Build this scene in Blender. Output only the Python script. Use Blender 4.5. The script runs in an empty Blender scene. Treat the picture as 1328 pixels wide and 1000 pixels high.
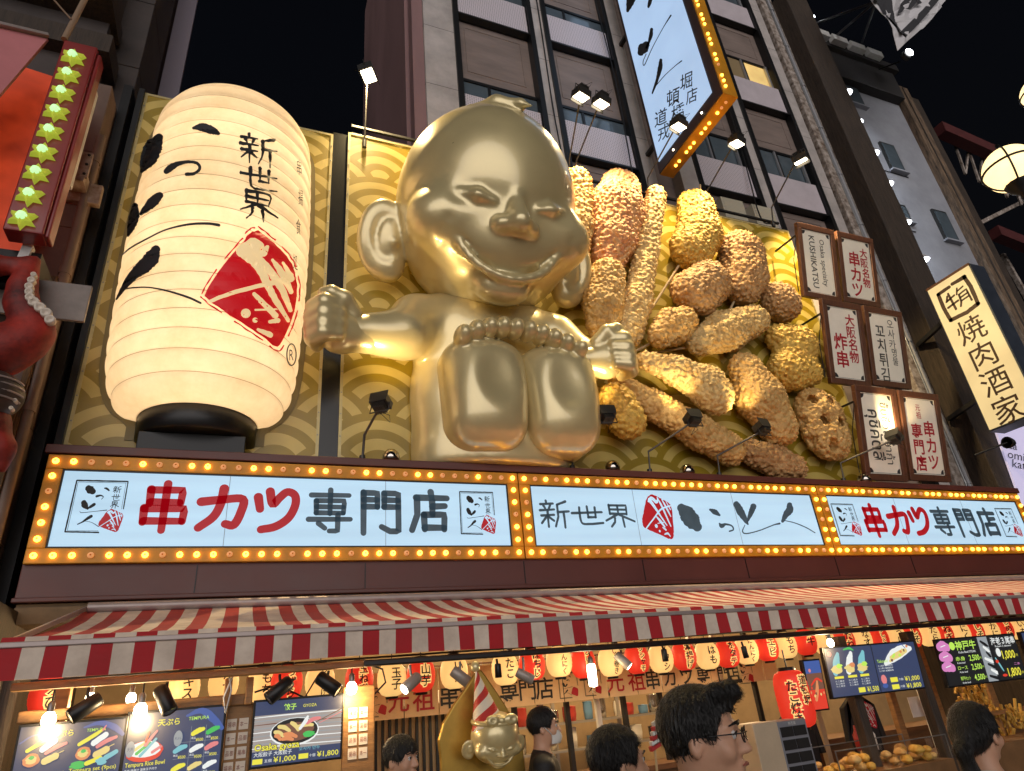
import bpy, math, random
import numpy as np
from mathutils import Vector, Matrix
random.seed(7); rng = np.random.default_rng(7)
S = bpy.context.scene
COL = S.collection
# ------------------------------------------------------------------ camera
CAM = np.array([0.0, -10.0, 1.65])
F = 837.0                                        # focal length in photo pixels (1328 wide)
ROT = np.array([[.9282, .0872, .3617], [-.3615, .4400, .8220], [-.0876, -.8938, .4398]])
_u, _s, _v = np.linalg.svd(ROT); ROT = _u @ _v   # rows: world x, y, z ; columns: camera right, down, forward
cam_d = bpy.data.cameras.new('camera'); cam = bpy.data.objects.new('camera', cam_d); COL.objects.link(cam)
cam_d.sensor_width = 36; cam_d.lens = F / 1328 * 36; cam_d.clip_end = 500; cam_d.clip_start = .05
M3 = Matrix([[ROT[i][0], -ROT[i][1], -ROT[i][2]] for i in range(3)])
cam.matrix_world = Matrix.Translation(Vector(CAM)) @ M3.to_4x4()
S.camera = cam
# ------------------------------------------------------------------ world, light, exposure (night)
W = bpy.data.worlds.new('World'); S.world = W; W.use_nodes = True
wn = W.node_tree.nodes; bg = wn['Background']
sky = wn.new('ShaderNodeTexSky'); sky.sky_type = 'NISHITA'; sky.sun_disc = False
sky.sun_elevation = math.radians(-4); sky.sun_rotation = math.radians(200)
W.node_tree.links.new(sky.outputs[0], bg.inputs[0]); bg.inputs[1].default_value = .2
sun_d = bpy.data.lights.new('street_glow', 'SUN'); sun_d.energy = 2.3; sun_d.angle = math.radians(70); sun_d.color = (.96, .90, .87)
sun = bpy.data.objects.new('street_glow', sun_d); COL.objects.link(sun)
sun.rotation_euler = Vector((.30, 1, -.02)).to_track_quat('-Z', 'Y').to_euler()
vs = S.view_settings; vs.view_transform = 'Standard'; vs.look = 'None'; vs.exposure = 0; vs.gamma = 1; vs.use_curve_mapping = False
S.cycles.use_denoising = True; S.cycles.max_bounces = 6; S.cycles.sample_clamp_indirect = 4
# ------------------------------------------------------------------ helpers
def _ray(px, py): return ROT @ np.array([(px - 664) / F, (py - 500) / F, 1.0])
def at(px, py, Y):
    d = _ray(px, py); return CAM + d * ((Y - CAM[1]) / d[1])
def atx(px, py, X0):
    d = _ray(px, py); return CAM + d * ((X0 - CAM[0]) / d[0])
def srgb(r, g, b):
    f = lambda c: (c / 255 / 12.92) if c / 255 <= .04045 else ((c / 255 + .055) / 1.055) ** 2.4
    return (f(r), f(g), f(b))
MATS = {}
def mat(name, col, rough=.6, metal=0., var=0., vscale=3., bump=0., bscale=20., coat=0., emit=None, estr=1., trans=0., alpha=1., stretch=None, sheen=0., dirt=None, spec=.5):
    if name in MATS: return MATS[name]
    m = bpy.data.materials.new(name); m.use_nodes = True; MATS[name] = m
    nt = m.node_tree; n = nt.nodes; L = nt.links; b = n['Principled BSDF']
    b.inputs['Base Color'].default_value = (*col, 1); b.inputs['Roughness'].default_value = rough
    b.inputs['Metallic'].default_value = metal; b.inputs['Coat Weight'].default_value = coat; b.inputs['Coat Roughness'].default_value = .08
    b.inputs['Transmission Weight'].default_value = trans; b.inputs['Alpha'].default_value = alpha
    b.inputs['Specular IOR Level'].default_value = spec
    if emit is not None:
        b.inputs['Emission Color'].default_value = (*emit, 1); b.inputs['Emission Strength'].default_value = estr
    tc = n.new('ShaderNodeTexCoord'); src = tc.outputs['Object']
    if stretch:
        mp = n.new('ShaderNodeMapping'); mp.inputs['Scale'].default_value = stretch; L.new(src, mp.inputs[0]); src = mp.outputs[0]
    if var > 0:
        nz = n.new('ShaderNodeTexNoise'); nz.inputs['Scale'].default_value = vscale; nz.inputs['Detail'].default_value = 6; nz.inputs['Roughness'].default_value = .65
        L.new(src, nz.inputs['Vector'])
        rp = n.new('ShaderNodeValToRGB'); e = rp.color_ramp.elements
        d = dirt or tuple(c * (1 - var) for c in col); u = tuple(min(1, c * (1 + var * .6)) for c in col)
        e[0].position = .32; e[0].color = (*d, 1); e[1].position = .68; e[1].color = (*u, 1)
        L.new(nz.outputs['Fac'], rp.inputs[0]); L.new(rp.outputs[0], b.inputs['Base Color'])
        mr = n.new('ShaderNodeMapRange'); mr.inputs['To Min'].default_value = max(0, rough - .12); mr.inputs['To Max'].default_value = min(1, rough + .12)
        L.new(nz.outputs['Fac'], mr.inputs[0]); L.new(mr.outputs[0], b.inputs['Roughness'])
    if bump > 0:
        n2 = n.new('ShaderNodeTexNoise'); n2.inputs['Scale'].default_value = bscale; n2.inputs['Detail'].default_value = 5
        L.new(src, n2.inputs['Vector']); bp = n.new('ShaderNodeBump'); bp.inputs['Strength'].default_value = bump; bp.inputs['Distance'].default_value = .02
        L.new(n2.outputs['Fac'], bp.inputs['Height']); L.new(bp.outputs[0], b.inputs['Normal'])
    return m
def emat(name, col, s=1., sample=True, var=0., vscale=2., base=None, stretch=None):
    if name in MATS: return MATS[name]
    m = bpy.data.materials.new(name); m.use_nodes = True; MATS[name] = m
    n = m.node_tree.nodes; L = m.node_tree.links; b = n['Principled BSDF']
    bc = base or tuple(min(.8, c) for c in col)
    b.inputs['Base Color'].default_value = (*bc, 1); b.inputs['Roughness'].default_value = .5
    b.inputs['Emission Color'].default_value = (*col, 1); b.inputs['Emission Strength'].default_value = s
    if var:
        tc = n.new('ShaderNodeTexCoord'); nz = n.new('ShaderNodeTexNoise'); nz.inputs['Scale'].default_value = vscale; nz.inputs['Detail'].default_value = 3
        
        if stretch:
            mp = n.new('ShaderNodeMapping'); mp.inputs['Scale'].default_value = stretch; L.new(tc.outputs['Object'], mp.inputs[0]); L.new(mp.outputs[0], nz.inputs['Vector'])
        else: L.new(tc.outputs['Object'], nz.inputs['Vector'])
        mr = n.new('ShaderNodeMapRange')
        mr.inputs['From Min'].default_value = .25; mr.inputs['From Max'].default_value = .75; mr.inputs['To Min'].default_value = s * (1 - var); mr.inputs['To Max'].default_value = s * (1 + var)
        L.new(nz.outputs['Fac'], mr.inputs[0]); L.new(mr.outputs[0], b.inputs['Emission Strength'])
    if not sample: m.cycles.emission_sampling = 'NONE'
    return m

def worg(o):
    p = Vector((0, 0, 0))
    while o is not None: p = p + o.location; o = o.parent
    return p
def tag(o, label=None, cat=None, group=None, kind=None):
    for k, v in (('label', label), ('category', cat), ('group', group), ('kind', kind)):
        if v: o[k] = v
    return o
def thing(name, loc, label, cat, group=None):
    o = bpy.data.objects.new(name, None); COL.objects.link(o); o.location = Vector([float(v) for v in loc]); o.empty_display_size = .2
    return tag(o, label, cat, group)
class MB:
    def __init__(s): s.v = []; s.f = []; s.m = []; s.sm = []
    def add(s, verts, faces, mi=0, smooth=False):
        k = len(s.v); s.v.extend([tuple(map(float, p)) for p in verts])
        s.f.extend([tuple(i + k for i in f) for f in faces]); s.m.extend([mi] * len(faces)); s.sm.extend([smooth] * len(faces)); return s
    def frame_box(s, c, ax, ay, az, mi=0):
        c = np.array(c, float); ax, ay, az = [np.array(a, float) for a in (ax, ay, az)]
        vs = [c + i * ax + j * ay + k * az for i in (-1, 1) for j in (-1, 1) for k in (-1, 1)]
        fs = [(0, 1, 3, 2), (4, 6, 7, 5), (0, 4, 5, 1), (2, 3, 7, 6), (0, 2, 6, 4), (1, 5, 7, 3)]
        if np.dot(np.cross(ax, ay), az) < 0: fs = [f[::-1] for f in fs]
        return s.add(vs, fs, mi)
    def box(s, x0, x1, y0, y1, z0, z1, mi=0):
        x0, x1 = sorted((x0, x1)); y0, y1 = sorted((y0, y1)); z0, z1 = sorted((z0, z1))
        return s.frame_box(((x0 + x1) / 2, (y0 + y1) / 2, (z0 + z1) / 2), ((x1 - x0) / 2, 0, 0), (0, (y1 - y0) / 2, 0), (0, 0, (z1 - z0) / 2), mi)
    def bar(s, p, q, w, h=None, mi=0, up=(0, 0, 1)):
        p, q = np.array(p, float), np.array(q, float); d = q - p; l = np.linalg.norm(d); d /= l; h = h or w
        up = np.array(up, float)
        if abs(d @ up) > .98: up = np.array([0, 1., 0])
        a = np.cross(d, up); a /= np.linalg.norm(a); b = np.cross(a, d)
        return s.frame_box((p + q) / 2, a * w / 2, d * l / 2, b * h / 2, mi)
    def tube(s, pts, r, n=8, mi=0, caps=True):
        pts = [np.array(p, float) for p in pts]; rs = r if hasattr(r, '__len__') else [r] * len(pts)
        t0 = pts[1] - pts[0]; up = np.array([0, 0, 1.]) if abs(t0[2]) < .9 * np.linalg.norm(t0) else np.array([0, 1., 0])
        vs = []; fs = []
        for i, p in enumerate(pts):
            t = pts[min(i + 1, len(pts) - 1)] - pts[max(i - 1, 0)]; t = t / (np.linalg.norm(t) + 1e-9)
            a = np.cross(t, up); a /= np.linalg.norm(a) + 1e-9; b = np.cross(a, t); up = b
            for k in range(n):
                g = 2 * math.pi * k / n; vs.append(p + rs[i] * (math.cos(g) * a + math.sin(g) * b))
        for i in range(len(pts) - 1):
            for k in range(n): fs.append((i * n + k, i * n + (k + 1) % n, (i + 1) * n + (k + 1) % n, (i + 1) * n + k))
        s.add(vs, fs, mi, True)
        if caps:
            s.add(vs[:n], [tuple(range(n))[::-1]], mi); s.add(vs[-n:], [tuple(range(n))], mi)
        return s
    def lathe(s, prof, c, n=24, mi=0, axis='z', caps=False, arc=None):
        c = np.array(c, float); vs = []; fs = []
        A = {'z': ((1, 0, 0), (0, 1, 0), (0, 0, 1)), 'y': ((1, 0, 0), (0, 0, 1), (0, -1, 0)), 'x': ((0, 1, 0), (0, 0, 1), (1, 0, 0))}[axis] if isinstance(axis, str) else axis
        a, b, d = [np.array(q, float) for q in A]
        if arc:
            for r, h in prof:
                for k in range(n + 1):
                    g = arc[0] + (arc[1] - arc[0]) * k / n; vs.append(c + r * (math.cos(g) * a + math.sin(g) * b) + h * d)
            fs = [(i * (n + 1) + k, i * (n + 1) + k + 1, (i + 1) * (n + 1) + k + 1, (i + 1) * (n + 1) + k) for i in range(len(prof) - 1) for k in range(n)]
            return s.add(vs, fs, mi, True)
        for r, h in prof:
            for k in range(n):
                g = 2 * math.pi * k / n; vs.append(c + r * (math.cos(g) * a + math.sin(g) * b) + h * d)
        for i in range(len(prof) - 1):
            for k in range(n): fs.append((i * n + k, i * n + (k + 1) % n, (i + 1) * n + (k + 1) % n, (i + 1) * n + k))
        s.add(vs, fs, mi, True)
        if caps: s.add(vs[:n], [tuple(range(n))[::-1]], mi); s.add(vs[-n:], [tuple(range(n))], mi)
        return s
    def quad(s, a, b, c, d, mi=0): return s.add([a, b, c, d], [(0, 1, 2, 3)], mi)
    def slab(s, pts, nrm, t, mi=0):
        """a convex or simple polygon pts given thickness t along -nrm"""
        nrm = np.array(nrm, float); n = len(pts); vs = [np.array(p, float) for p in pts] + [np.array(p, float) - nrm * t for p in pts]
        return s.add(vs, [tuple(range(n)), tuple(range(2 * n - 1, n - 1, -1))] + [(i, i + n, (i + 1) % n + n, (i + 1) % n) for i in range(n)], mi)
    def build(s, name, mats, parent=None, bevel=0., loc=None, smooth_angle=None):
        if not isinstance(mats, (list, tuple)): mats = [mats]
        V = np.array(s.v, float).reshape(-1, 3)
        if parent is not None: org = np.array(worg(parent)); lo = (0, 0, 0)
        else:
            org = np.array(loc, float) if loc is not None else np.array([(V[:, 0].min() + V[:, 0].max()) / 2, (V[:, 1].min() + V[:, 1].max()) / 2, V[:, 2].min()]); lo = tuple(org)
        me = bpy.data.meshes.new(name); me.from_pydata((V - org).tolist(), [], s.f)
        for m in mats: me.materials.append(m)
        me.polygons.foreach_set('material_index', s.m); me.polygons.foreach_set('use_smooth', s.sm); me.update()
        o = bpy.data.objects.new(name, me); COL.objects.link(o); o.location = lo
        if parent is not None: o.parent = parent
        if bevel:
            bm = o.modifiers.new('bevel', 'BEVEL'); bm.width = bevel; bm.segments = 2; bm.limit_method = 'ANGLE'; bm.angle_limit = .7
        return o
def copy_tree(o, parent=None, loc=None, rot=None, label=None):
    c = o.copy(); COL.objects.link(c)
    if parent is not None: c.parent = parent
    if loc is not None: c.location = Vector([float(v) for v in loc])
    if rot is not None: c.rotation_euler = rot
    if label: c['label'] = label
    for ch in [x for x in KIDS(o)]: copy_tree(ch, c)
    return c
def KIDS(o): return [x for x in COL.objects if x.parent == o]
# ---- brush strokes: centre line with widths -> ribbons in 2D, mapped into space by fn(u, v)
def catmull(P, n):
    P = np.array(P, float); Q = np.vstack([2 * P[0] - P[1], P, 2 * P[-1] - P[-2]]); out = []
    for i in range(1, len(Q) - 2):
        for t in np.linspace(0, 1, n, endpoint=False):
            a, b, c, d = Q[i - 1], Q[i], Q[i + 1], Q[i + 2]
            out.append(.5 * (2 * b + (c - a) * t + (2 * a - 5 * b + 4 * c - d) * t * t + (3 * b - a - 3 * c + d) * t ** 3))
    out.append(Q[-2]); return np.array(out)
def ribbon(mb, P, fn, mi=0, n=6, across=1, rag=0., curve=True, cap=True, flip=False):
    """P rows (u, v, width)"""
    P = np.array(P, float)
    if len(P) == 1: P = np.vstack([P[0], P[0] + [P[0][2] * .05, 0, 0]])
    C = catmull(P, n) if curve else np.vstack([np.linspace(P[i], P[i + 1], n, endpoint=False) for i in range(len(P) - 1)] + [P[-1:]])
    T = np.gradient(C[:, :2], axis=0); T /= np.linalg.norm(T, axis=1)[:, None] + 1e-9
    w = np.maximum(C[:, 2], 1e-4)
    rows = []
    if cap:
        for g in (.999, .9, .7, .4):
            rows.append((C[0, :2] - T[0] * w[0] / 2 * g, T[0], w[0] * math.sqrt(1 - g * g)))
    rows += [(C[i, :2], T[i], w[i]) for i in range(len(C))]
    if cap:
        for g in (.4, .7, .9, .999):
            rows.append((C[-1, :2] + T[-1] * w[-1] / 2 * g, T[-1], w[-1] * math.sqrt(1 - g * g)))
    vs = []; fs = []; k = across + 1
    for c, t, ww in rows:
        nrm = np.array([-t[1], t[0]])
        ja, jb = (1 + rag * random.uniform(-1, .6), 1 + rag * random.uniform(-1, .6)) if rag else (1, 1)
        for j in range(k):
            q = -1 + 2 * j / across; q *= (ja if q < 0 else jb); p = c + nrm * ww / 2 * q; vs.append(fn(p[0], p[1]))
    for i in range(len(rows) - 1):
        for j in range(across):
            a = i * k + j; f = (a, a + 1, a + k + 1, a + k); fs.append(f[::-1] if flip else f)
    mb.add(vs, fs, mi)
def poly(mb, pts, fn, mi=0, step=None):
    """filled simple polygon in 2D (triangulated, optionally cut to a grid so it can wrap a curved surface)"""
    import bmesh
    bm = bmesh.new(); vs = [bm.verts.new((p[0], p[1], 0)) for p in pts]; bm.faces.new(vs)
    bmesh.ops.triangulate(bm, faces=bm.faces[:])
    if step: grid_cut(bm, step)
    bm.verts.index_update()
    mb.add([fn(v.co.x, v.co.y) for v in bm.verts], [tuple(v.index for v in f.verts) for f in bm.faces], mi); bm.free()
def grid_cut(bm, step):
    import bmesh
    xs = [v.co.x for v in bm.verts]; ys = [v.co.y for v in bm.verts]
    for ax, (lo, hi) in enumerate(((min(xs), max(xs)), (min(ys), max(ys)))):
        k = lo + step
        while k < hi:
            no = (1, 0, 0) if ax == 0 else (0, 1, 0); co = (k, 0, 0) if ax == 0 else (0, k, 0)
            bmesh.ops.bisect_plane(bm, geom=bm.verts[:] + bm.edges[:] + bm.faces[:], plane_co=co, plane_no=no); k += step
# ---- letters from the built-in font
_TC = {}
def glyphs(txt, bold=0., shear=0.):
    k = (txt, bold, shear)
    if k in _TC: return _TC[k]
    cu = bpy.data.curves.new('t', 'FONT'); cu.body = txt; cu.size = 1; cu.resolution_u = 2; cu.offset = bold; cu.shear = shear; cu.fill_mode = 'FRONT'
    o = bpy.data.objects.new('t', cu); COL.objects.link(o); dg = bpy.context.evaluated_depsgraph_get(); dg.update()
    me = o.evaluated_get(dg).to_mesh(); v = np.array([p.co[:2] for p in me.vertices]).reshape(-1, 2); f = [tuple(p.vertices) for p in me.polygons]
    o.evaluated_get(dg).to_mesh_clear(); bpy.data.objects.remove(o); bpy.data.curves.remove(cu)
    _TC[k] = (v, f); return v, f
def text(mb, txt, fn, x, y, h, mi=0, bold=0., align='c', vertical=False, gap=1.08, w=None, step=None, shear=0.):
    """x, y: centre (align c) or left edge (l) of the line, h: letter height; vertical: y is the top of the column"""
    if vertical:
        for i, ch in enumerate(txt):
            if ch != ' ': text(mb, ch, fn, x, y - h * gap * i - h / 2, h, mi, bold, 'c', w=w, step=step)
        return
    v, f = glyphs(txt, bold, shear)
    if not len(v): return
    v = v.copy(); single = len(txt) == 1
    lo, hi = v.min(0), v.max(0)
    sc = h / (.92 if ord(txt[0]) > 0x2fff else .73)
    v -= np.array([(lo[0] + hi[0]) / 2 if align == 'c' else lo[0], (lo[1] + hi[1]) / 2 if (single and ord(txt[0]) > 0x2fff) else (.38 if ord(txt[0]) > 0x2fff else .36)])
    s2 = np.array([sc, sc])
    if w: s2[0] = w / max(hi[0] - lo[0], 1e-3)
    v = v * s2 + [x, y]
    if step:
        import bmesh
        bm = bmesh.new(); bv = [bm.verts.new((p[0], p[1], 0)) for p in v]
        for q in f:
            try: bm.faces.new([bv[i] for i in q])
            except ValueError: pass
        grid_cut(bm, step); bm.verts.index_update()
        mb.add([fn(p.co.x, p.co.y) for p in bm.verts], [tuple(p.index for p in q.verts) for q in bm.faces], mi); bm.free(); return
    mb.add([fn(*p) for p in v], f, mi)
STROKES = {
 '串': [[(.17, .87), (.18, .56)], [(.17, .85), (.84, .86), (.82, .58)], [(.19, .6), (.8, .6)], [(.09, .48), (.1, .18)], [(.09, .46), (.92, .47), (.9, .2)], [(.11, .21), (.88, .21)], [(.5, .99), (.5, .02)]],
 'カ': [[(.06, .64), (.5, .7), (.92, .72), (.9, .4), (.78, .12), (.6, .14)], [(.5, .96), (.46, .6), (.34, .3), (.06, .05)]],
 'ツ': [[(.06, .78), (.12, .5)], [(.32, .92), (.4, .62), (.55, .78), (.72, .92), (.9, .84), (.92, .6), (.78, .3), (.5, .1), (.18, .03)]],
 '専': [[(.08, .87), (.92, .88)], [(.5, 1.), (.5, .44)], [(.19, .74), (.2, .45)], [(.19, .74), (.82, .75), (.8, .46)], [(.2, .6), (.8, .6)], [(.2, .46), (.8, .46)], [(.04, .31), (.96, .32)], [(.68, .42), (.68, .05), (.5, .05)], [(.26, .22), (.4, .11)]],
 '門': [[(.09, .95), (.1, .02)], [(.09, .94), (.42, .94), (.42, .61)], [(.1, .78), (.42, .78)], [(.1, .62), (.42, .62)], [(.58, .94), (.58, .61)], [(.58, .94), (.92, .94), (.92, .06), (.72, .06), (.52, .16)], [(.58, .78), (.92, .78)], [(.58, .62), (.92, .62)]],
 '店': [[(.52, 1.), (.54, .88)], [(.14, .85), (.94, .85)], [(.16, .85), (.16, .42), (.02, .04)], [(.55, .78), (.55, .42)], [(.55, .63), (.88, .65)], [(.33, .42), (.34, .06)], [(.33, .42), (.86, .43), (.84, .06)], [(.34, .1), (.84, .1)]],
 '新': [[(.25, .98), (.26, .88)], [(.05, .85), (.48, .88)], [(.15, .8), (.2, .7)], [(.38, .82), (.33, .7)], [(.02, .62), (.5, .66)], [(.05, .43), (.48, .46)], [(.27, .62), (.26, .02)], [(.24, .42), (.04, .15)], [(.3, .38), (.46, .24)], [(.92, .97), (.62, .84)], [(.62, .84), (.62, .4), (.5, .04)], [(.62, .56), (1., .6)], [(.82, .56), (.82, .0)]],
 '世': [[(.0, .6), (1., .68)], [(.26, .9), (.28, .14), (.55, .06), (1.0, .12)], [(.52, .96), (.53, .4)], [(.78, .92), (.77, .4)], [(.52, .4), (.78, .41)]],
 '界': [[(.2, .96), (.2, .55)], [(.2, .94), (.82, .95), (.8, .55)], [(.2, .76), (.8, .76)], [(.2, .57), (.8, .57)], [(.5, .94), (.5, .57)], [(.48, .55), (.04, .26)], [(.52, .53), (1.05, .24)], [(.36, .38), (.34, .2), (.2, .0)], [(.64, .38), (.66, .0)]],
}
def stroke_char(mb, ch, fn, x, y, w, h, lw, mi=0, rag=0., across=1, n=5):
    for st in STROKES[ch]:
        k = len(st); P = [(x + (a - .5) * w, y + (b - .5) * h, lw * (1.05 if i == 0 else .92 if i == k - 1 else .98)) for i, (a, b) in enumerate(st)]
        curvy = ch in 'カツ' or (ch == '世' and k == 4)
        ribbon(mb, P, fn, mi, n=n, rag=rag, curve=curvy, across=across)
# the shop mark: ink dot, ticks, swooshes; and the red stamp with pale strokes. Unit box, x right, y up
def logo_ink(mb, fn, mi=0, across=2, n=6):
    R = lambda P: ribbon(mb, P, fn, mi, n=n, across=across, rag=.10)
    R([(.27, .83, .12), (.31, .80, .15), (.36, .77, .11)]); R([(.56, .84, .02), (.60, .835, .04), (.65, .80, .03)])
    R([(.45, .685, .05), (.52, .70, .03), (.57, .675, .015), (.545, .63, .012)])
    R([(.24, .56, .10), (.27, .51, .11), (.33, .45, .04)]); R([(.34, .46, .03), (.38, .49, .06), (.43, .53, .06)])
    R([(.20, .40, .008), (.24, .375, .012), (.45, .40, .010), (.68, .43, .016)])
    R([(.42, .31, .06), (.36, .27, .055), (.29, .21, .03), (.21, .165, .02)]); R([(.31, .225, .008), (.45, .2, .009), (.60, .12, .016)])
def logo_frame(mb, fn, mi=0):
    for a, b, w in (((.02, .02), (.03, .98), .028), ((.03, .975), (.98, .98), .028), ((.975, .98), (.98, .45), .022), ((.02, .03), (.62, .02), .026),
                    ((.055, .05), (.06, .94), .008), ((.06, .945), (.945, .95), .008), ((.94, .95), (.945, .45), .006), ((.06, .05), (.6, .05), .006)):
        ribbon(mb, [(*a, w), ((a[0] + b[0]) / 2, (a[1] + b[1]) / 2, w * 1.1), (*b, w)], fn, mi, n=8, rag=.16, cap=False)
def stamp(mb, fn, mi=0, step=None):
    P = [(.42, 1.), (.55, .97), (.72, .9), (.97, .78), (1., .6), (.93, .2), (.88, .05), (.75, .0), (.5, .08), (.2, .18), (.02, .26), (.0, .4), (.1, .6), (.25, .88)]
    Q = catmull([(a, b, 0) for a, b in P + P[:1]], 5)[:-1, :2]
    Q = Q + rng.uniform(-.008, .008, Q.shape); poly(mb, [tuple(q) for q in Q][::-1], fn, mi, step)
def stamp_marks(mb, fn, mi=0, across=1):
    R = lambda P, rag=.12: ribbon(mb, P, fn, mi, n=6, rag=rag, across=across)
    R([(.04, .2, .03), (.4, .47, .035), (.66, .66, .04), (.98, .74, .03)])
    R([(.3, .83, .05), (.42, .9, .09), (.55, .82, .08), (.62, .9, .03)]); R([(.34, .86, .1), (.45, .72, .08), (.6, .5, .05), (.74, .3, .03)])
    R([(.6, .92, .03), (.7, .72, .06), (.78, .5, .05), (.86, .28, .03)]); R([(.74, .88, .03), (.84, .68, .06), (.92, .5, .03)]); R([(.86, .84, .02), (.95, .66, .04)])
    R([(.45, .5, .03), (.55, .4, .07), (.66, .27, .05)]); R([(.46, .34, .015), (.66, .36, .02)]); R([(.6, .25, .03), (.68, .2, .05)]); R([(.62, .1, .03), (.72, .12, .05), (.78, .06, .03)])
    R([(.4, .28, .085)], 0); R([(.48, .17, .055)], 0)
# ---- smooth surfaces from distance fields (surface nets)
def sdf_mesh(fun, lo, hi, res):
    n = [max(4, int(math.ceil((hi[i] - lo[i]) / res)) + 1) for i in range(3)]
    ax = [lo[i] + res * np.arange(n[i]) for i in range(3)]
    X, Y, Z = np.meshgrid(*ax, indexing='ij', sparse=False)
    D = fun(X.astype(np.float32), Y.astype(np.float32), Z.astype(np.float32)); ins = D < 0
    c = [ins[i:n[0] - 1 + i, j:n[1] - 1 + j, k:n[2] - 1 + k] for i in (0, 1) for j in (0, 1) for k in (0, 1)]
    cnt = sum(q.astype(np.int8) for q in c); act = (cnt > 0) & (cnt < 8)
    idx = -np.ones(act.shape, np.int64); ii = np.argwhere(act); idx[act] = np.arange(len(ii))
    acc = np.zeros((len(ii), 3)); num = np.zeros(len(ii)); cor = [(i, j, k) for i in (0, 1) for j in (0, 1) for k in (0, 1)]
    dv = [D[ii[:, 0] + a, ii[:, 1] + b, ii[:, 2] + d] for a, b, d in cor]
    for p in range(8):
        for q in range(p + 1, 8):
            if sum(abs(cor[p][t] - cor[q][t]) for t in range(3)) == 1:
                m = (dv[p] < 0) != (dv[q] < 0); t = np.where(m, dv[p] / np.where(m, dv[p] - dv[q], 1), 0)
                e = np.array(cor[p]) + t[:, None] * (np.array(cor[q]) - np.array(cor[p])); acc += np.where(m[:, None], e, 0); num += m
    V = (ii + acc / np.maximum(num, 1)[:, None]) * res + np.array(lo); fs = []
    for a in range(3):
        s0 = [slice(1, n[t] - 1) for t in range(3)]; s1 = list(s0); s0[a] = slice(0, n[a] - 1); s1[a] = slice(1, n[a])
        A, B = ins[tuple(s0)], ins[tuple(s1)]; ch = np.argwhere(A != B)
        if not len(ch): continue
        o = ch + np.array([0 if t == a else 1 for t in range(3)]); b, d = [(1, 2), (2, 0), (0, 1)][a]
        def cell(db, dd):
            q = o.copy(); q[:, b] -= db; q[:, d] -= dd; return idx[q[:, 0], q[:, 1], q[:, 2]]
        Q = np.stack([cell(1, 1), cell(0, 1), cell(0, 0), cell(1, 0)], 1); fl = ~A[tuple(ch.T)]; Q[fl] = Q[fl][:, ::-1]
        fs.append(Q[(Q >= 0).all(1)])
    return V, np.vstack(fs)
def smin(a, b, k):
    h = np.clip(.5 + .5 * (b - a) / k, 0, 1); return b * (1 - h) + a * h - k * h * (1 - h)
def smax(a, b, k): return -smin(-a, -b, k)
def ell(X, Y, Z, c, r):
    x, y, z = (X - c[0]), (Y - c[1]), (Z - c[2])
    k0 = np.sqrt((x / r[0]) ** 2 + (y / r[1]) ** 2 + (z / r[2]) ** 2); k1 = np.sqrt((x / r[0] ** 2) ** 2 + (y / r[1] ** 2) ** 2 + (z / r[2] ** 2) ** 2)
    return k0 * (k0 - 1) / np.maximum(k1, 1e-6)
def cap(X, Y, Z, a, b, ra, rb=None):
    rb = ra if rb is None else rb; a = np.array(a, float); b = np.array(b, float); d = b - a; L2 = d @ d + 1e-9
    t = np.clip(((X - a[0]) * d[0] + (Y - a[1]) * d[1] + (Z - a[2]) * d[2]) / L2, 0, 1)
    return np.sqrt((X - a[0] - t * d[0]) ** 2 + (Y - a[1] - t * d[1]) ** 2 + (Z - a[2] - t * d[2]) ** 2) - (ra + (rb - ra) * t)
def chain(X, Y, Z, pts, k=.0):
    D = None
    for p, q in zip(pts[:-1], pts[1:]):
        e = cap(X, Y, Z, p[:3], q[:3], p[3], q[3]); D = e if D is None else (smin(D, e, k) if k else np.minimum(D, e))
    return D
def sobj(name, fun, lo, hi, res, m, parent=None, loc=None, smooth=0):
    V, Q = sdf_mesh(fun, lo, hi, res); mb = MB(); mb.v = V.tolist(); mb.f = [tuple(int(i) for i in q) for q in Q]; mb.m = [0] * len(mb.f); mb.sm = [True] * len(mb.f)
    o = mb.build(name, m, parent, loc=loc)
    if smooth:
        s = o.modifiers.new('s', 'SMOOTH'); s.factor = .5; s.iterations = smooth
    return o
def spot(name, loc, aim, energy, size=70, col=(1, .78, .45), blend=.6, rad=.08, parent=None):
    d = bpy.data.lights.new(name, 'SPOT'); d.energy = energy; d.spot_size = math.radians(size); d.spot_blend = blend; d.color = col; d.shadow_soft_size = rad
    o = bpy.data.objects.new(name, d); COL.objects.link(o); v = Vector([float(a) for a in aim]) - Vector([float(a) for a in loc]); o.rotation_euler = v.to_track_quat('-Z', 'Y').to_euler()
    p = Vector([float(a) for a in loc])
    if parent is not None: o.parent = parent; p = p - worg(parent)
    o.location = p; return o
def point(name, loc, energy, col=(1, .75, .42), rad=.1, parent=None):
    d = bpy.data.lights.new(name, 'POINT'); d.energy = energy; d.color = col; d.shadow_soft_size = rad
    o = bpy.data.objects.new(name, d); COL.objects.link(o); p = Vector([float(a) for a in loc])
    if parent is not None: o.parent = parent; p = p - worg(parent)
    o.location = p; return o
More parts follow.
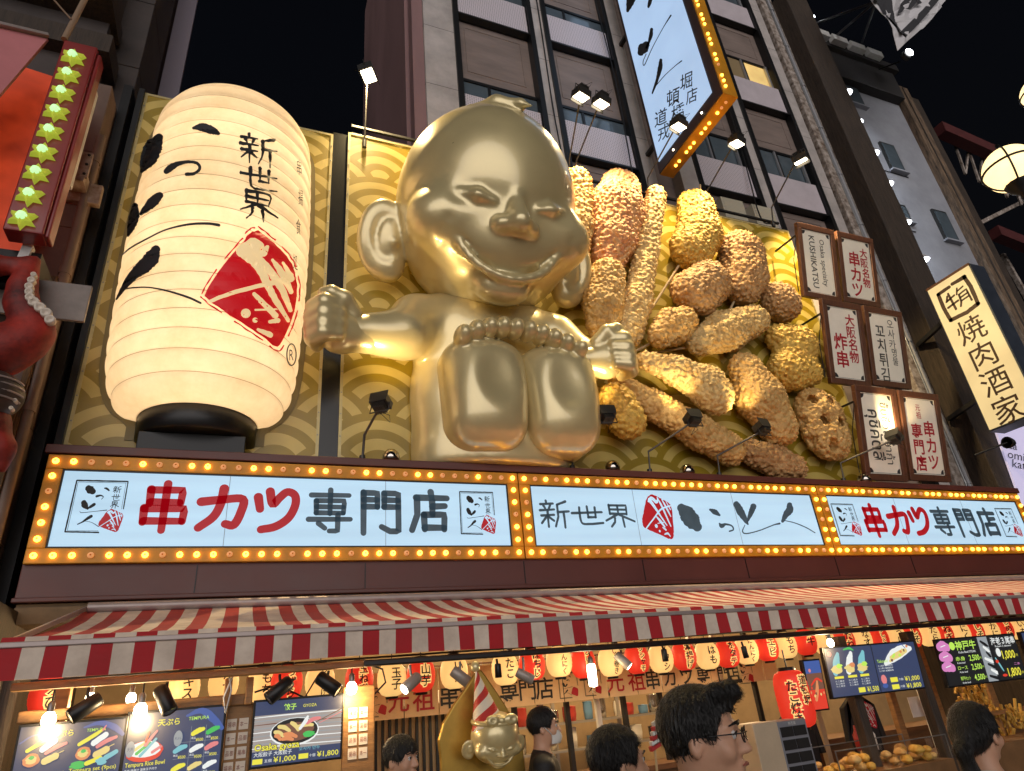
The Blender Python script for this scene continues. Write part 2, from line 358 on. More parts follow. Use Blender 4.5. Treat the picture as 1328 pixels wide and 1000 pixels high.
# ------------------------------------------------------------------ shared materials
M_brown = mat('brown_fascia', srgb(92, 48, 42), .45, var=.12, vscale=1.2, bump=.05, bscale=8)
M_black = mat('black_metal', (.012, .012, .013), .4, .3)
M_dark = mat('dark_steel', (.03, .029, .028), .5, .4, var=.3, vscale=4)
M_grey = mat('grey_metal', (.25, .25, .25), .4, .7)
M_white = mat('white_paint', (.72, .71, .68), .5, var=.12, vscale=5)
M_wood = mat('amber_timber', (.30, .15, .05), .55, var=.35, vscale=3, stretch=(1.5, 1.5, 8), bump=.15, bscale=10)
M_dwood = mat('dark_timber', (.05, .034, .024), .7, var=.55, vscale=2.5, stretch=(6, 6, .6), bump=.5, bscale=9)
M_ink = mat('black_ink', (.014, .016, .018), .6)
M_inkg = emat('backlit_grey_ink', srgb(56, 70, 80), .75, var=.35, vscale=5, base=(.03, .045, .055))  # faint emission stands for backlight coming through the letters
M_red = mat('red_ink', (.42, .008, .018), .5)
M_redb = emat('lit_red', srgb(178, 12, 30), .35, base=(.45, .01, .02))
M_cream = emat('lit_cream', srgb(246, 214, 150), .55, base=(.75, .6, .4))
M_bulb = emat('bulb_lit', (1., .50, .05), 7.)
M_bulbd = emat('bulb_dim', (.85, .34, .10), .55, base=(.6, .35, .2))
M_lens = emat('lamp_lens', (1., .86, .6), 14., sample=False)
M_face = emat('backlit_acrylic', srgb(180, 216, 240), .9, var=.13, vscale=1.1, base=(.2, .24, .26), stretch=(.16, 1, 3.2))  # stretched noise paints bands of tube light into the emission
M_goldframe = mat('gold_frame', (.62, .27, .012), .5, .1, var=.2, vscale=3)
def nodes_seigaiha(m, R=1.12):
    nt = m.node_tree; n = nt.nodes; L = nt.links; b = n['Principled BSDF']; h = R / 2
    tc = n.new('ShaderNodeTexCoord'); sp = n.new('ShaderNodeSeparateXYZ'); L.new(tc.outputs['Object'], sp.inputs[0]); U, V = sp.outputs[0], sp.outputs[2]
    def mm(op, a, b_=None, c=None):
        q = n.new('ShaderNodeMath'); q.operation = op
        for i, w in enumerate((a, b_, c)):
            if w is None: continue
            if isinstance(w, (int, float)): q.inputs[i].default_value = w
            else: L.new(w, q.inputs[i])
        return q.outputs[0]
    base = mm('FLOOR', mm('DIVIDE', V, h))
    def radius(off):
        row = mm('ADD', base, off); dv = mm('SUBTRACT', V, mm('MULTIPLY', row, h))
        odd = mm('FLOORED_MODULO', row, 2.); uu = mm('ADD', U, mm('MULTIPLY', odd, R)); du = mm('SUBTRACT', mm('FLOORED_MODULO', uu, 2 * R), R)
        return mm('DIVIDE', mm('SQRT', mm('ADD', mm('MULTIPLY', du, du), mm('MULTIPLY', dv, dv))), R)
    r0, r1, r2 = radius(-1.), radius(0.), radius(1.)
    c1 = mm('LESS_THAN', r1, 1.); c0 = mm('LESS_THAN', r0, 1.)
    r = mm('ADD', mm('MULTIPLY', r1, c1), mm('MULTIPLY', r2, mm('SUBTRACT', 1., c1)))
    r = mm('ADD', mm('MULTIPLY', r0, c0), mm('MULTIPLY', r, mm('SUBTRACT', 1., c0)))
    rp = n.new('ShaderNodeValToRGB'); rp.color_ramp.interpolation = 'CONSTANT'; e = rp.color_ramp.elements
    O, K = (.30, .205, .008, 1), (.58, .44, .115, 1)
    e[0].position = 0; e[0].color = K; e[1].position = .2; e[1].color = O
    for p, c in ((.36, K), (.55, O), (.70, K), (.86, O)):
        q = e.new(p); q.color = c
    L.new(r, rp.inputs[0])
    nz = n.new('ShaderNodeTexNoise'); nz.inputs['Scale'].default_value = 1.3; nz.inputs['Detail'].default_value = 6; L.new(tc.outputs['Object'], nz.inputs['Vector'])
    mr = n.new('ShaderNodeMapRange'); mr.inputs['From Min'].default_value = .3; mr.inputs['From Max'].default_value = .7; mr.inputs['To Min'].default_value = .8; mr.inputs['To Max'].default_value = 1.06; L.new(nz.outputs['Fac'], mr.inputs[0])
    mx = n.new('ShaderNodeMix'); mx.data_type = 'RGBA'; mx.blend_type = 'MULTIPLY'; mx.inputs[0].default_value = 1; L.new(rp.outputs[0], mx.inputs[6]); L.new(mr.outputs[0], mx.inputs[7])
    L.new(mx.outputs[2], b.inputs['Base Color']); b.inputs['Roughness'].default_value = .42; b.inputs['Coat Weight'].default_value = .25; b.inputs['Coat Roughness'].default_value = .3
    n2 = n.new('ShaderNodeTexNoise'); n2.inputs['Scale'].default_value = .9; L.new(tc.outputs['Object'], n2.inputs['Vector']); bp = n.new('ShaderNodeBump'); bp.inputs['Strength'].default_value = .2; bp.inputs['Distance'].default_value = .06; L.new(n2.outputs['Fac'], bp.inputs['Height']); L.new(bp.outputs[0], b.inputs['Normal'])
M_wave = mat('gold_wave_board', (.3, .2, .03)); nodes_seigaiha(M_wave)
M_gedge = mat('gold_edge', (.5, .42, .2), .4, .3, var=.2)
# ------------------------------------------------------------------ fascia with three bulb-framed signs
fascia = MB(); fascia.box(-2.62, 18.0, .02, 1.1, 3.3, 5.27); fascia.box(-2.66, 18.04, -.05, 1.1, 5.27, 5.40); fascia.box(-2.64, 18.02, -.02, .3, 3.30, 3.36)
fo = fascia.build('sign_fascia', M_brown, bevel=.012); tag(fo, 'long dark red brown fascia box that carries the three light signs above the awning', 'fascia')
jn = MB()
for x in (-.6, 1.7, 4.3, 6.6, 8.9, 11.2, 13.4): jn.box(x, x + .012, .008, .021, 3.37, 3.74)
jn.build('panel_joint', M_black, fo)
bulb_me = None
def bulb_proto(m, nm):
    b = MB(); b.lathe([(.012, .05), (.030, .043), (.040, .025), (.040, .006), (.036, 0)], (0, 0, 0), 10, axis='y'); b.add([(0, -.052, 0)], []); 
    me = bpy.data.meshes.new(nm); V = b.v; me.from_pydata(V, [], b.f); me.materials.append(m); me.polygons.foreach_set('use_smooth', [True] * len(b.f)); me.update(); return me
BL, BD = bulb_proto(M_bulb, 'bulb_on'), bulb_proto(M_bulbd, 'bulb_off')
def put_bulb(p, lit, parent):
    if random.random() < .045: lit = not lit
    o = bpy.data.objects.new('bulb', BL if lit else BD); COL.objects.link(o); o.parent = parent; o.location = Vector([float(a) for a in p]) - worg(parent); return o
def light_sign(x0, x1, label, pat, dim_pat):
    z0, z1, b = 3.765, 5.245, .20
    t = thing('light_sign', ((x0 + x1) / 2, 0, z0), label, 'illuminated sign', 'bulb framed light signs on the fascia')
    fr = MB(); fr.box(x0, x1, -.06, .018, z1 - b, z1); fr.box(x0, x1, -.06, .018, z0, z0 + b); fr.box(x0, x0 + b, -.06, .018, z0 + b, z1 - b); fr.box(x1 - b, x1, -.06, .018, z0 + b, z1 - b)
    fr.build('frame', M_goldframe, t, bevel=.01)
    ip = MB(); i = .022
    for a in ((x0 + b, x1 - b, z1 - b - i, z1 - b), (x0 + b, x1 - b, z0 + b, z0 + b + i), (x0 + b, x0 + b + i, z0 + b + i, z1 - b - i), (x1 - b - i, x1 - b, z0 + b + i, z1 - b - i)): ip.box(a[0], a[1], -.045, -.01, a[2], a[3])
    ip.build('inner_trim', M_dark, t)
    fc = MB().box(x0 + b + i, x1 - b - i, -.03, 0, z0 + b + i, z1 - b - i); face = fc.build('face', M_face, t)
    sm = MB()
    n = 3
    for k in range(1, n):
        x = x0 + (x1 - x0) * k / n; sm.box(x, x + .008, -.0325, -.03, z0 + b + i, z1 - b - i)
    sm.build('seam', mat('seam_grey', (.30, .37, .42), .5), face)
    N = 32; step = (x1 - x0 - b) / N
    for k in range(N + 1):
        x = x0 + b / 2 + k * step
        put_bulb((x, -.06, z1 - b / 2), pat[k % 4], t); put_bulb((x, -.06, z0 + b / 2), dim_pat[k % 4], t)
    M = 6
    for k in range(1, M):
        z = z1 - b / 2 - (z1 - z0 - b) * k / M
        put_bulb((x0 + b / 2, -.06, z), (k % 4) != 2, t); put_bulb((x1 - b / 2, -.06, z), (k % 4) != 3, t)
    return t
SG1 = light_sign(-2.6, 4.305, 'bulb framed light sign with red and grey brush letters below the giant paper lantern', (1, 1, 0, 0), (1, 1, 1, 0))
SG2 = light_sign(4.325, 11.19, 'bulb framed light sign with the red stamp and big ink dot in its middle', (1, 1, 1, 0), (1, 1, 0, 0))
SG3 = light_sign(11.21, 17.9, 'bulb framed light sign at the far end below the six small menu plates', (1, 1, 1, 0), (1, 1, 1, 0))
YS = -.034
def sfn(dy=0): return lambda u, v: (u, YS - dy, v)
def wbox(px0, py0, px1, py1):
    a = at(px0, (py0 + py1) / 2, YS); b = at(px1, (py0 + py1) / 2, YS); c = at((px0 + px1) / 2, py0, YS); d = at((px0 + px1) / 2, py1, YS)
    return (a[0] + b[0]) / 2, (c[2] + d[2]) / 2, b[0] - a[0], c[2] - d[2]
def sign_letters(t, spec, lw, mi):
    mb = MB()
    for ch, bx in spec:
        x, z, w, h = wbox(*bx); stroke_char(mb, ch, sfn(), x, z, w * .93, h * .95, lw * (.74 if ch == '専' else .9 if ch == '門' else .84 if ch == '串' else 1))
    return mb
def framed_mark(t, bx, kind='shop_mark'):
    x, z, w, h = wbox(*bx); f = lambda dy: (lambda u, v: (x - w / 2 + u * w, YS - dy, z - h / 2 + v * h))
    mb = MB(); logo_ink(mb, f(0)); logo_frame(mb, f(0))
    for ch, q in zip('新世界', (.82, .67, .53)): stroke_char(mb, ch, lambda u, v: f(0)(.80 + u, q + v), 0, 0, .15, .13, .013, n=3)
    o = mb.build(kind, M_ink, t)
    st = MB(); sg = lambda dy: (lambda u, v: f(dy)(.58 + u * .42, .03 + v * .42)); stamp(st, sg(.003)); stamp_marks(st, sg(.006), 1); st.build('stamp', [M_redb, M_face], t)
def sign_text(t, red, grey, lw=.125):
    sign_letters(t, red, lw, 0).build('red_lettering', M_redb, t); sign_letters(t, grey, lw * .86, 0).build('grey_lettering', M_inkg, t)
sign_text(SG1, [('串', (179, 625, 247, 691)), ('カ', (254, 630, 321, 689)), ('ツ', (328, 632, 389, 690))], [('専', (396, 634, 459, 693)), ('門', (464, 635, 523, 694)), ('店', (531, 637, 585, 691))])
framed_mark(SG1, (90, 622, 162, 692)); framed_mark(SG1, (596, 637, 642, 694))
sign_text(SG3, [('串', (1119, 654, 1149, 697)), ('カ', (1151, 656, 1179, 695)), ('ツ', (1180, 657, 1206, 694))], [('専', (1209, 658, 1237, 696)), ('門', (1240, 659, 1267, 697)), ('店', (1269, 660, 1295, 696))], .12)
framed_mark(SG3, (1083, 653, 1113, 696)); framed_mark(SG3, (1297, 659, 1320, 697))
mb = MB()
for ch, bx in (('新', (700, 649, 738, 684)), ('世', (742, 656, 781, 681)), ('界', (784, 654, 820, 683))):
    x, z, w, h = wbox(*bx); stroke_char(mb, ch, sfn(), x, z, w, h, .045, rag=.12)
mb.build('ink_lettering', M_inkg, SG2)
mb = MB(); sp = lambda u, v: tuple(at(u, v, YS)); R_ = lambda P: ribbon(mb, P, sp, 0, n=6, across=2, rag=.1)
R_([(884, 659, 12), (890, 665, 20), (898, 676, 21), (904, 683, 13)]); R_([(921, 661, 3), (927, 664, 7), (933, 668, 3)])
R_([(933, 679, 2), (936, 682, 6), (941, 680, 3), (949, 682, 2), (951, 687, 2), (946, 689, 2)])
R_([(955, 654, 8), (960, 663, 10), (967, 675, 6), (970, 680, 2)]); R_([(977, 657, 8), (974, 665, 7), (970, 675, 3)])
R_([(966, 681, 1), (963, 689, 1.6), (968, 692, 1.6), (985, 688, 1.5), (1003, 681, 1.6), (1011, 679, 2.6)])
R_([(1024, 655, 7), (1024, 661, 10), (1019, 668, 8), (1015, 676, 4)]); R_([(1017, 675, 1.2), (1030, 678, 1.3), (1045, 684, 1.4), (1057, 691, 1.2)])
mb.build('ink_mark', M_inkg, SG2)
x, z, w, h = wbox(832, 641, 873, 699); st = MB(); f2 = lambda dy: (lambda u, v: (x - w / 2 + u * w, YS - dy, z - h / 2 + v * h)); stamp(st, f2(.0)); stamp_marks(st, f2(.004), 1)
st.build('stamp', [M_redb, M_face], SG2)
# ------------------------------------------------------------------ wave boards
YB = .6
def board(x0, x1, z0, z1, label):
    t = thing('wave_board', ((x0 + x1) / 2, YB, z0), label, 'backdrop board', 'gold wave pattern boards behind the figures')
    MB().box(x0, x1, YB, YB + .08, z0, z1).build('panel', M_wave, t)
    e = MB(); w = .05
    e.box(x0 - .0, x0 + w, YB - .012, YB, z0, z1); e.box(x1 - w, x1, YB - .012, YB, z0, z1); e.box(x0 + w, x1 - w, YB - .012, YB, z1 - w, z1); e.build('edge_trim', M_gedge, t)
    rv = MB()
    for k in range(int((z1 - z0) / .42)):
        for x in (x0 + w / 2, x1 - w / 2): rv.lathe([(.0, .01), (.012, .008), (.014, 0)], (x, YB - .012, z0 + .2 + k * .42), 6, axis='y')
    rv.build('rivet', M_grey, t); return t
board(-2.62, 1.0, 5.4, 13.1, 'gold wave patterned board behind the giant paper lantern')
board(1.32, 13.92, 5.4, 13.27, 'wide gold wave patterned board behind the golden statue and fried skewers')
tag(MB().box(1.0, 1.32, YB + .02, YB + .2, 5.4, 13.2).build('dividing_post', mat('black_gloss', (.012, .012, .012), .25, .2)), 'black post in the gap between the two gold wave boards', 'post')
tag(MB().box(-2.72, -2.622, YB - .1, YB + .3, 5.4, 13.1).box(-2.95, -2.80, YB - .2, YB + .4, 3.0, 13.0).build('edge_post', M_black), 'black steel post along the outer edge of the board with the lantern', 'post')
# ------------------------------------------------------------------ giant paper lantern
LC = np.array([-.862, .59]); LR = 1.434; LZ0, LZ1 = 6.06, 12.62
def lrad(z):
    t = (z - LZ0) / (LZ1 - LZ0); a = .87
    r = LR * (.972 + .05 * math.sin(math.pi * min(1, max(0, (1 - t) * 1.25 - .1))))
    if t < .17: q = 1 - t / .17; r = a + (r - a) * math.sqrt(max(0, 1 - q ** 2.2))
    if t > .88: q = (t - .88) / .12; r = a + (r - a) * math.sqrt(max(0, 1 - q ** 2.4))
    return r
def lant(px, py, off=.034):
    d = _ray(px, py); r = LR
    for _ in range(4):
        A = d[0] ** 2 + d[1] ** 2; o = CAM[:2] - LC; B = 2 * (o @ d[:2]); C = o @ o - r * r; q = B * B - 4 * A * C
        if q < 0: q = 0
        s = (-B - math.sqrt(q)) / 2 / A; p = CAM + d * s; r = lrad(min(max(p[2], LZ0), LZ1)) + off + .042 * ring_bump(p[2])
    return tuple(p)
NR = 20
def ring_bump(z):
    k = ((z - LZ0) / (LZ1 - LZ0) * NR) % 1; return max(0, 1 - (2 * k - 1) ** 2) ** .6
M_paper = bpy.data.materials.new('lantern_paper'); M_paper.use_nodes = True
n = M_paper.node_tree.nodes; L = M_paper.node_tree.links; n.remove(n['Principled BSDF']); out = n['Material Output']
d1 = n.new('ShaderNodeBsdfDiffuse'); d2 = n.new('ShaderNodeBsdfTranslucent'); mx = n.new('ShaderNodeMixShader'); mx.inputs[0].default_value = .55
tc = n.new('ShaderNodeTexCoord'); nz = n.new('ShaderNodeTexNoise'); nz.inputs['Scale'].default_value = 1.6; nz.inputs['Detail'].default_value = 7; nz.inputs['Roughness'].default_value = .7; L.new(tc.outputs['Object'], nz.inputs['Vector'])
rp = n.new('ShaderNodeValToRGB'); rp.color_ramp.elements[0].position = .3; rp.color_ramp.elements[0].color = (.76, .63, .45, 1); rp.color_ramp.elements[1].position = .62; rp.color_ramp.elements[1].color = (.88, .78, .62, 1); L.new(nz.outputs['Fac'], rp.inputs[0])
L.new(rp.outputs[0], d1.inputs[0]); L.new(rp.outputs[0], d2.inputs[0]); L.new(d1.outputs[0], mx.inputs[1]); L.new(d2.outputs[0], mx.inputs[2]); L.new(mx.outputs[0], out.inputs['Surface'])
lan = thing('giant_lantern', (LC[0], LC[1], 5.4), 'giant lit cream paper lantern with black brush writing and a red diamond emblem', 'paper lantern')
prof = []; sub = 8
for k in range(NR * sub + 1):
    z = LZ0 + (LZ1 - LZ0) * k / (NR * sub); prof.append((lrad(z) + .042 * ring_bump(z + (1e-4 if k < NR * sub else -1e-4)), z))
HALF = (math.pi, 2 * math.pi)
MB().lathe(prof, (LC[0], LC[1], 0), 72, arc=HALF).build('paper_body', M_paper, lan)
wr = MB()
for k in range(1, NR):
    z = LZ0 + (LZ1 - LZ0) * k / NR; wr.lathe([(lrad(z) + .002, z - .006), (lrad(z) + .007, z), (lrad(z) + .002, z + .006)], (LC[0], LC[1], 0), 60, arc=HALF)
wr.build('rib', mat('lantern_rib', (.42, .30, .14), .8), lan)
MB().lathe([(.0, 5.70), (.82, 5.70), (.86, 5.73), (.87, 6.08), (.84, 6.10), (.78, 6.10)], (LC[0], LC[1], 0), 40, arc=HALF).build('base_ring', M_black, lan)
MB().lathe([(.86, 12.58), (.90, 12.6), (.90, 12.72), (.0, 12.74)], (LC[0], LC[1], 0), 40, arc=HALF).build('top_ring', M_black, lan)
MB().box(-1.60, -.14, .04, .58, 5.405, 5.695).build('plinth', M_black, lan, bevel=.01)
pl = MB(); ring = []
for k in range(64):
    z = 5.75 + 6.85 * (k / 63); ring.append(z)
P = [(LC[0] - lrad(z) - .13, YB - .015, z) for z in ring] + [(LC[0] + lrad(z) + .13, YB - .015, z) for z in ring[::-1]]
pl.slab(P[::-1], (0, -1, 0), .01).build('back_flange', mat('olive_flange', (.16, .12, .03), .5), lan)
lm = MB(); f = lambda u, v: lant(u, v)
def lr(P, rag=.12, ac=6): ribbon(lm, P, f, 0, n=7, across=ac, rag=rag)
lr([(206, 179, 12), (200, 189, 23), (194, 202, 24), (188, 214, 15), (184, 222, 5)]); lr([(251, 166, 4), (262, 165, 11), (275, 169, 11), (283, 173, 5)])
lr([(216, 222, 8), (222, 217, 9), (232, 212, 6), (246, 210, 4), (256, 212, 4), (259, 219, 4), (252, 225, 4), (242, 226, 5)])
lr([(207, 254, 10), (200, 260, 14), (191, 269, 11), (183, 277, 5)]); lr([(175, 267, 8), (174, 280, 14), (170, 294, 11), (166, 306, 3)])
lr([(158, 331, 1.5), (170, 321, 2.2), (190, 310, 2.2), (215, 298, 2.2), (245, 291, 3), (270, 290, 3.5), (284, 292, 4)], 0, 2)
lr([(202, 324, 12), (197, 334, 20), (186, 346, 19), (172, 358, 13), (160, 374, 7), (151, 388, 2.5)]); lr([(160, 375, 2), (175, 373, 2), (195, 373, 2), (220, 378, 2.5), (245, 386, 3), (260, 393, 3)], 0, 2)
for ch, x, y, w, h in (('新', 335, 195, 48, 38), ('世', 336, 232, 46, 30), ('界', 334, 267, 48, 38)):
    for st in STROKES[ch]:
        lpts = [(x + (a - .5) * w, y - (b - .5) * h + (a - .5) * w * .22, 5.2 if i == 0 else 2.0 if i == len(st) - 1 else 3.2) for i, (a, b) in enumerate(st)]
        ribbon(lm, lpts, f, 0, n=6, across=2, rag=.3, curve=True)
for ch, x, y in (('串', 388, 217), ('揚', 390, 256), ('食', 387, 294), ('処', 383, 340)): text(lm, ch, lambda u, v: f(x + u, y - v + u * .4), 0, 0, 20, w=6, step=6)
g = np.linspace(0, 2 * math.pi, 22); ribbon(lm, [(378 + 6 * math.cos(a), 460 + 14 * math.sin(a), 1.6) for a in g], f, 0, n=2, cap=False)
text(lm, 'R', lambda u, v: f(378 + u * .5, 460 - v), 0, 0, 15)
lm.build('brush_writing', M_ink, lan)
dm = MB(); c2 = lambda P: [(a / 2.942, 300 + b / 2.942, *(q / 2.942 for q in r)) for a, b, *r in P]
dia = c2([(985, -5), (1045, 45), (1105, 110), (1132, 190), (1128, 280), (1100, 370), (1060, 440), (1000, 400), (900, 335), (795, 262), (788, 225), (850, 130), (920, 50), (950, 10)])
Q = catmull([(a, b, 0) for a, b in dia + dia[:1]], 5)[:-1, :2]; Q = Q + rng.uniform(-.6, .6, Q.shape); poly(dm, [tuple(q) for q in Q], lambda u, v: lant(u, v, .034), 0, 6)
oc = Q.mean(0); O2 = oc + (Q - oc) * 1.07; 
for k in range(0, len(O2) - 6, 7): ribbon(dm, [(*O2[k + j], 1.3 + (j % 2)) for j in range(6)], lambda u, v: lant(u, v, .036), 0, n=3, across=1)
for P in ([(925, 75, 50), (970, 55, 60), (1000, 80, 40), (1020, 60, 15)], [(935, 75, 60), (985, 130, 40), (1020, 200, 30), (1050, 260, 25), (1100, 340, 15)], [(985, 90, 10), (1030, 150, 30), (1075, 220, 28), (1108, 300, 18)],
          [(1040, 110, 12), (1075, 160, 28), (1110, 230, 20)], [(1080, 120, 10), (1108, 170, 25)], [(800, 268, 14), (880, 237, 16), (1000, 205, 18), (1110, 180, 28)], [(970, 240, 16), (1000, 270, 22), (1050, 320, 26)],
          [(975, 300, 8), (1055, 298, 8)], [(1030, 345, 14), (1060, 340, 20)], [(985, 375, 12), (1030, 395, 24)], [(937, 313, 36)], [(973, 339, 20)]):
    ribbon(dm, c2(P), lambda u, v: lant(u, v, .046), 1, n=6, across=3, rag=.15 if len(P) > 1 else 0)
dm.build('diamond_emblem', [emat('emblem_red_glow', srgb(190, 10, 22), .62, base=(.42, .006, .012)), emat('emblem_cream_glow', srgb(246, 212, 150), .6, base=(.7, .55, .35))], lan)  # emission stands for the lamp light showing through the paper
for z, e in ((7.1, 94), (9.0, 102), (11.2, 100)): point('lantern_lamp', (LC[0], LC[1] - .35, z), e, (1, .80, .55), .3, lan)
# ------------------------------------------------------------------ floodlights above and below
M_lamp = mat('lamp_housing', (.05, .048, .045), .4, .5); M_pole = mat('lamp_pole', (.10, .09, .08), .5, .4)
def flood(base, head, aim, label, energy, cat='floodlight', group='floodlights on poles above the boards', sz=.2, lit=True, cfg=None, elbow=None):
    """base -> head: the arm; the lamp box at head looks at aim"""
    t = thing('floodlight', base, label, cat, group)
    base, head, aim = [np.array(q, float) for q in (base, head, aim)]
    pts = [base] + ([np.array(elbow, float)] if elbow is not None else []) + [head]
    MB().tube(pts, .022, 6).build('arm', M_pole, t)
    MB().lathe([(.05, -.10), (.05, .1)], base, 8, caps=True).build('clamp', M_lamp, t)
    w = aim - head; w /= np.linalg.norm(w); a = np.cross(w, (0, 0, 1)); a /= np.linalg.norm(a); b = np.cross(a, w)
    h = MB(); c = head + w * .08
    h.frame_box(c, a * sz * .62, b * sz * .5, w * sz * .28); h.frame_box(c - w * sz * .45, a * sz * .4, b * sz * .35, w * sz * .18)
    for k in range(-3, 4): h.frame_box(c - w * sz * .42 + a * sz * .12 * k, a * .005, b * sz * .46, w * sz * .22)
    hd = h.build('housing', M_lamp, t)
    v = MB(); v.frame_box(c + w * sz * .30 + b * sz * .48, a * sz * .66, b * .006, w * sz * .30); v.build('visor', M_lamp, hd)
    MB().frame_box(c + w * (sz * .28 + .006), a * sz * .52, b * sz * .40, w * .006).build('lens', M_lens if lit else mat('lens_glass', (.1, .1, .1), .1), hd)
    y = MB(); y.tube([head - a * sz * .66 + w * .05, head - a * sz * .66 - w * .12, head + a * sz * .66 - w * .12, head + a * sz * .66 + w * .05], .012, 5); y.build('yoke', M_lamp, t)
    cb = MB(); cb.tube([head - w * .1, head - w * .1 + a * .12 - b * .14, head - w * .1 + a * .06 - b * .3, head - w * .12], .006, 4); cb.build('cable', M_black, t)
    if energy:
        spot('flood_beam', c + w * (sz * .28 + .05), aim, energy, (cfg or {}).get('size', 95), (cfg or {}).get('col', (1, .74, .36)), .7, .08, t)
    return t
flood((1.67, YB - .02, 13.0), (1.67, .35, 15.1), (2.6, -.2, 9.5), 'lit floodlight on the upright pole between lantern and golden head', 2600, sz=.34)
for (bx, hx, hz, lb, e) in ((6.80, 6.52, 14.6, 'lit floodlight over the golden head, the nearer one of the close pair of arms', 1150), (7.0, 7.06, 14.55, 'lit floodlight on the second arm of the close pair, over the slim fried skewer', 1150),
                         (9.14, 9.29, 14.5, 'lit floodlight hanging in front of the tall blade sign', 1250), (11.06, 11.12, 14.47, 'lit floodlight beside the lower corner of the tall blade sign', 1250), (13.38, 13.24, 14.46, 'lit floodlight over the corner with the small menu plates', 1250)):
    flood((bx, YB - .02, 13.4), (hx, -1.0, hz), (hx - .4, .5, 9.0) if bx < 13 else (15.0, -.1, 9.4), lb, e if bx < 13 else 2600, sz=.30, elbow=(bx, .45, 13.9))
def low(px, py, hx, hy, lb, e, lit, aim, yh=-.55):
    b = at(px, py, .12); b[2] = 5.40; h = at(hx, hy, yh)
    flood(b, h, aim, lb, e, group='small spotlights on the fascia ledge', sz=.24, lit=lit, elbow=(b[0] + .02, b[1] - .05, b[2] + .45), cfg=dict(size=80))
low(470, 588, 493, 527, 'lit spotlight standing on the ledge just beyond the lantern', 170, True, (2.6, .5, 9.5))
low(742, 605, 788, 542, 'small dark spotlight leaning out beside the golden foot', 130, False, (6.2, .5, 9.0))
low(842, 608, 900, 546, 'lit spotlight below the long breaded sticks', 150, True, (8.0, .5, 9.5))
low(932, 612, 990, 558, 'spotlight with a dark square head over the lowest fried pieces', 150, False, (9.5, .5, 9.5))
low(1092, 617, 1160, 570, 'lit spotlight reaching in front of the lowest menu plates', 200, True, (15.2, -.2, 8.8))
for px, lb in ((507, 'chrome bowl lamp at the left knee of the golden statue'), (793, 'chrome bowl lamp under the round breaded ball'), (889, 'chrome bowl lamp between two spotlight stands'), (1113, 'chrome bowl lamp below the first menu plates')):
    p = at(px, 600, .15); t = thing('bowl_lamp', (p[0], .15, 5.40), lb, 'lamp', 'chrome bowl lamps along the ledge')
    MB().lathe([(.0, .22), (.08, .21), (.13, .16), (.15, .08), (.14, .02), (.10, .0)], (p[0], .15, 5.42), 20).build('shell', mat('chrome', (.5, .46, .42), .12, 1.), t)
    MB().lathe([(.10, .0), (.09, .06), (.0, .06)], (p[0], .15, 5.40), 16).build('base', M_black, t)
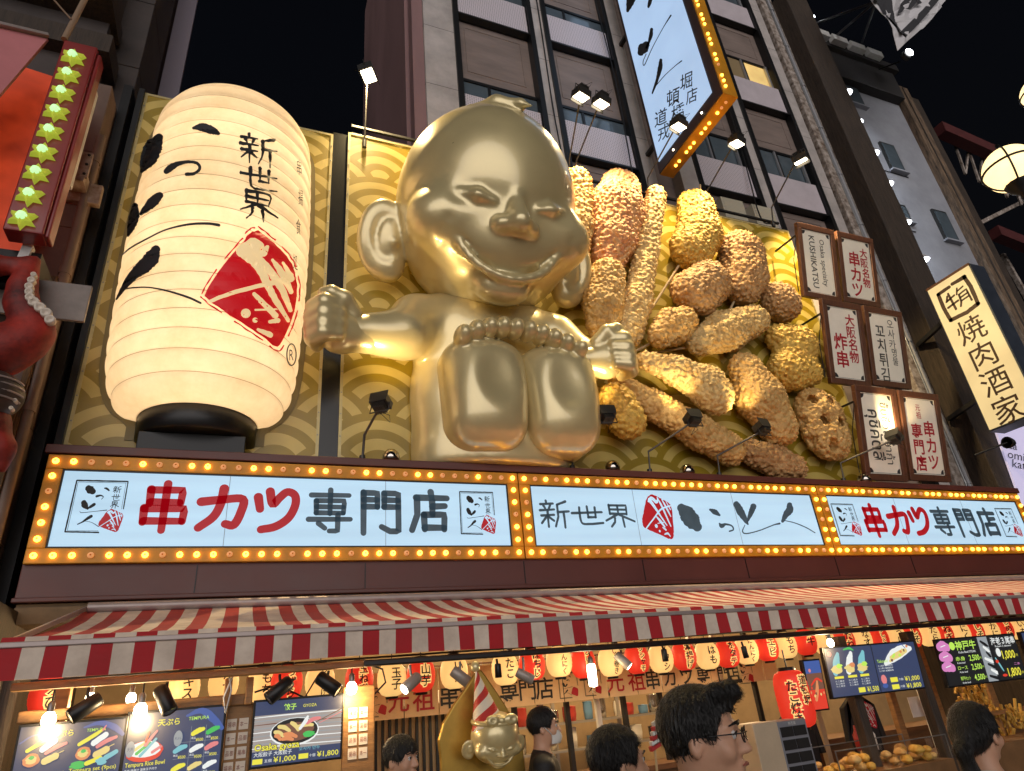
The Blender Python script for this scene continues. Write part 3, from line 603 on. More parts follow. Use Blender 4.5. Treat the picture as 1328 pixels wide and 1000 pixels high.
# ------------------------------------------------------------------ golden statue
M_gold = mat('gold_paint', (.70, .58, .30), .32, .38, var=.08, vscale=.8, coat=.7, bump=.02, bscale=3)
HC = np.array([4.02, -.40, 10.68])
SE = np.array
def head_f(X, Y, Z):
    c, s = math.cos(math.radians(20)), math.sin(math.radians(20))
    y0, z0 = Y - HC[1], Z - HC[2]; y = c * y0 + s * z0; z = -s * y0 + c * z0; x = X - HC[0]     # head pitched forward: local axes
    D = ell(x, y, z, (0, .05, .18), (1.84, 1.85, 2.06))
    D = smin(D, ell(x, y, z, (0, -.22, -.95), (1.50, 1.36, 1.14)), .5)                          # jaw
    D = smin(D, ell(x, y, z, (-1.12, -.94, -.66), (.72, .64, .60)), .34); D = smin(D, ell(x, y, z, (1.12, -.94, -.66), (.72, .64, .60)), .34)   # cheeks
    D = smin(D, ell(x, y, z, (0, -1.16, -1.86), (.52, .36, .30)), .30)                          # chin
    D = smin(D, ell(x, y, z, (0, -1.36, -1.08), (.70, .24, .34)), .30)                          # muzzle
    for s_ in (-1, 1):                                                                          # eye hollows, lids, slits
        D = smax(D, -chain(x, y, z, [(s_ * .30, -1.98, -.38, .12), (s_ * .62, -1.93, -.36, .13), (s_ * 1.05, -1.72, -.30, .10)], .05), .30)
        D = smin(D, chain(x, y, z, [(s_ * .44, -1.70, -.41, .05), (s_ * .72, -1.64, -.34, .12), (s_ * 1.0, -1.48, -.28, .06)], .06), .10)
        D = smax(D, -chain(x, y, z, [(s_ * .32, -1.84, -.40, .016), (s_ * .56, -1.81, -.28, .034), (s_ * .80, -1.73, -.24, .036), (s_ * 1.12, -1.53, -.30, .014)], .03), .03)
        D = smax(D, -chain(x, y, z, [(s_ * .10, -1.90, -.10, .02), (s_ * .22, -1.88, -.30, .045)], .03), .12)
        D = smin(D, ell(x, y, z, (s_ * .27, -1.72, -.84), (.19, .19, .16)), .09)                # nose wings
        D = smax(D, -ell(x, y, z, (s_ * .14, -1.88, -.97), (.07, .10, .06)), .05)
        D = smax(D, -chain(x, y, z, [(s_ * 1.20, -1.44, -.80, .002), (s_ * 1.23, -1.34, -.92, .02), (s_ * 1.20, -1.18, -1.10, .004)], .05), .22)   # smile folds at the cheeks
    D = smin(D, chain(x, y, z, [(0, -1.72, -.28, .08), (0, -1.80, -.54, .14), (0, -1.92, -.80, .21)], .1), .16)
    mouth = [(-1.12, -1.30, -.70, .025), (-.99, -1.40, -1.02, .055), (-.60, -1.53, -1.44, .075), (0, -1.58, -1.62, .08), (.60, -1.53, -1.44, .075), (.99, -1.40, -1.02, .055), (1.12, -1.30, -.70, .025)]
    mouth = [tuple(q) for q in np.hstack([catmull(np.array(mouth)[:, :3], 3), catmull(np.array(mouth)[:, [3, 3, 3]], 3)[:, :1]])]
    D = smax(D, -chain(x, y, z, mouth), .05)
    D = smin(D, chain(x, y, z, [(a * .97, b + .02, h - .14, .085) for a, b, h, r in mouth[2:-2]], .05), .07)
    # tuft of hair on the crown
    D = smin(D, chain(x, y, z, [(-.55, -.35, 2.02, .08), (-.1, -.62, 2.10, .18), (.28, -.95, 2.03, .10), (.42, -1.2, 1.90, .03)], .1), .08)
    D = smin(D, chain(x, y, z, [(-.85, .2, 1.90, .05), (-.5, -.2, 2.08, .11), (-.1, -.5, 2.12, .09)], .1), .10)
    for s_ in (-1, 1):                                                                          # ears
        e = ell(x, y, z, (s_ * 2.04, .14, -.80), (.52, .20, .82)); e = smin(e, ell(x, y, z, (s_ * 1.90, .10, -1.36), (.28, .18, .30)), .15)
        e = smax(e, -ell(x, y, z, (s_ * 2.04, -.12, -.72), (.34, .18, .60)), .07)
        e = smin(e, ell(x, y, z, (s_ * 1.94, .04, -.84), (.24, .12, .44)), .05)
        e = smin(e, ell(x, y, z, (s_ * 1.86, -.04, -.90), (.10, .09, .12)), .05)
        D = smin(D, e, .07)
    return D
def body_f(X, Y, Z):
    x = X - 4.05
    D = ell(x, Y, Z, (.06, .45, 6.8), (1.56, .78, 2.0)); D = smin(D, ell(x, Y, Z, (.06, .5, 5.6), (1.50, .68, 1.0)), .5)
    D = smin(D, ell(x, Y, Z, (0, .25, 8.3), (1.55, .66, .9)), .5)
    D = smin(D, cap(x, Y, Z, (-1.45, .1, 8.25), (-1.75, -.15, 7.75), .50, .46), .3); D = smin(D, cap(x, Y, Z, (1.45, .1, 8.25), (1.8, -.1, 7.7), .48, .42), .3)
    # left arm reaching out to the side, right arm to the skewers
    D = smin(D, cap(x, Y, Z, (-1.75, -.15, 7.75), (-2.62, -.32, 7.58), .40, .30), .2); D = smin(D, ell(x, Y, Z, (-2.15, -.25, 7.62), (.5, .33, .36)), .15)
    D = smin(D, cap(x, Y, Z, (1.8, -.1, 7.7), (2.15, -.35, 7.62), .36, .27), .2)
    D = smax(D, -cap(x, Y, Z, (0, -.75, 9.0), (0, -.95, 8.2), .025), .08)
    D = np.maximum(D, 5.40 - Z); return np.maximum(D, Y - .62)
def fist_f(cx, cy, cz, s):
    def f(X, Y, Z):
        x, y, z = (X - cx) * s, Y - cy, Z - cz
        D = ell(x, y, z, (.10, .04, -.02), (.32, .30, .42)); D = smin(D, cap(x, y, z, (.25, .05, -.08), (.62, .10, -.10), .29, .27), .22)
        for k, (dz, rr) in enumerate(((.24, .125), (.04, .14), (-.16, .135), (-.34, .115))):   # four curled fingers
            D = smin(D, chain(x, y, z, [(.08, -.27, dz + .05, rr), (-.16, -.30, dz + .03, rr * 1.06), (-.30, -.14, dz, rr * 1.05), (-.22, .10, dz - .02, rr * .9)], .14), .05)
        D = smin(D, chain(x, y, z, [(.34, -.10, .22, .16), (.16, -.24, .42, .15), (-.06, -.26, .50, .13), (-.18, -.24, .50, .10)], .06), .06)   # thumb laid over the top
        return D
    return f
def rbox(X, Y, Z, c, b, r):
    qx, qy, qz = np.abs(X - c[0]) - b[0] + r, np.abs(Y - c[1]) - b[1] + r, np.abs(Z - c[2]) - b[2] + r
    return np.sqrt(np.maximum(qx, 0) ** 2 + np.maximum(qy, 0) ** 2 + np.maximum(qz, 0) ** 2) + np.minimum(np.maximum(np.maximum(qx, qy), qz), 0) - r
def foot_f(sx, cx, w):
    def f(X, Y, Z):
        x = X - cx; tp = 1 + .06 * (Z - 6.7)                   # a little wider towards the toes
        D = rbox(x / tp, Y, Z, (0, .0, 6.60), (w, .80, 1.06), .50)
        D = smin(D, ell(x, Y, Z, (0, -.52, 6.62), (w * .74, .40, .82)), .35)
        D = smax(D, -ell(x, Y, Z, (-sx * w * .1, -1.08, 6.72), (w * .40, .20, .42)), .30)
        return D
    return f
TOES = [at(px, py, -.74) for px, py in ((600, 441), (617, 435), (634, 431), (651, 430), (668, 432), (685, 435), (701, 439), (717, 445), (733, 451), (750, 459))]
def toes_f(a, b):
    def f(X, Y, Z):
        D = None
        for k in range(a, b):
            c = TOES[k]; e = ell(X, Y, Z, (c[0], c[1] - .02, c[2] + .07), (.158, .27, .19)); D = e if D is None else smin(D, e, .02)
        return D
    return f
st = thing('golden_statue', (4.05, 0, 5.40), 'giant golden smiling baby statue sitting with its bare foot soles to the street', 'statue')
lo, hi = HC - np.array([2.75, 2.7, 2.7]), HC + np.array([2.75, 2.3, 2.6])
head_o = sobj('head', head_f, lo, hi, .042, M_gold, st, smooth=4)
sobj('body', body_f, (1.0, -1.4, 5.3), (7.1, .9, 9.6), .05, M_gold, st, smooth=3)
sobj('fist', fist_f(1.03, -.38, 7.60, 1), (.3, -1.2, 6.8), (2.0, .5, 8.3), .03, M_gold, st, smooth=2)
sobj('fist', fist_f(6.42, -.42, 7.62, -1), (5.4, -1.2, 6.8), (7.1, .5, 8.3), .03, M_gold, st, smooth=2)
def both(a, b): return lambda X, Y, Z: smin(a(X, Y, Z), b(X, Y, Z), .05)
sobj('foot', both(foot_f(-1, 3.72, .765), toes_f(0, 5)), (2.6, -1.3, 5.4), (4.72, .95, 8.5), .032, M_gold, st, smooth=2)
sobj('foot', both(foot_f(1, 5.18, .745), toes_f(5, 10)), (4.1, -1.3, 5.4), (6.3, .95, 8.5), .032, M_gold, st, smooth=2)
sm = MB(); sm.tube([(2.42, -.36, 5.5), (2.36, -.2, 6.6), (2.5, -.33, 7.6), (2.72, -.42, 8.4)], .012, 5)
# ------------------------------------------------------------------ breaded skewers on the board
tex = bpy.data.textures.new('crumb', 'VORONOI'); tex.noise_scale = .095; tex.distance_metric = 'DISTANCE'
tex2 = bpy.data.textures.new('crumb_fine', 'CLOUDS'); tex2.noise_scale = .05
def crumb_mat(name, c1, c2):
    m = mat(name, c1, .62); nt = m.node_tree; n = nt.nodes; L = nt.links; b = n['Principled BSDF']
    tc = n.new('ShaderNodeTexCoord'); v = n.new('ShaderNodeTexVoronoi'); v.inputs['Scale'].default_value = 11; L.new(tc.outputs['Object'], v.inputs['Vector'])
    nz = n.new('ShaderNodeTexNoise'); nz.inputs['Scale'].default_value = 2.2; nz.inputs['Detail'].default_value = 4; L.new(tc.outputs['Object'], nz.inputs['Vector'])
    sep = n.new('ShaderNodeSeparateColor'); L.new(v.outputs['Color'], sep.inputs[0])
    ad = n.new('ShaderNodeMath'); ad.operation = 'MULTIPLY_ADD'; ad.inputs[1].default_value = .45; L.new(sep.outputs[0], ad.inputs[0]); 
    sb = n.new('ShaderNodeMath'); sb.operation = 'SUBTRACT'; sb.inputs[1].default_value = .22; L.new(nz.outputs['Fac'], sb.inputs[0]); L.new(sb.outputs[0], ad.inputs[2])
    rp = n.new('ShaderNodeValToRGB'); e = rp.color_ramp.elements; e[0].position = .2; e[0].color = (*c2, 1); e[1].position = .75; e[1].color = (*c1, 1); L.new(ad.outputs[0], rp.inputs[0]); L.new(rp.outputs[0], b.inputs['Base Color'])
    bp = n.new('ShaderNodeBump'); bp.inputs['Strength'].default_value = .6; bp.inputs['Distance'].default_value = .04; bp.invert = True; L.new(v.outputs['Distance'], bp.inputs['Height']); L.new(bp.outputs[0], b.inputs['Normal']); return m
CM = [crumb_mat('crumb_tan', (.66, .42, .15), (.46, .25, .07)), crumb_mat('crumb_gold', (.70, .45, .09), (.50, .28, .045)), crumb_mat('crumb_pink', (.62, .34, .14), (.50, .19, .08)), crumb_mat('crumb_brown', (.54, .32, .13), (.36, .18, .06)), crumb_mat('crumb_pale', (.70, .49, .20), (.50, .30, .10))]
M_tail = mat('prawn_tail', (.34, .05, .025), .4, var=.4, vscale=6); M_stick = mat('bamboo_stick', (.55, .40, .22), .6)
def fried(label, pts, mi, Y=.25, holes=None, squash=.75, name='fried_skewer', k=.12, disp=.055):
    """pts: (px, py, radius in px) along the piece, placed on the plane y = Y and given real thickness"""
    W3 = []
    for px, py, r in pts:
        a = at(px, py, Y); b = at(px + r, py, Y); c = at(px, py + r, Y); W3.append((a[0], a[1], a[2], .5 * (np.linalg.norm(b - a) / 1.08 + np.linalg.norm(c - a) / 1.38) ))
    W3 = [(x, y, z, r * .97) for x, y, z, r in W3]
    mx = max(w[3] for w in W3) + .2; P = np.array(W3); lo = P[:, :3].min(0) - mx; hi = P[:, :3].max(0) + mx
    def f(X, Yy, Z):
        y = (Yy - Y) / squash + Y; D = chain(X, y, Z, W3, k) if len(W3) > 1 else ell(X, y, Z, W3[0][:3], (W3[0][3],) * 3)
        for hx, hz, hr in holes or []:
            D = smax(D, -(np.maximum(np.sqrt((X - hx) ** 2 + (Z - hz) ** 2) - hr, Yy - Y - .05)), .07)
        return np.maximum(D * squash, Yy - (YB + .05))
    t = thing(name, (P[:, 0].mean(), Y, P[:, 2].min() - .2), label, 'fried skewer', 'giant fried skewer models on the board')
    o = sobj('breading', f, lo, hi, .023, CM[mi], t)
    d = o.modifiers.new('crumbs', 'DISPLACE'); d.texture = tex; d.strength = -disp * 1.55; d.mid_level = .45; d.texture_coords = 'LOCAL'
    d2 = o.modifiers.new('fine', 'DISPLACE'); d2.texture = tex2; d2.strength = disp * .25; d2.texture_coords = 'LOCAL'
    return t
def stick(t, a, b, r=.03, m=None, nm='stick', Y=.3):
    MB().tube([at(*a, Y), at(*b, Y)], r, 7).build(nm, m or M_stick, t)
def tail(t, px, py, d, Y=.2):
    for s in (-1, 1):
        a = at(px, py, Y); b = at(px + s * 7 + d[0] * 14, py + d[1] * 22, Y - .03); mb = MB(); mb.tube([a, (a + b) / 2, b], [.06, .10, .05], 7); mb.build('tail', M_tail, t)
t = fried('breaded prawn with a pink tail close beside the golden ear', [(749, 234, 19), (751, 290, 20), (750, 330, 14), (746, 362, 9)], 0, Y=.1); tail(t, 746, 372, (-.2, .6))
t = fried('wide pinkish breaded fillet that rises over the top edge of the board', [(805, 244, 26), (800, 272, 36), (795, 310, 31), (790, 335, 24)], 2, Y=.2); stick(t, (792, 330), (785, 450))
t = fried('breaded prawn pointing its red tail down at the golden fist', [(789, 356, 24), (782, 395, 28), (780, 425, 22)], 0, Y=.05); tail(t, 780, 438, (0, .6), 0)
t = fried('long slim breaded stick standing upright between the prawns and the yellow piece', [(851, 253, 13), (840, 320, 15), (827, 390, 20), (815, 433, 20)], 4, Y=.15); stick(t, (815, 430), (806, 462))
t = fried('curved yellow breaded piece at the top edge of the board', [(903, 270, 24), (908, 300, 27), (896, 324, 28)], 1, Y=.2, k=.2); stick(t, (880, 345), (845, 400)); stick(t, (908, 252), (908, 240))
t = fried('large dark brown breaded piece, the topmost on the right below the vents', [(962, 328, 29), (966, 356, 29), (962, 372, 25)], 3, Y=.2); stick(t, (955, 385), (935, 425))
t = fried('dark lumpy breaded piece directly below the curved yellow one', [(895, 378, 27), (920, 366, 27), (912, 390, 20)], 3, Y=.1, k=.2); stick(t, (882, 400), (850, 440))
t = fried('small rounded breaded piece between the slim stick and the lumpy dark one', [(856, 436, 18), (872, 424, 25), (888, 414, 18)], 0, Y=.05); stick(t, (845, 445), (815, 460))
t = fried('plump breaded piece tilted like a spindle in the middle of the bunch', [(905, 446, 17), (940, 430, 27), (980, 414, 19)], 4, Y=.15); stick(t, (895, 450), (820, 462))
t = fried('small round brown breaded ball left of the middle menu plates', [(1012, 392, 26)], 3, Y=.25)
t = fried('square cornered breaded slab with a greenish crust above the holed slice', [(1012, 440, 20), (1038, 446, 20), (1020, 482, 22), (1046, 482, 20)], 1, Y=.25, k=.3)
t = fried('large oval breaded cutlet left of the holed slice', [(968, 480, 24), (985, 515, 35), (1008, 552, 28)], 0, Y=.15)
LH = [at(*q, .1) for q in ((1052, 520), (1072, 522), (1044, 544), (1056, 570), (1078, 578), (1086, 550), (1065, 547))]
t = fried('round breaded slice of lotus root with holes through it', [(1063, 538, 36), (1071, 562, 36)], 0, Y=.25, holes=[(h[0], h[2], .125) for h in LH], squash=.5, k=.3)
t = fried('breaded fish shaped piece widening away from the golden fist', [(838, 468, 14), (880, 482, 22), (918, 502, 29), (926, 512, 28)], 4, Y=.0); stick(t, (838, 466), (806, 458), .05)
t = fried('longest breaded stick running down to the ledge spotlights', [(802, 497, 15), (850, 527, 22), (905, 560, 25), (945, 582, 24)], 0, Y=.2); stick(t, (802, 495), (790, 482), .05)
t = fried('round breaded ball just under the golden fist', [(800, 520, 27), (812, 543, 30)], 1, Y=.15)
t = fried('lowest breaded piece that rests on the ledge behind the square headed spotlight', [(978, 588, 20), (1008, 600, 23), (1030, 606, 18)], 3, Y=.3)
# ------------------------------------------------------------------ the building behind the boards
YF = 1.5
M_conc = mat('grey_concrete', srgb(178, 170, 166), .8, var=.28, vscale=1.1, bump=.25, bscale=5)
M_mauve = mat('mauve_side_wall', srgb(140, 108, 108), .75, var=.15, vscale=.9, stretch=(1, 1, .4))
M_panel = mat('pale_spandrel', srgb(196, 186, 192), .5, var=.10, vscale=2)
M_infill = mat('brown_infill', srgb(128, 113, 106), .6, var=.25, vscale=1.4, stretch=(.5, 1, 2))
M_glass = mat('dark_glass', (.09, .115, .135), .12, spec=.8, var=.2, vscale=1)
M_warmglass = emat('warm_window', (1., .62, .22), .5, var=.5, vscale=1.1)
def perforated():
    m = mat('perforated_screen', (.55, .5, .52), .5); nt = m.node_tree; n = nt.nodes; L = nt.links; b = n['Principled BSDF']
    tc = n.new('ShaderNodeTexCoord'); sp = n.new('ShaderNodeSeparateXYZ'); L.new(tc.outputs['Object'], sp.inputs[0])
    def mm(op, a, v=None, w=None):
        q = n.new('ShaderNodeMath'); q.operation = op; L.new(a, q.inputs[0])
        if v is not None: q.inputs[1].default_value = v
        if w is not None: L.new(w, q.inputs[1])
        return q.outputs[0]
    a = mm('PINGPONG', mm('MULTIPLY', sp.outputs[0], 16.), .5); c = mm('PINGPONG', mm('MULTIPLY', sp.outputs[2], 16.), .5)
    r = mm('ADD', mm('MULTIPLY', a, w=a), w=mm('MULTIPLY', c, w=c)); g = mm('LESS_THAN', r, .05)
    mx = n.new('ShaderNodeMix'); mx.data_type = 'RGBA'; mx.inputs[6].default_value = (*srgb(206, 196, 202), 1); mx.inputs[7].default_value = (.10, .09, .10, 1); L.new(g, mx.inputs[0]); L.new(mx.outputs[2], b.inputs['Base Color']); return m
M_perf = perforated()
bd = thing('office_building', (10.4, YF, 0), 'tall grey concrete building with mauve spandrels and dark mullions behind the boards', 'building')
ZT = 31.
w = MB(); w.box(3.5, 17.9, YF + .42, YF + 9, 3.4, ZT); wl = w.build('wall', M_infill, bd)
cols = [(3.42, 4.32), (6.98, 7.36), (9.93, 10.40), (11.35, 11.98), (14.46, 14.86), (17.42, 17.95)]
for a, b in cols:
    c = MB(); c.box(a, b, YF, YF + .5, 3.4, ZT)
    for k in range(8): c.box(a - .003, b + .003, YF - .004, YF + .2, 9.5 + k * 2.42, 9.515 + k * 2.42, 1)
    c.build('column', [M_conc, M_dark], bd, bevel=.015)
MB().box(3.0, 3.418, YF + .55, YF + 8, 3.4, ZT).box(3.1, 3.42, YF + .1, YF + .5, 3.4, ZT).build('side_wall', M_mauve, bd)
bays = [(4.32, 6.98), (7.36, 9.93), (11.98, 14.46), (14.86, 17.42)]
fl = [10.55, 15.36, 20.16, 24.97]
for bi, (a, b) in enumerate(bays):
    f = MB()
    for x0, x1 in ((a, a + .16), (b - .16, b)):
        f.box(x0, x1, YF - .06, YF + .3, 5, ZT)
    f.build('mullion', M_black, bd)
    a, b = a + .16, b - .16
    for fi, z in enumerate(fl):
        top = z + 1.42
        p = MB(); p.box(a + .03, b - .03, YF + .02, YF + .08, z + .06, top - .03); p.build('spandrel', M_perf if bi in (0, 1) or (bi == 2 and fi == 1) else M_panel, bd)
        MB().box(a, b, YF - .03, YF + .2, z - .02, z + .05).build('ledge', M_black, bd)
        # window strip
        wf = MB(); wf.box(a, b, YF + .14, YF + .24, top - .03, top + .05); wf.box(a, b, YF + .14, YF + .24, top + .66 + (.6 if bi > 1 else 0), top + .76 + (.6 if bi > 1 else 0))
        split = a + (b - a) * (.36 if bi < 2 else .45); wt = top + .66 + (.6 if bi > 1 else 0)
        wf.box(split - .04, split + .04, YF + .15, YF + .23, top + .05, wt); wo = wf.build('window', M_black, bd)
        warm = bi == 3 and fi == 2
        MB().box(a, split - .04, YF + .18, YF + .2, top + .05, wt).build('pane', mat('curtained_glass', (.30, .22, .12), .3) if warm else M_glass, wo)
        MB().box(split + .04, b, YF + .19, YF + .21, top + .05, wt).build('pane', M_warmglass if warm else M_glass, wo)
        if bi > 1: MB().box(b - .22, b - .14, YF + .08, YF + .16, top + .05, wt).box(a + (b - a) * .38, a + (b - a) * .38 + .06, YF + .1, YF + .16, top + .05, wt).build('sash', mat('aluminium', (.5, .5, .52), .35, .7), wo)
        # infill with a raised frame
        q = MB(); z0, z1 = wt + .10, z + 4.81 - .05
        q.box(a, b, YF + .22, YF + .46, z0, z1)
        for u0, u1, v0, v1 in ((a + .25, b - .25, z0 + .42, z0 + .46), (a + .25, b - .25, z1 - .24, z1 - .20), (a + .25, a + .29, z0 + .46, z1 - .24), (b - .29, b - .25, z0 + .46, z1 - .24)): q.box(u0, u1, YF + .205, YF + .225, v0, v1)
        q.build('infill_panel', M_infill, bd)
tag(MB().tube([(1.4, YB + .04, 13.31), (5.0, YB + .04, 13.33), (9.0, YB + .04, 13.30), (13.9, YB + .04, 13.32)], .022, 6).build('conduit', M_dark), 'dark conduit running along the top edge of the wide wave board', 'conduit')
for pts, lb in (([(9.5, YF - .08, 29), (9.52, YF - .1, 24), (9.6, YF - .12, 19), (9.3, YF - .3, 14.2), (9.14, YB, 13.4)], 'black cable dropping down the facade to the floodlight by the blade sign'), ([(14.3, YF - .08, 29), (14.25, YF - .1, 22), (14.1, YF - .1, 17), (13.6, YF - .4, 14.2), (13.38, YB, 13.4)], 'black cable dropping down the facade to the last floodlight on the right'), ([(7.2, YF - .03, 29), (7.25, YF - .04, 22), (7.2, YF - .05, 17), (7.0, YF - .5, 14.0), (6.9, YB, 13.4)], 'black cable running down the concrete column above the golden head')):
    tag(MB().tube([tuple(q) + () for q in catmull(np.array(pts), 6)], .022, 5).build('facade_cable', M_black), lb, 'cable')
# vents just over the board
for x in (12.55, 13.75):
    v = MB(); v.box(x, x + .85, YF - .12, YF + .3, 14.1, 14.95, 0)
    for k in range(7): v.frame_box((x + .425, YF - .13, 14.2 + k * .11), (.38, 0, 0), (0, .03, -.03), (0, .006, .006), 1)
    v.build('vent', [mat('vent_cream', (.50, .46, .36), .5), mat('vent_slat', (.66, .62, .5), .5)], bd)
br = MB()
for z in (13.7, 14.6): br.box(1.4, 13.8, YB + .1, YB + .16, z - 1.0, z - .94)
for x in (2.2, 4.6, 7.0, 9.4, 11.6, 13.6): br.bar((x, YB + .12, 13.2), (x, YF, 13.9), .05)
tag(br.build('bracing', M_dark), 'dark steel bracing that ties the wide wave board to the building', 'steel bracing')
# rusty sheet edge and pipes at the right corner of the building
M_rust = mat('peeling_paint', srgb(168, 158, 150), .7, var=.5, vscale=5, dirt=(.08, .045, .025), bump=.4, bscale=14)
for x, y, wd, mm_, lb in ((18.05, 1.38, .34, M_rust, 'peeling white sheet metal strip running up the corner of the grey building'), (18.72, 1.55, .30, M_rust, 'narrow rusty edged strip beside the dark timber pier')):
    b = MB(); b.box(x, x + wd, y, y + .5, 5.0, ZT)
    tag(b.build('corner_strip', mm_, bevel=.02), lb, 'cladding strip')
for x, r, lb in ((18.47, .035, 'thin bright pipe beside the peeling strip'), (18.58, .05, 'grey downpipe between the thin bright pipe and the dark pier'), (18.66, .03, 'slim dark conduit tight against the dark pier')):
    b = MB(); b.tube([(x, 1.42, 5.2), (x, 1.42, ZT)], r, 8)
    for k in range(10): b.tube([(x, 1.42, 6 + k * 2.3), (x, 1.42, 6.1 + k * 2.3)], r * 1.5, 8)
    tag(b.build('wall_pipe', M_grey if r < .05 else mat('pipe_grey', (.3, .3, .32), .5)), lb, 'pipe', 'pipes up the building corner')
# ------------------------------------------------------------------ blade sign, perpendicular to the wall
XB = 10.0; y0, y1, zb, zt = -1.62, .82, 15.1, 25.5
t = thing('blade_sign', (XB + .25, -.5, zb), 'tall blue white blade sign with black brush letters and a rim of amber bulbs', 'blade sign')
MB().box(XB + .02, XB + .5, y0 - .28, y1 + .12, zb - .35, zt).build('box', mat('blade_brown', (.045, .022, .016), .4), t, bevel=.01)
MB().box(XB - .005, XB + .02, y0, y1, zb, zt - .3).build('face', emat('blade_face', srgb(170, 200, 235), .92, var=.08, vscale=.8, base=(.2, .22, .26)), t)
rim = MB(); rim.box(XB + .04, XB + .48, y0 - .31, y0 - .28, zb - .38, zt); rim.box(XB + .04, XB + .48, y0 - .28, y1 + .12, zb - .38, zb - .35); rim.build('rim', M_goldframe, t)
for k in range(52):
    if k % 4 != 3: o = put_bulb((XB + .16, y0 - .31, zb - .1 + k * .20), True, t)
for k in range(14):
    if k % 4 != 3:
        o = put_bulb((XB + .26, y0 - .1 + k * .17, zb - .38), True, t); o.rotation_euler = (math.pi / 2, 0, 0)
for k in range(2):
    o = MB(); o.lathe([(.03, 0), (.02, .02), (0, .03)], (XB + .02, y0 + .5 + k * 1.3, zb - .18), 8, axis=((0, 1, 0), (0, 0, 1), (-1, 0, 0))); o.build('rim_lamp', M_lens, t)
MB().bar((XB + .25, y1, zb + 1), (XB + .25, YF, zb + 1), .12).build('bracket', M_dark, t); MB().bar((XB + .25, y1, zb + 6), (XB + .25, YF, zb + 6), .12).build('bracket', M_dark, t)
mb = MB(); fb = lambda u, v: tuple(atx(u, v, XB - .009)); R_ = lambda P, rag=.1: ribbon(mb, P, fb, 0, n=7, across=2, rag=rag)
R_([(822, -22, 12), (820, -8, 14), (817, 4, 10), (814, 14, 4)]); R_([(846, -12, 2), (843, 2, 5), (841, 9, 3)])
R_([(845, 38, 4), (844, 46, 5), (841, 56, 3), (838, 62, 3)]); R_([(838, 58, 9), (834, 63, 14), (831, 68, 9)])
R_([(870, 20, 2), (860, 36, 1), (846, 62, 1), (836, 84, 1.2), (834, 80, 1), (838, 70, 1)], 0)
R_([(857, 78, 4), (856, 88, 6), (852, 104, 4), (846, 121, 2)]); R_([(850, 112, 1), (862, 98, 1), (875, 86, 1), (884, 79, 1.6)], 0)
for ch, x, y, h in (('堀', 890, 105, 21), ('店', 897, 124, 19), ('頓', 873, 126, 22), ('橋', 879, 146, 22), ('道', 857, 152, 21), ('戎', 861, 171, 20)):
    text(mb, ch, lambda u, v: fb(x + u * .75 + v * .02, y - v - u * .35), 0, 0, h, bold=.006, shear=.0)
mb.build('brush_letters', M_ink, t)
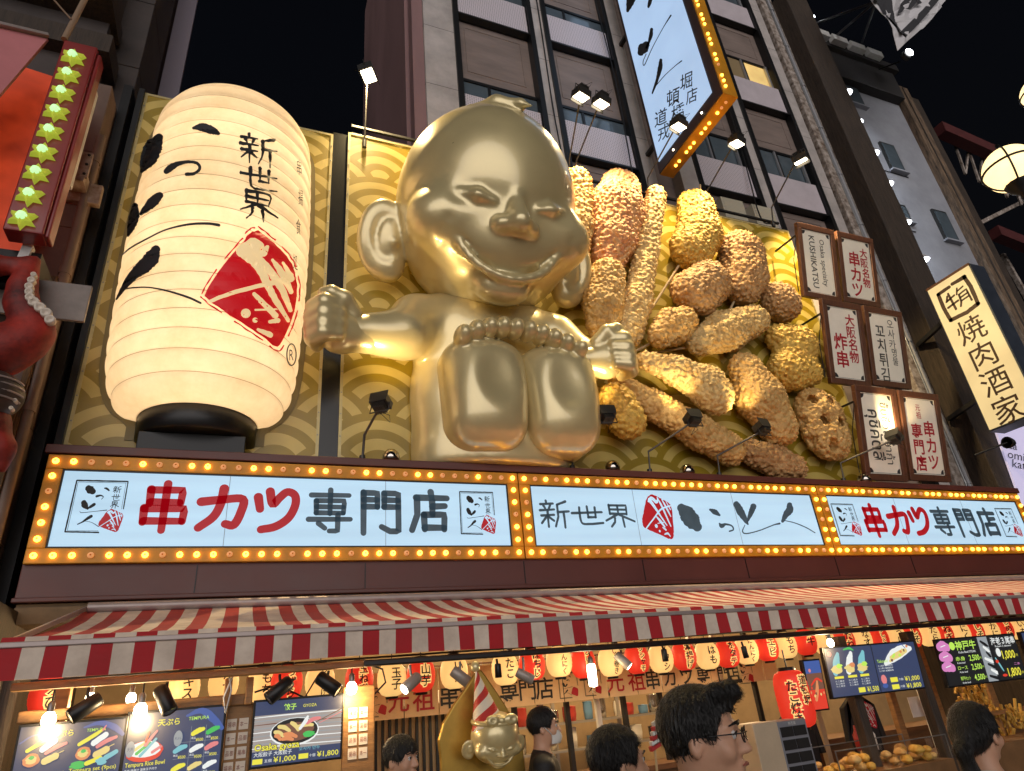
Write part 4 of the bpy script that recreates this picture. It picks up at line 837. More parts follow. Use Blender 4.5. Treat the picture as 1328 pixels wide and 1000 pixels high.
# ------------------------------------------------------------------ six small menu plates
M_walnut = mat('walnut_frame', srgb(98, 62, 44), .45, var=.3, vscale=4, stretch=(4, 4, 1))
M_plate = mat('cream_plate', srgb(248, 240, 222), .35, var=.06, vscale=3, coat=.3)
def plate(tl, tr, bl, br, rows, label):
    """tilted: the top leans out over the street"""
    yb, yt = .10, -.42
    A, B_, C, D = at(*tl, yt), at(*tr, yt), at(*bl, yb), at(*br, yb)
    cx = (A + B_ + C + D) / 4; up = ((A + B_) - (C + D)) / 2; rt = np.array([np.linalg.norm(B_ - A) * .5 + np.linalg.norm(D - C) * .5, 0, 0])
    # keep a true rectangle hanging from this corner
    up = np.array([0, up[1], up[2]]); H = np.linalg.norm(up); Wd = rt[0]; u_ = up / H; nr = np.cross(rt / Wd, u_)
    t = thing('menu_plate', cx, label, 'menu plate', 'tilted menu plates in walnut frames')
    P = lambda u, v, d=0: cx + np.array([1, 0, 0]) * u + u_ * v + nr * d
    f = MB(); fw = .15
    for u, v, a, b in ((0, H / 2 - fw / 2, Wd / 2, fw / 2), (0, -H / 2 + fw / 2, Wd / 2, fw / 2), (-Wd / 2 + fw / 2, 0, fw / 2, H / 2 - fw), (Wd / 2 - fw / 2, 0, fw / 2, H / 2 - fw)):
        f.frame_box(P(u, v), (a, 0, 0), u_ * b, nr * .06)
    f.build('frame', M_walnut, t, bevel=.012)
    iw, ih = Wd / 2 - fw, H / 2 - fw
    MB().frame_box(P(0, 0, -.02), (iw, 0, 0), u_ * ih, nr * .03).build('rim_plate', mat('plate_black', (.03, .028, .03), .4), t)
    m = .035; n_ = .11; iw -= m; ih -= m; oct_ = []
    for sx, sy in ((-1, -1), (1, -1), (1, 1), (-1, 1)):
        for k in range(5):
            g = k / 4 * math.pi / 2
            # notched (concave) corners
            a = (n_ * math.sin(g), n_ * math.cos(g)) if sx * sy > 0 else (n_ * math.cos(g), n_ * math.sin(g))
            a = a if True else a
            oct_.append((sx * (iw - a[0] * 1.0), sy * (ih - a[1] * 1.0), k))
    pts = [P(a, b, .022) for a, b, _ in oct_]
    order = []
    for q in range(4): order += list(range(q * 5, q * 5 + 5))
    MB().slab([pts[i] for i in order], nr, .008).build('plate_face', M_plate, t)
    bo = MB(); 
    for u, v, a, b in ((0, ih + .018, iw + .02, .008), (0, -ih - .018, iw + .02, .008), (-iw - .018, 0, .008, ih + .01), (iw + .018, 0, .008, ih + .01)): bo.frame_box(P(u, v, .016), (a, 0, 0), u_ * b, nr * .006)
    bo.build('plate_border', M_plate, t)
    for txt, col, x, h, top, kw in rows:
        mb = MB(); kw = dict(kw)
        if 'w' in kw and kw.get('side'): kw['w'] *= ih
        if kw.pop('side', False):      # a latin line running down the plate
            text(mb, txt, lambda u, v: P(x * iw + v, top * ih - u, .026), 0, 0, h, align='l', **kw)
        else: text(mb, txt, lambda u, v: P(x * iw + u, v, .026), 0, top * ih, h, vertical=True, **kw)
        mb.build('lettering', {'r': M_red, 'k': mat('plate_ink', (.05, .045, .04), .5)}[col], t)
    a = MB(); a.bar(P(-Wd / 2 - .02, H * .32, -.02), P(-Wd / 2 - .02, H * .32, -.02) + np.array([0, .75, .05]), .04); a.tube([P(-Wd / 2 - .03, H * .3, 0), P(-Wd / 2 - .06, 0, -.12), P(-Wd / 2 - .02, -H * .42, -.1)], .012, 5); a.build('bracket', M_black, t)
    return t
bb = dict(bold=.02)
plate((1027, 286), (1078, 301), (1045, 385), (1092, 394), [('KUSHIKATSU', 'k', -.35, .205, .86, dict(side=True, w=1.72, bold=.008)), ('Osaka specialty', 'k', .40, .175, .80, dict(side=True, w=1.56))], 'menu plate in Latin letters reading downwards, top left of the six plates')
plate((1081, 299), (1127, 311), (1095, 393), (1143, 399), [('串カツ', 'r', -.2, .42, .60, bb), ('大阪名物', 'r', .55, .27, .78, bb)], 'menu plate with three big red characters, top right of the six plates')
plate((1061, 387), (1111, 396), (1079, 498), (1131, 503), [('炸串', 'r', -.35, .42, .25, bb), ('大阪名物', 'r', .48, .30, .86, bb)], 'menu plate with two big red characters left of the Korean one')
plate((1115, 396), (1164, 405), (1133, 500), (1183, 506), [('꼬치튀김', 'k', -.35, .36, .70, dict(bold=.012)), ('오사카', 'k', .45, .26, .92, {}), ('명물', 'k', .5, .22, .0, {})], 'menu plate with Korean letters in the middle row')
plate((1100, 498), (1156, 506), (1127, 622), (1179, 626), [('คุชิคัตสึ', 'k', -.30, .36, .60, dict(side=True, w=1.3, bold=.012)), ('ขึ้นชื่อโอซาก้า', 'k', .45, .24, .82, dict(side=True, w=1.6))], 'menu plate with looping Thai letters, bottom left of the six plates')
plate((1161, 506), (1214, 512), (1179, 622), (1232, 627), [('専門店', 'r', -.42, .36, .32, bb), ('串カツ', 'r', .42, .38, .42, bb), ('元祖', 'r', -.15, .17, .86, {})], 'menu plate filled with two columns of red characters, bottom right of the six plates')
# ------------------------------------------------------------------ right neighbour
M_gwall = mat('pale_render', srgb(150, 152, 160), .8, var=.18, vscale=.8, bump=.15, bscale=4)
nb = thing('neighbour_building', (22.5, 3.0, 0), 'pale rendered narrow building with small windows lit by a row of wall lamps', 'building')
MB().box(20.2, 27.0, 2.6, 9, -.85, 25.2).build('wall', M_gwall, nb)
MB().box(20.0, 26.7, 2.2, 9.2, 25.2, 26.9).box(20.0, 26.9, 2.0, 9.2, 26.9, 27.3, 0).build('parapet', mat('parapet_black', (.035, .032, .032), .7, var=.3), nb)
for qx, qy, w_, h_ in ((1090, 130, 1.5, 2.6), (1156, 220, .85, 1.6), (1226, 311, .85, 1.6), (1162, 285, .9, .9)):
    x, _y, z = at(qx, qy, 2.55)
    q = MB(); q.box(x, x + w_, 2.5, 2.62, z, z + h_); wo = q.build('window', M_dark, nb); MB().box(x + .07, x + w_ - .07, 2.48, 2.5, z + .07, z + h_ - .1).build('pane', M_glass, wo)
    MB().box(x - .08, x + w_ + .08, 2.4, 2.6, z - .08, z - .002).build('sill', M_gwall, nb)
cb = MB()
for z, x1 in ((20.2, 24.8), (17.4, 23.2), (17.0, 23.6), (12.4, 22.6), (12.9, 23.0)):
    cb.tube([(20.3, 2.57, z + .1), ((20.3 + x1) / 2, 2.57, z - .03), (x1, 2.57, z - .05)], .018, 5)
cb.build('cable', M_black, nb)
MB().box(20.9, 22.8, 2.3, 2.6, 20.2, 20.3).build('shelf_bar', M_white, nb)
pier = MB(); pier.box(18.98, 20.3, .9, 3, -.85, 27.6); tag(pier.build('timber_pier', M_dwood, bevel=.03), 'dark weathered timber clad pier between the grey building and the pale neighbour', 'pier')
M_pwood = mat('peeled_timber', srgb(120, 98, 78), .75, var=.6, vscale=3, dirt=(.035, .024, .016), stretch=(3, 3, .5), bump=.5, bscale=8)
pier = MB(); pier.box(26.75, 27.5, 2.3, 3.2, -.85, 26.3); pier.box(27.52, 28.3, 2.45, 3.2, -.85, 26.0, 1); pier.box(27.05, 27.13, 2.26, 2.298, -.85, 26.2, 1); tag(pier.build('timber_pier', [M_pwood, M_dwood], bevel=.03), 'weathered timber pier with peeling boards beyond the pale wall', 'pier')
for (px, py), lb, on in (((1098, 121), 'highest of the small white wall lamps on the dark pier', 1), ((1112, 160), 'second small white wall lamp from the top of the dark pier', 1), ((1133, 200), 'small wall lamp beside the upper little window', 1), ((1151, 240), 'small wall lamp over the thin slack cables', 1), ((1174, 290), 'small wall lamp above the lowest one on the dark pier', 1), ((1197, 338), 'lowest small wall lamp, close above the beef restaurant sign', 1)):
    p = at(px, py, 1.6); t = thing('wall_lamp', (p[0], 1.6, p[2]), lb, 'wall lamp', 'small white lamps along the dark timber pier')
    MB().tube([(20.28, 2.0, p[2] + .15), p + SE([-.1, .0, .22]), p + SE([0, 0, .14])], .025, 6).build('arm', M_black, t)
    MB().lathe([(.05, .28), (.11, .22), (.22, .02), (.23, .0)], p, 14).build('shade', mat('lamp_shade_white', (.5, .5, .5), .4), t)
    MB().lathe([(.21, -.0), (.15, -.05), (.0, -.07)], p, 14).build('bulb', emat('cool_lens', (.9, .95, 1.), 9., sample=False), t)
    spot('lamp_beam', p + SE([0, 0, -.05]), p + SE([1.2, .9, -2.2]), 480, 130, (.80, .90, 1.), .8, .08, t)
MB()
p = at(1172, 75, 1.0); t = thing('street_flood', p, 'dazzling white floodlight at the roof corner below the hanging flag', 'floodlight')
MB().lathe([(.0, .0), (.22, .0), (.24, .05), (.20, .2), (.08, .28), (0, .28)], p, 14, axis='y').build('housing', M_lamp, t)
MB().lathe([(.0, .40), (.10, .38), (.17, .32), (.19, .285)], p, 14, axis='y').build('lens', emat('cool_flood', (.9, .95, 1), 30., sample=False), t)
MB().tube([p + SE([0, .2, 0]), p + SE([-.2, 1.0, .4])], .04, 6).build('arm', M_black, t)
spot('flood_beam', p + SE([0, -.1, -.1]), p + SE([-1.5, -1, -6]), 900, 130, (.85, .92, 1), .8, .1, t)
p = at(1050, 27, 1.8); t = thing('roof_lamp', p, 'small bright lamp at the roof line above the dark pier', 'lamp'); MB().lathe([(.0, .0), (.10, .0), (.12, .04), (.05, .2), (0, .2)], p, 10, axis='y').build('housing', M_lamp, t); MB().lathe([(0, .27), (.07, .24), (.09, .19)], p, 10, axis='y').build('lens', MATS['cool_flood'], t)
rf = MB(); 
for k in range(7): rf.bar((18.4 + k * .36, 1.8 + .03 * k, 26.6), (18.5 + k * .36, 3.5, 27.4), .09)
rf.bar((18.2, 1.8, 26.6), (21.0, 1.9, 26.6), .12); rf.bar((18.2, 3.4, 27.4), (21.0, 3.4, 27.4), .12)
tag(rf.build('roof_lattice', M_rust), 'rusty slatted eave lattice at the top of the dark pier', 'lattice')
ab = MB()
for k in range(4): ab.box(21.4 + k * 1.1, 22.3 + k * 1.1, 1.7, 1.95, 27.0, 27.35)
tag(ab.build('roof_blocks', M_white), 'pale boxes lined up on the dark parapet', 'roof boxes')
# flag on poles
fl_ = thing('hanging_flag', at(1168, 62, -1.5), 'white flag with a thick dark border hanging from thin poles against the night sky', 'flag')
YFl = -1.5
def fg(dy=0):
    def q(u, v):
        p = at(u, v, YFl); return (p[0], p[1] + .12 * math.sin(p[0] * 3.1 + p[2] * 1.7) - dy, p[2])
    return q
outl = [(1136, 2), (1148, 26), (1156, 46), (1166, 64), (1180, 50), (1200, 34), (1214, 18), (1228, -2), (1246, -40), (1180, -80), (1110, -40)]
mb = MB(); poly(mb, outl[::-1], fg(), 0, 12); o = mb.build('cloth', mat('flag_white', srgb(205, 203, 206), .8), fl_); sd = o.modifiers.new('t', 'SOLIDIFY'); sd.thickness = .012
mb = MB()
R_ = lambda P: ribbon(mb, P, fg(.07), 0, n=6, across=2, rag=.06, curve=False, cap=False)
R_([(1128, -20, 9), (1146, 4, 10), (1158, 30, 11), (1169, 47, 12)]); R_([(1169, 47, 10), (1188, 28, 9), (1206, 8, 8), (1226, -24, 9)])
R2 = lambda P: ribbon(mb, P, fg(.07), 0, n=6, across=2, rag=.06)
R2([(1164, 18, 5), (1170, 8, 6), (1180, -4, 6)]); R2([(1172, 4, 5), (1180, 9, 6), (1183, -2, 5)]); R2([(1188, 8, 5), (1192, -4, 6), (1200, -14, 5)])
mb.build('border_print', mat('flag_ink', (.03, .03, .035), .8), fl_)
pm = MB(); e = at(1136, 2, YFl)
for q in ((1050, 33), (1080, 50), (1118, 55)): pm.tube([e, at(*q, 2.2)], .05, 6)
pm.tube([e, at(1110, -40, YFl)], .05, 6)
pm.build('pole', M_dark, fl_)
# beef restaurant blade sign
XG = 18.0; t = thing('blade_sign', (XG + .3, -.7, 7.0), 'warm lit beef restaurant blade sign with brown letters on the dark pier', 'blade sign')
ya, yb_ = -1.30, -.03; za, zb2 = 7.0, 11.42
MB().box(XG + .01, XG + .62, ya - .04, yb_ + .04, za - .05, zb2 + .05).build('box', mat('sign_slate', (.04, .05, .07), .4, var=.2), t)
MB().box(XG - .02, XG + .008, ya, yb_, za, zb2).build('face', emat('warm_face', srgb(238, 210, 150), .78, var=.22, vscale=.9, base=(.3, .25, .15)), t)
MB().box(XG - .03, XG + .005, ya - .03, yb_ + .03, zb2 + .002, zb2 + .07).build('edge_trim', M_walnut, t)
MB().bar((XG + .3, yb_, 8), (XG + .9, 1.4, 8), .12).build('bracket', M_dark, t); MB().bar((XG + .3, yb_, 10.5), (XG + .9, 1.4, 10.5), .12).build('bracket', M_dark, t)
M_bink = mat('brown_ink', (.045, .022, .012), .6); yc = (ya + yb_) / 2; gf = lambda u, v: (XG - .024, yc - u, v)
mb = MB()
def R_(P, rag=.1): ribbon(mb, P, gf, 0, n=6, across=1, rag=rag, curve=False)
zc = 10.72; R_([(-.40, zc + .42, .11), (-.05, zc + .44, .10)]); R_([(-.40, zc + .42, .11), (-.42, zc - .05, .11), (-.38, zc - .47, .11)]); R_([(-.38, zc - .47, .12), (.1, zc - .50, .12), (.44, zc - .44, .12)]); R_([(.44, zc - .44, .11), (.46, zc + .1, .11), (.42, zc + .46, .11)]); R_([(.42, zc + .46, .13), (.06, zc + .47, .10)])
for P in ([(-.26, zc + .1, .07), (-.2, zc + .22, .06)], [(-.28, zc + .08, .06), (-.02, zc + .14, .06)], [(-.3, zc - .1, .07), (.02, zc - .06, .06)], [(-.15, zc + .28, .06), (-.13, zc - .25, .07)],
          [(.12, zc + .28, .05), (.05, zc + .12, .05)], [(.1, zc + .2, .05), (.28, zc + .24, .05)], [(.1, zc + .08, .06), (.08, zc - .14, .06), (.02, zc - .25, .06)], [(.1, zc + .08, .05), (.33, zc + .12, .05), (.34, zc - .25, .06)], [(.1, zc - .02, .05), (.32, zc, .05)], [(.1, zc - .12, .05), (.32, zc - .10, .05)]): R_(P)
for k, ch in enumerate('焼肉酒家'): text(mb, ch, gf, 0, 9.72 - k * .80, .72, bold=.004)
mb.build('lettering', M_bink, t)
pnl = thing('wall_banner', at(1320, 600, .6), 'pale lilac banner with a few Latin letters under the beef restaurant sign', 'banner')
A = [at(1292, 560, .8), at(1340, 548, .8), at(1345, 660, .8), at(1326, 655, .8)]
MB().slab(A, (0, -1, 0), .05).build('panel', emat('lilac_panel', srgb(200, 195, 230), .55), pnl)
mb = MB(); q = lambda u, v: tuple(at(u, v, .77))
for s_, x, y in (('ta', 1308, 576), ('omise', 1307, 588), ('kata', 1313, 600)): text(mb, s_, lambda u, v: q(x + u, y - v + u * .22), 0, 0, 11, align='l')
mb.build('lettering', M_ink, pnl)
p = at(1306, 574, -.1); t = thing('bell_lamp', p, 'small unlit black bell lamp in front of the lilac banner', 'lamp'); MB().lathe([(.0, .30), (.06, .28), (.12, .16), (.16, .0), (.12, .0)], p, 14, axis=((0, 0, 1), (0, 1, 0), (1, 0, 0))).build('shade', M_black, t); MB().tube([p + SE([.0, 0, 0]), p + SE([-.5, .6, -.15])], .03, 6).build('arm', M_black, t)
# gantry far right
ga = thing('steel_gantry', (30, 4, 14), 'dark red steel gantry rising beyond the peeling pier', 'steel gantry')
M_gred = mat('gantry_red', (.09, .018, .018), .6, var=.3)
gm = MB()
gm.bar(at(1218, 168, 4), at(1340, 222, 4), .55, .7); gm.build('beam', M_gred, ga); MB().bar(at(1290, 302, 4), at(1360, 330, 4), .5, .6).build('beam', M_gred, ga)
gm = MB()
for k in range(5): gm.bar(at(1238 + k * 18, 186 + k * 8, 4.4), at(1252 + k * 18, 226 + k * 10, 4.6), .10); gm.bar(at(1252 + k * 18, 226 + k * 10, 4.6), at(1256 + k * 18, 194 + k * 8, 4.4), .10)
gm.bar(at(1250, 300, 5), at(1330, 260, 5), .2); gm.bar(at(1300, 330, 5), at(1340, 400, 5), .2); gm.build('brace', M_rust, ga)
tag(MB().box(28.5, 60, 7, 20, -.85, 15.5).build('far_building', mat('night_blue', (.03, .035, .06), .7, var=.3)), 'dark far building mass beyond the gantry', 'building')
# globe street lamps
def globe(px, py, Y, lb, sc=1.0):
    c = at(px, py, Y); t = thing('globe_lamp', (c[0], c[1], -.85), lb, 'street lamp', 'globe street lamps over the street'); r = .55 * sc
    MB().lathe([(r * math.sin(a), -r * math.cos(a)) for a in np.linspace(.02, math.pi - .02, 24)], c, 32).build('globe', emat('globe_glow', (1., .72, .34), 1.9, var=.12, vscale=2.), t)
    bn = MB()
    for ang in (0, math.pi / 2): bn.tube([c + (r + .015) * SE([math.sin(a) * math.cos(ang + .5), math.sin(a) * math.sin(ang + .5), -math.cos(a)]) for a in np.linspace(0, 2 * math.pi, 33)], .022, 5, caps=False)
    bn.tube([c + (r + .02) * SE([math.cos(a), math.sin(a), 0]) for a in np.linspace(0, 2 * math.pi, 33)], .028, 5, caps=False); bn.build('band', M_black, t)
    MB().lathe([(.0, r + .22), (.05, r + .2), (.04, r + .1), (.16, r + .02), (.24, r - .06)], c, 14).lathe([(.30, -r + .10), (.22, -r - .08), (.08, -r - .2), (.07, -r - .4)], c, 14).build('cap', M_black, t)
    MB().tube([c + SE([0, 0, -r - .3]), (c[0], c[1], -.85)], .09, 10).build('post', M_black, t)
    point('lamp_light', c, 420, (1, .78, .45), .5, t) if False else None
globe(1310, 219, -4.0, 'lower glowing globe street lamp with dark bands, cut by the frame'); globe(1350, 120, -3.2, 'upper glowing globe street lamp, only its rim in the frame')
# ------------------------------------------------------------------ awning
M_sred = mat('awning_red', srgb(178, 30, 38), .75, var=.12, vscale=2.5); M_swht = mat('awning_white', srgb(226, 210, 194), .75, var=.16, vscale=2.5, dirt=srgb(198, 180, 164))
M_sredt = mat('awning_red_faded', srgb(176, 62, 58), .8, var=.2, vscale=2); M_rail = mat('awning_rail', srgb(170, 156, 152), .4, .3, var=.15, vscale=3)
aw = thing('striped_awning', (5.5, -1.5, 2.2), 'long red and white striped awning under the brown fascia', 'awning')
AX0, AX1, ST = -1.83, 17.6, .166; nst = int((AX1 - AX0) / ST)
top = MB(); val = MB(); hem = MB()
YA = [(-.06, 3.16), (-.7, 2.96), (-1.5, 2.77), (-2.3, 2.615), (-3.06, 2.50)]
for k in range(nst):
    x0, x1 = AX0 + k * ST, AX0 + (k + 1) * ST; c = k % 2
    sg = lambda x, i: -.014 * abs(math.sin(x * 1.31)) * (0, .6, 1, .7, .1)[i] + .004 * math.sin(x * 9.) * (0, .5, 1, .6, 0)[i]
    for i_ in range(4):
        (ya_, z_a), (yb2, z_b) = YA[i_], YA[i_ + 1]; top.quad((x0, ya_, z_a + sg(x0, i_)), (x0, yb2, z_b + sg(x0, i_ + 1)), (x1, yb2, z_b + sg(x1, i_ + 1)), (x1, ya_, z_a + sg(x1, i_)), c)
    for r in range(4):
        za_, zb_ = 2.425 - .06 * r, 2.425 - .06 * (r + 1); w0 = .022 * math.sin(x0 * 5.2) * (r / 4); w1 = .022 * math.sin(x1 * 5.2) * (r / 4); w2 = .022 * math.sin(x0 * 5.2) * ((r + 1) / 4); w3 = .022 * math.sin(x1 * 5.2) * ((r + 1) / 4)
        dz0 = (.012 * math.sin(x0 * 1.3) if r == 3 else 0); dz1 = (.012 * math.sin(x1 * 1.3) if r == 3 else 0)
        val.quad((x0, -3.10 + w0, za_), (x0, -3.10 + w2, zb_ + dz0), (x1, -3.10 + w3, zb_ + dz1), (x1, -3.10 + w1, za_), c)
    hem.quad((x0, -3.062, 2.515), (x0, -3.075, 2.475), (x1, -3.075, 2.475), (x1, -3.062, 2.515), c)
o = top.build('canopy', [M_sredt, M_swht], aw); o.modifiers.new('t', 'SOLIDIFY').thickness = .006
o = val.build('valance', [M_sred, M_swht], aw); o.modifiers.new('t', 'SOLIDIFY').thickness = .006
hem.build('hem_strip', [M_sred, M_swht], aw)
r = MB(); r.box(AX0, AX1, -3.12, -3.06, 2.425, 2.472); r.build('front_rail', M_rail, aw, bevel=.008)
r = MB(); r.tube([(-1.78, -.12, 3.20), (AX1, -.12, 3.20)], .062, 12); r.build('roller', M_rail, aw)
r = MB(); r.bar((-1.80, -.1, 3.19), (AX0 + .02, -3.05, 2.46), .03, .05); r.build('side_arm', M_rail, aw)
stt = MB()
for k in range(60): stt.box(AX0 + .09 + k * .332, AX0 + .09 + k * .332 + .2, -3.0645, -3.062, 2.494, 2.496)
# ------------------------------------------------------------------ shop interior shell
M_plast = mat('warm_plaster', (.46, .33, .19), .8, var=.2, vscale=1.5, bump=.1, bscale=6)
sh = thing('shop_interior', (7.8, 2.5, -.85), 'warm lit inside of the skewer shop with back wall, ceiling and counter', 'shop')
MB().box(-2.6, 18, 4.5, 4.7, -.85, 3.6).build('wall', M_plast, sh)
MB().box(-2.6, 18, .06, 4.5, 3.05, 3.25).box(-2.6, 18, .10, 1.2, 3.25, 3.295).build('ceiling', mat('smoky_ceiling', (.20, .13, .07), .8, var=.3), sh)
MB().box(-2.7, -2.55, -2.6, 4.6, -.85, 3.2).build('wall', M_dwood, sh); MB().box(17.9, 18.1, -2, 4.6, -.85, 3.2).build('wall', M_dwood, sh)
c = MB(); c.box(1.4, 17, -.1, .5, -.85, .55); c.box(1.3, 17.1, -.2, .6, .55, .62); c.build('counter', mat('counter_timber', (.16, .075, .03), .5, var=.3, stretch=(1, 1, 6)), sh)
M_shelf = mat('steel_shelf', (.40, .37, .33), .35, .6)
# window frames over the counter, with the kitchen seen through them
fw = thing('shop_window', (5.2, .2, .62), 'row of framed panes between counter and cloth banner with the kitchen behind', 'window')
for x, m_ in ((3.05, M_white), (4.0, M_dark), (4.88, M_dark), (5.42, M_white), (5.9, M_dark), (6.6, M_dark), (7.4, M_white), (7.9, M_white), (8.6, M_dark)):
    MB().box(x - .035, x + .035, .16, .24, .62, 2.9).build('mullion', m_, fw)
MB().box(3.0, 8.7, .14, .26, 1.62, 1.68).build('transom', M_dark, fw)
gl = mat('clear_glass', (1, 1, 1), .03, trans=1., spec=.5); gl.node_tree.nodes['Principled BSDF'].inputs['IOR'].default_value = 1.03; gl.node_tree.nodes['Principled BSDF'].inputs['Alpha'].default_value = .12
kit = random.Random(5)
sf = thing('kitchen_shelf', (5.6, 2.6, .2), 'steel kitchen shelf rack with pots and tubs behind the panes', 'shelf')
for z in (.75, 1.2, 1.7): MB().box(2.8, 8.6, 2.4, 2.8, z, z + .04).build('board', M_shelf, sf)
for x in (2.85, 4.3, 5.7, 7.1, 8.55): MB().box(x - .03, x + .03, 2.5, 2.56, -.85, 2.4).build('upright', M_shelf, sf)
POT = [mat('pot_steel', (.5, .48, .45), .25, .9), mat('tub_red', (.4, .04, .03), .5), mat('tub_white', (.7, .66, .58), .5), mat('tub_blue', (.12, .25, .42), .4), mat('pan_black', (.02, .02, .02), .4)]
words_p = ('steel', 'red', 'white', 'blue', 'black'); seen = {}
for z in (.79, 1.24, 1.74):
    x = 2.95
    while x < 8.4:
        r_ = kit.uniform(.07, .14); h_ = kit.uniform(.12, .34); mi = kit.choice((0, 0, 1, 2, 2, 3, 4)); x += r_
        nm = f"{words_p[mi]} tub on the {'lowest' if z < 1 else 'middle' if z < 1.5 else 'top'} kitchen shelf"
        p_ = MB(); p_.lathe([(0, 0), (r_ * .85, 0), (r_, h_ * .5), (r_ * .96, h_), (r_ * 1.04, h_ + .015), (r_ * .6, h_ + .02), (0, h_ + .03)], (x, 2.58, z + .001), 12)
        o = p_.build('kitchen_tub', POT[mi]); tag(o, nm, 'tub', 'tubs on the kitchen shelf, ' + nm); x += r_ + kit.uniform(.03, .25)
def pb(px0, py0, px1, py1, Y, dep, mb=None, mi=0):
    mx_, my_ = (px0 + px1) / 2, (py0 + py1) / 2; x0, x1 = at(px0, my_, Y)[0], at(px1, my_, Y)[0]; z1, z0 = at(mx_, py0, Y)[2], at(mx_, py1, Y)[2]
    return (mb if mb is not None else MB()).box(x0, x1, Y, Y + dep, z0, z1, mi)
for k in range(12):
    x = 3.3 + k * .44 + kit.uniform(-.08, .08); l_ = kit.uniform(.25, .4); t = thing('hanging_ladle', (x, 1.2, 2.3), 'steel kitchen tool hanging from the rail behind the framed panes', 'kitchen tool', 'steel tools on the kitchen rail')
    MB().tube([(x, 1.2, 2.28), (x, 1.2, 2.28 - l_)], .012, 5).build('handle', POT[0], t); MB().lathe([(0, -.07), (.05, -.05), (.08, .0), (.075, .03)], (x, 1.2, 2.24 - l_), 10).build('bowl', POT[0] if k % 3 else POT[4], t)
tag(MB().box(2.9, 8.6, 1.18, 1.22, 2.28, 2.31).build('tool_rail', POT[0]), 'steel rail for tools behind the framed panes', 'rail')
# interior hooks / slatted rack left of the golden figure, curtain
rk = thing('utensil_rack', (2.4, .6, .6), 'black slatted rack with hanging utensils behind the young man', 'rack')
s_ = MB()
for k in range(16): s_.box(1.75 + k * .1, 1.79 + k * .1, .5, .53, .6, 1.75)
s_.build('slats', M_black, rk); MB().box(1.6, 3.5, .55, .6, -.85, 1.75).build('back_sheet', mat('rack_cream', (.55, .42, .24), .6, var=.2), rk)
cu = MB(); 
for k in range(14): cu.box(3.0 + k * .035, 3.035 + k * .035, .3 + .03 * (k % 2), .34 + .03 * (k % 2), .2, 1.9)
tag(cu.build('curtain', mat('grey_curtain', (.32, .25, .2), .7)), 'grey pleated curtain beside the golden figure\'s pointed board', 'curtain')
# ------------------------------------------------------------------ timber posts, beams under the awning
def timber(name, label, mb, m=None, cat='post', group=None): return tag(mb.build(name, m or M_wood, bevel=.012), label, cat, group)
timber('front_beam', 'long amber timber beam right under the awning valance on the left', MB().box(-1.72, 1.2, -2.95, -2.86, 2.10, 2.165), cat='beam')
timber('front_beam', 'dark steel beam under the awning valance from middle to right', MB().box(1.2, 17, -2.95, -2.86, 2.105, 2.165), M_black, 'beam')
timber('lower_beam', 'amber timber beam running just above the two tempura screens', MB().box(-1.70, .15, -2.62, -2.52, 1.86, 1.96), cat='beam')
timber('timber_post', 'first short amber post above the paper slips, left of the pair', MB().box(-.07, -.0, -2.7, -2.62, 1.86, 2.10)); timber('timber_post', 'second short amber post above the paper slips', MB().box(.12, .19, -2.7, -2.62, 1.86, 2.10))
timber('timber_post', 'leaning amber timber upright inside the left end of the stall', MB().bar((-1.4, -2.3, -.85), (-1.45, -2.3, 2.2), .12))
timber('shop_pillar', 'amber timber board pillar between the tempura and gyoza screens', MB().box(-.03, .21, -2.58, -2.5, -.85, 1.88), cat='pillar'); timber('shop_pillar', 'amber timber board pillar right of the gyoza screen', MB().box(1.06, 1.38, -2.58, -2.5, -.85, 1.95), cat='pillar')
for X0, lb in ((.08, 'pillar between the screens'), (1.21, 'pillar right of the gyoza screen')):
    for i in range(2):
        for j in range(4):
            s = MB(); x = X0 + (i - .5) * .105; z = 1.70 - j * .12; s.box(x - .042, x + .042, -2.588, -2.582, z - .048, z + .048)
            o = s.build('paper_slip', mat('washi_slip', (.75, .66, .55), .7)); tag(o, f'cream paper slip with brown writing pinned to the {lb}', 'paper slip', f'paper slips on the {lb}')
            q = MB(); 
            for k, ch in enumerate(('串揚', '一本', '御品')[(i + j) % 3]): text(q, ch, lambda u, v: (u, -2.592, v), x + (k - .5) * -.036, z, .045, w=.03)
            q.build('writing', mat('slip_ink', (.25, .05, .03), .6), o)
for x, m_, lb in ((-2.1, M_rail, 'pale drainpipe at the left end of the stall'), (-1.95, M_dwood, 'dark post just right of the pale drainpipe')):
    tag(MB().tube([(x, -2.0, -.85), (x, -2.0, 2.3)], .07, 10).build('drain_pipe', mat('pipe_tan', (.35, .22, .14), .5, var=.2) if m_ is M_rail else M_dwood), lb, 'pipe')
for px, lb in ((1110, 'dark post standing left of the takoyaki screens'), (1204, 'dark post between the takoyaki and beef screens')):
    a = at(px, 900, -2.4); timber('timber_post', lb, MB().box(a[0] - .09, a[0] + .06, -2.45, -2.3, -.85, 2.1), M_dwood)
for px0, w_, lb, m_ in ((1163, .14, 'orange timber upright behind the fried food case', M_wood), (1220, .14, 'orange timber upright below the left edge of the beef screens', M_wood), (1262, .15, 'orange timber upright behind the woman', M_wood), (1296, .15, 'orange timber upright at the far right edge', M_wood), (1206, .05, 'thin pale rail beside the dark post', M_white), (1060, .10, 'pale upright edge below the takoyaki screens', M_plast)):
    a = at(px0, 940, -.9); timber('timber_post', lb, MB().box(a[0], a[0] + w_, -.95, -.85, -.85, 2.0), m_)
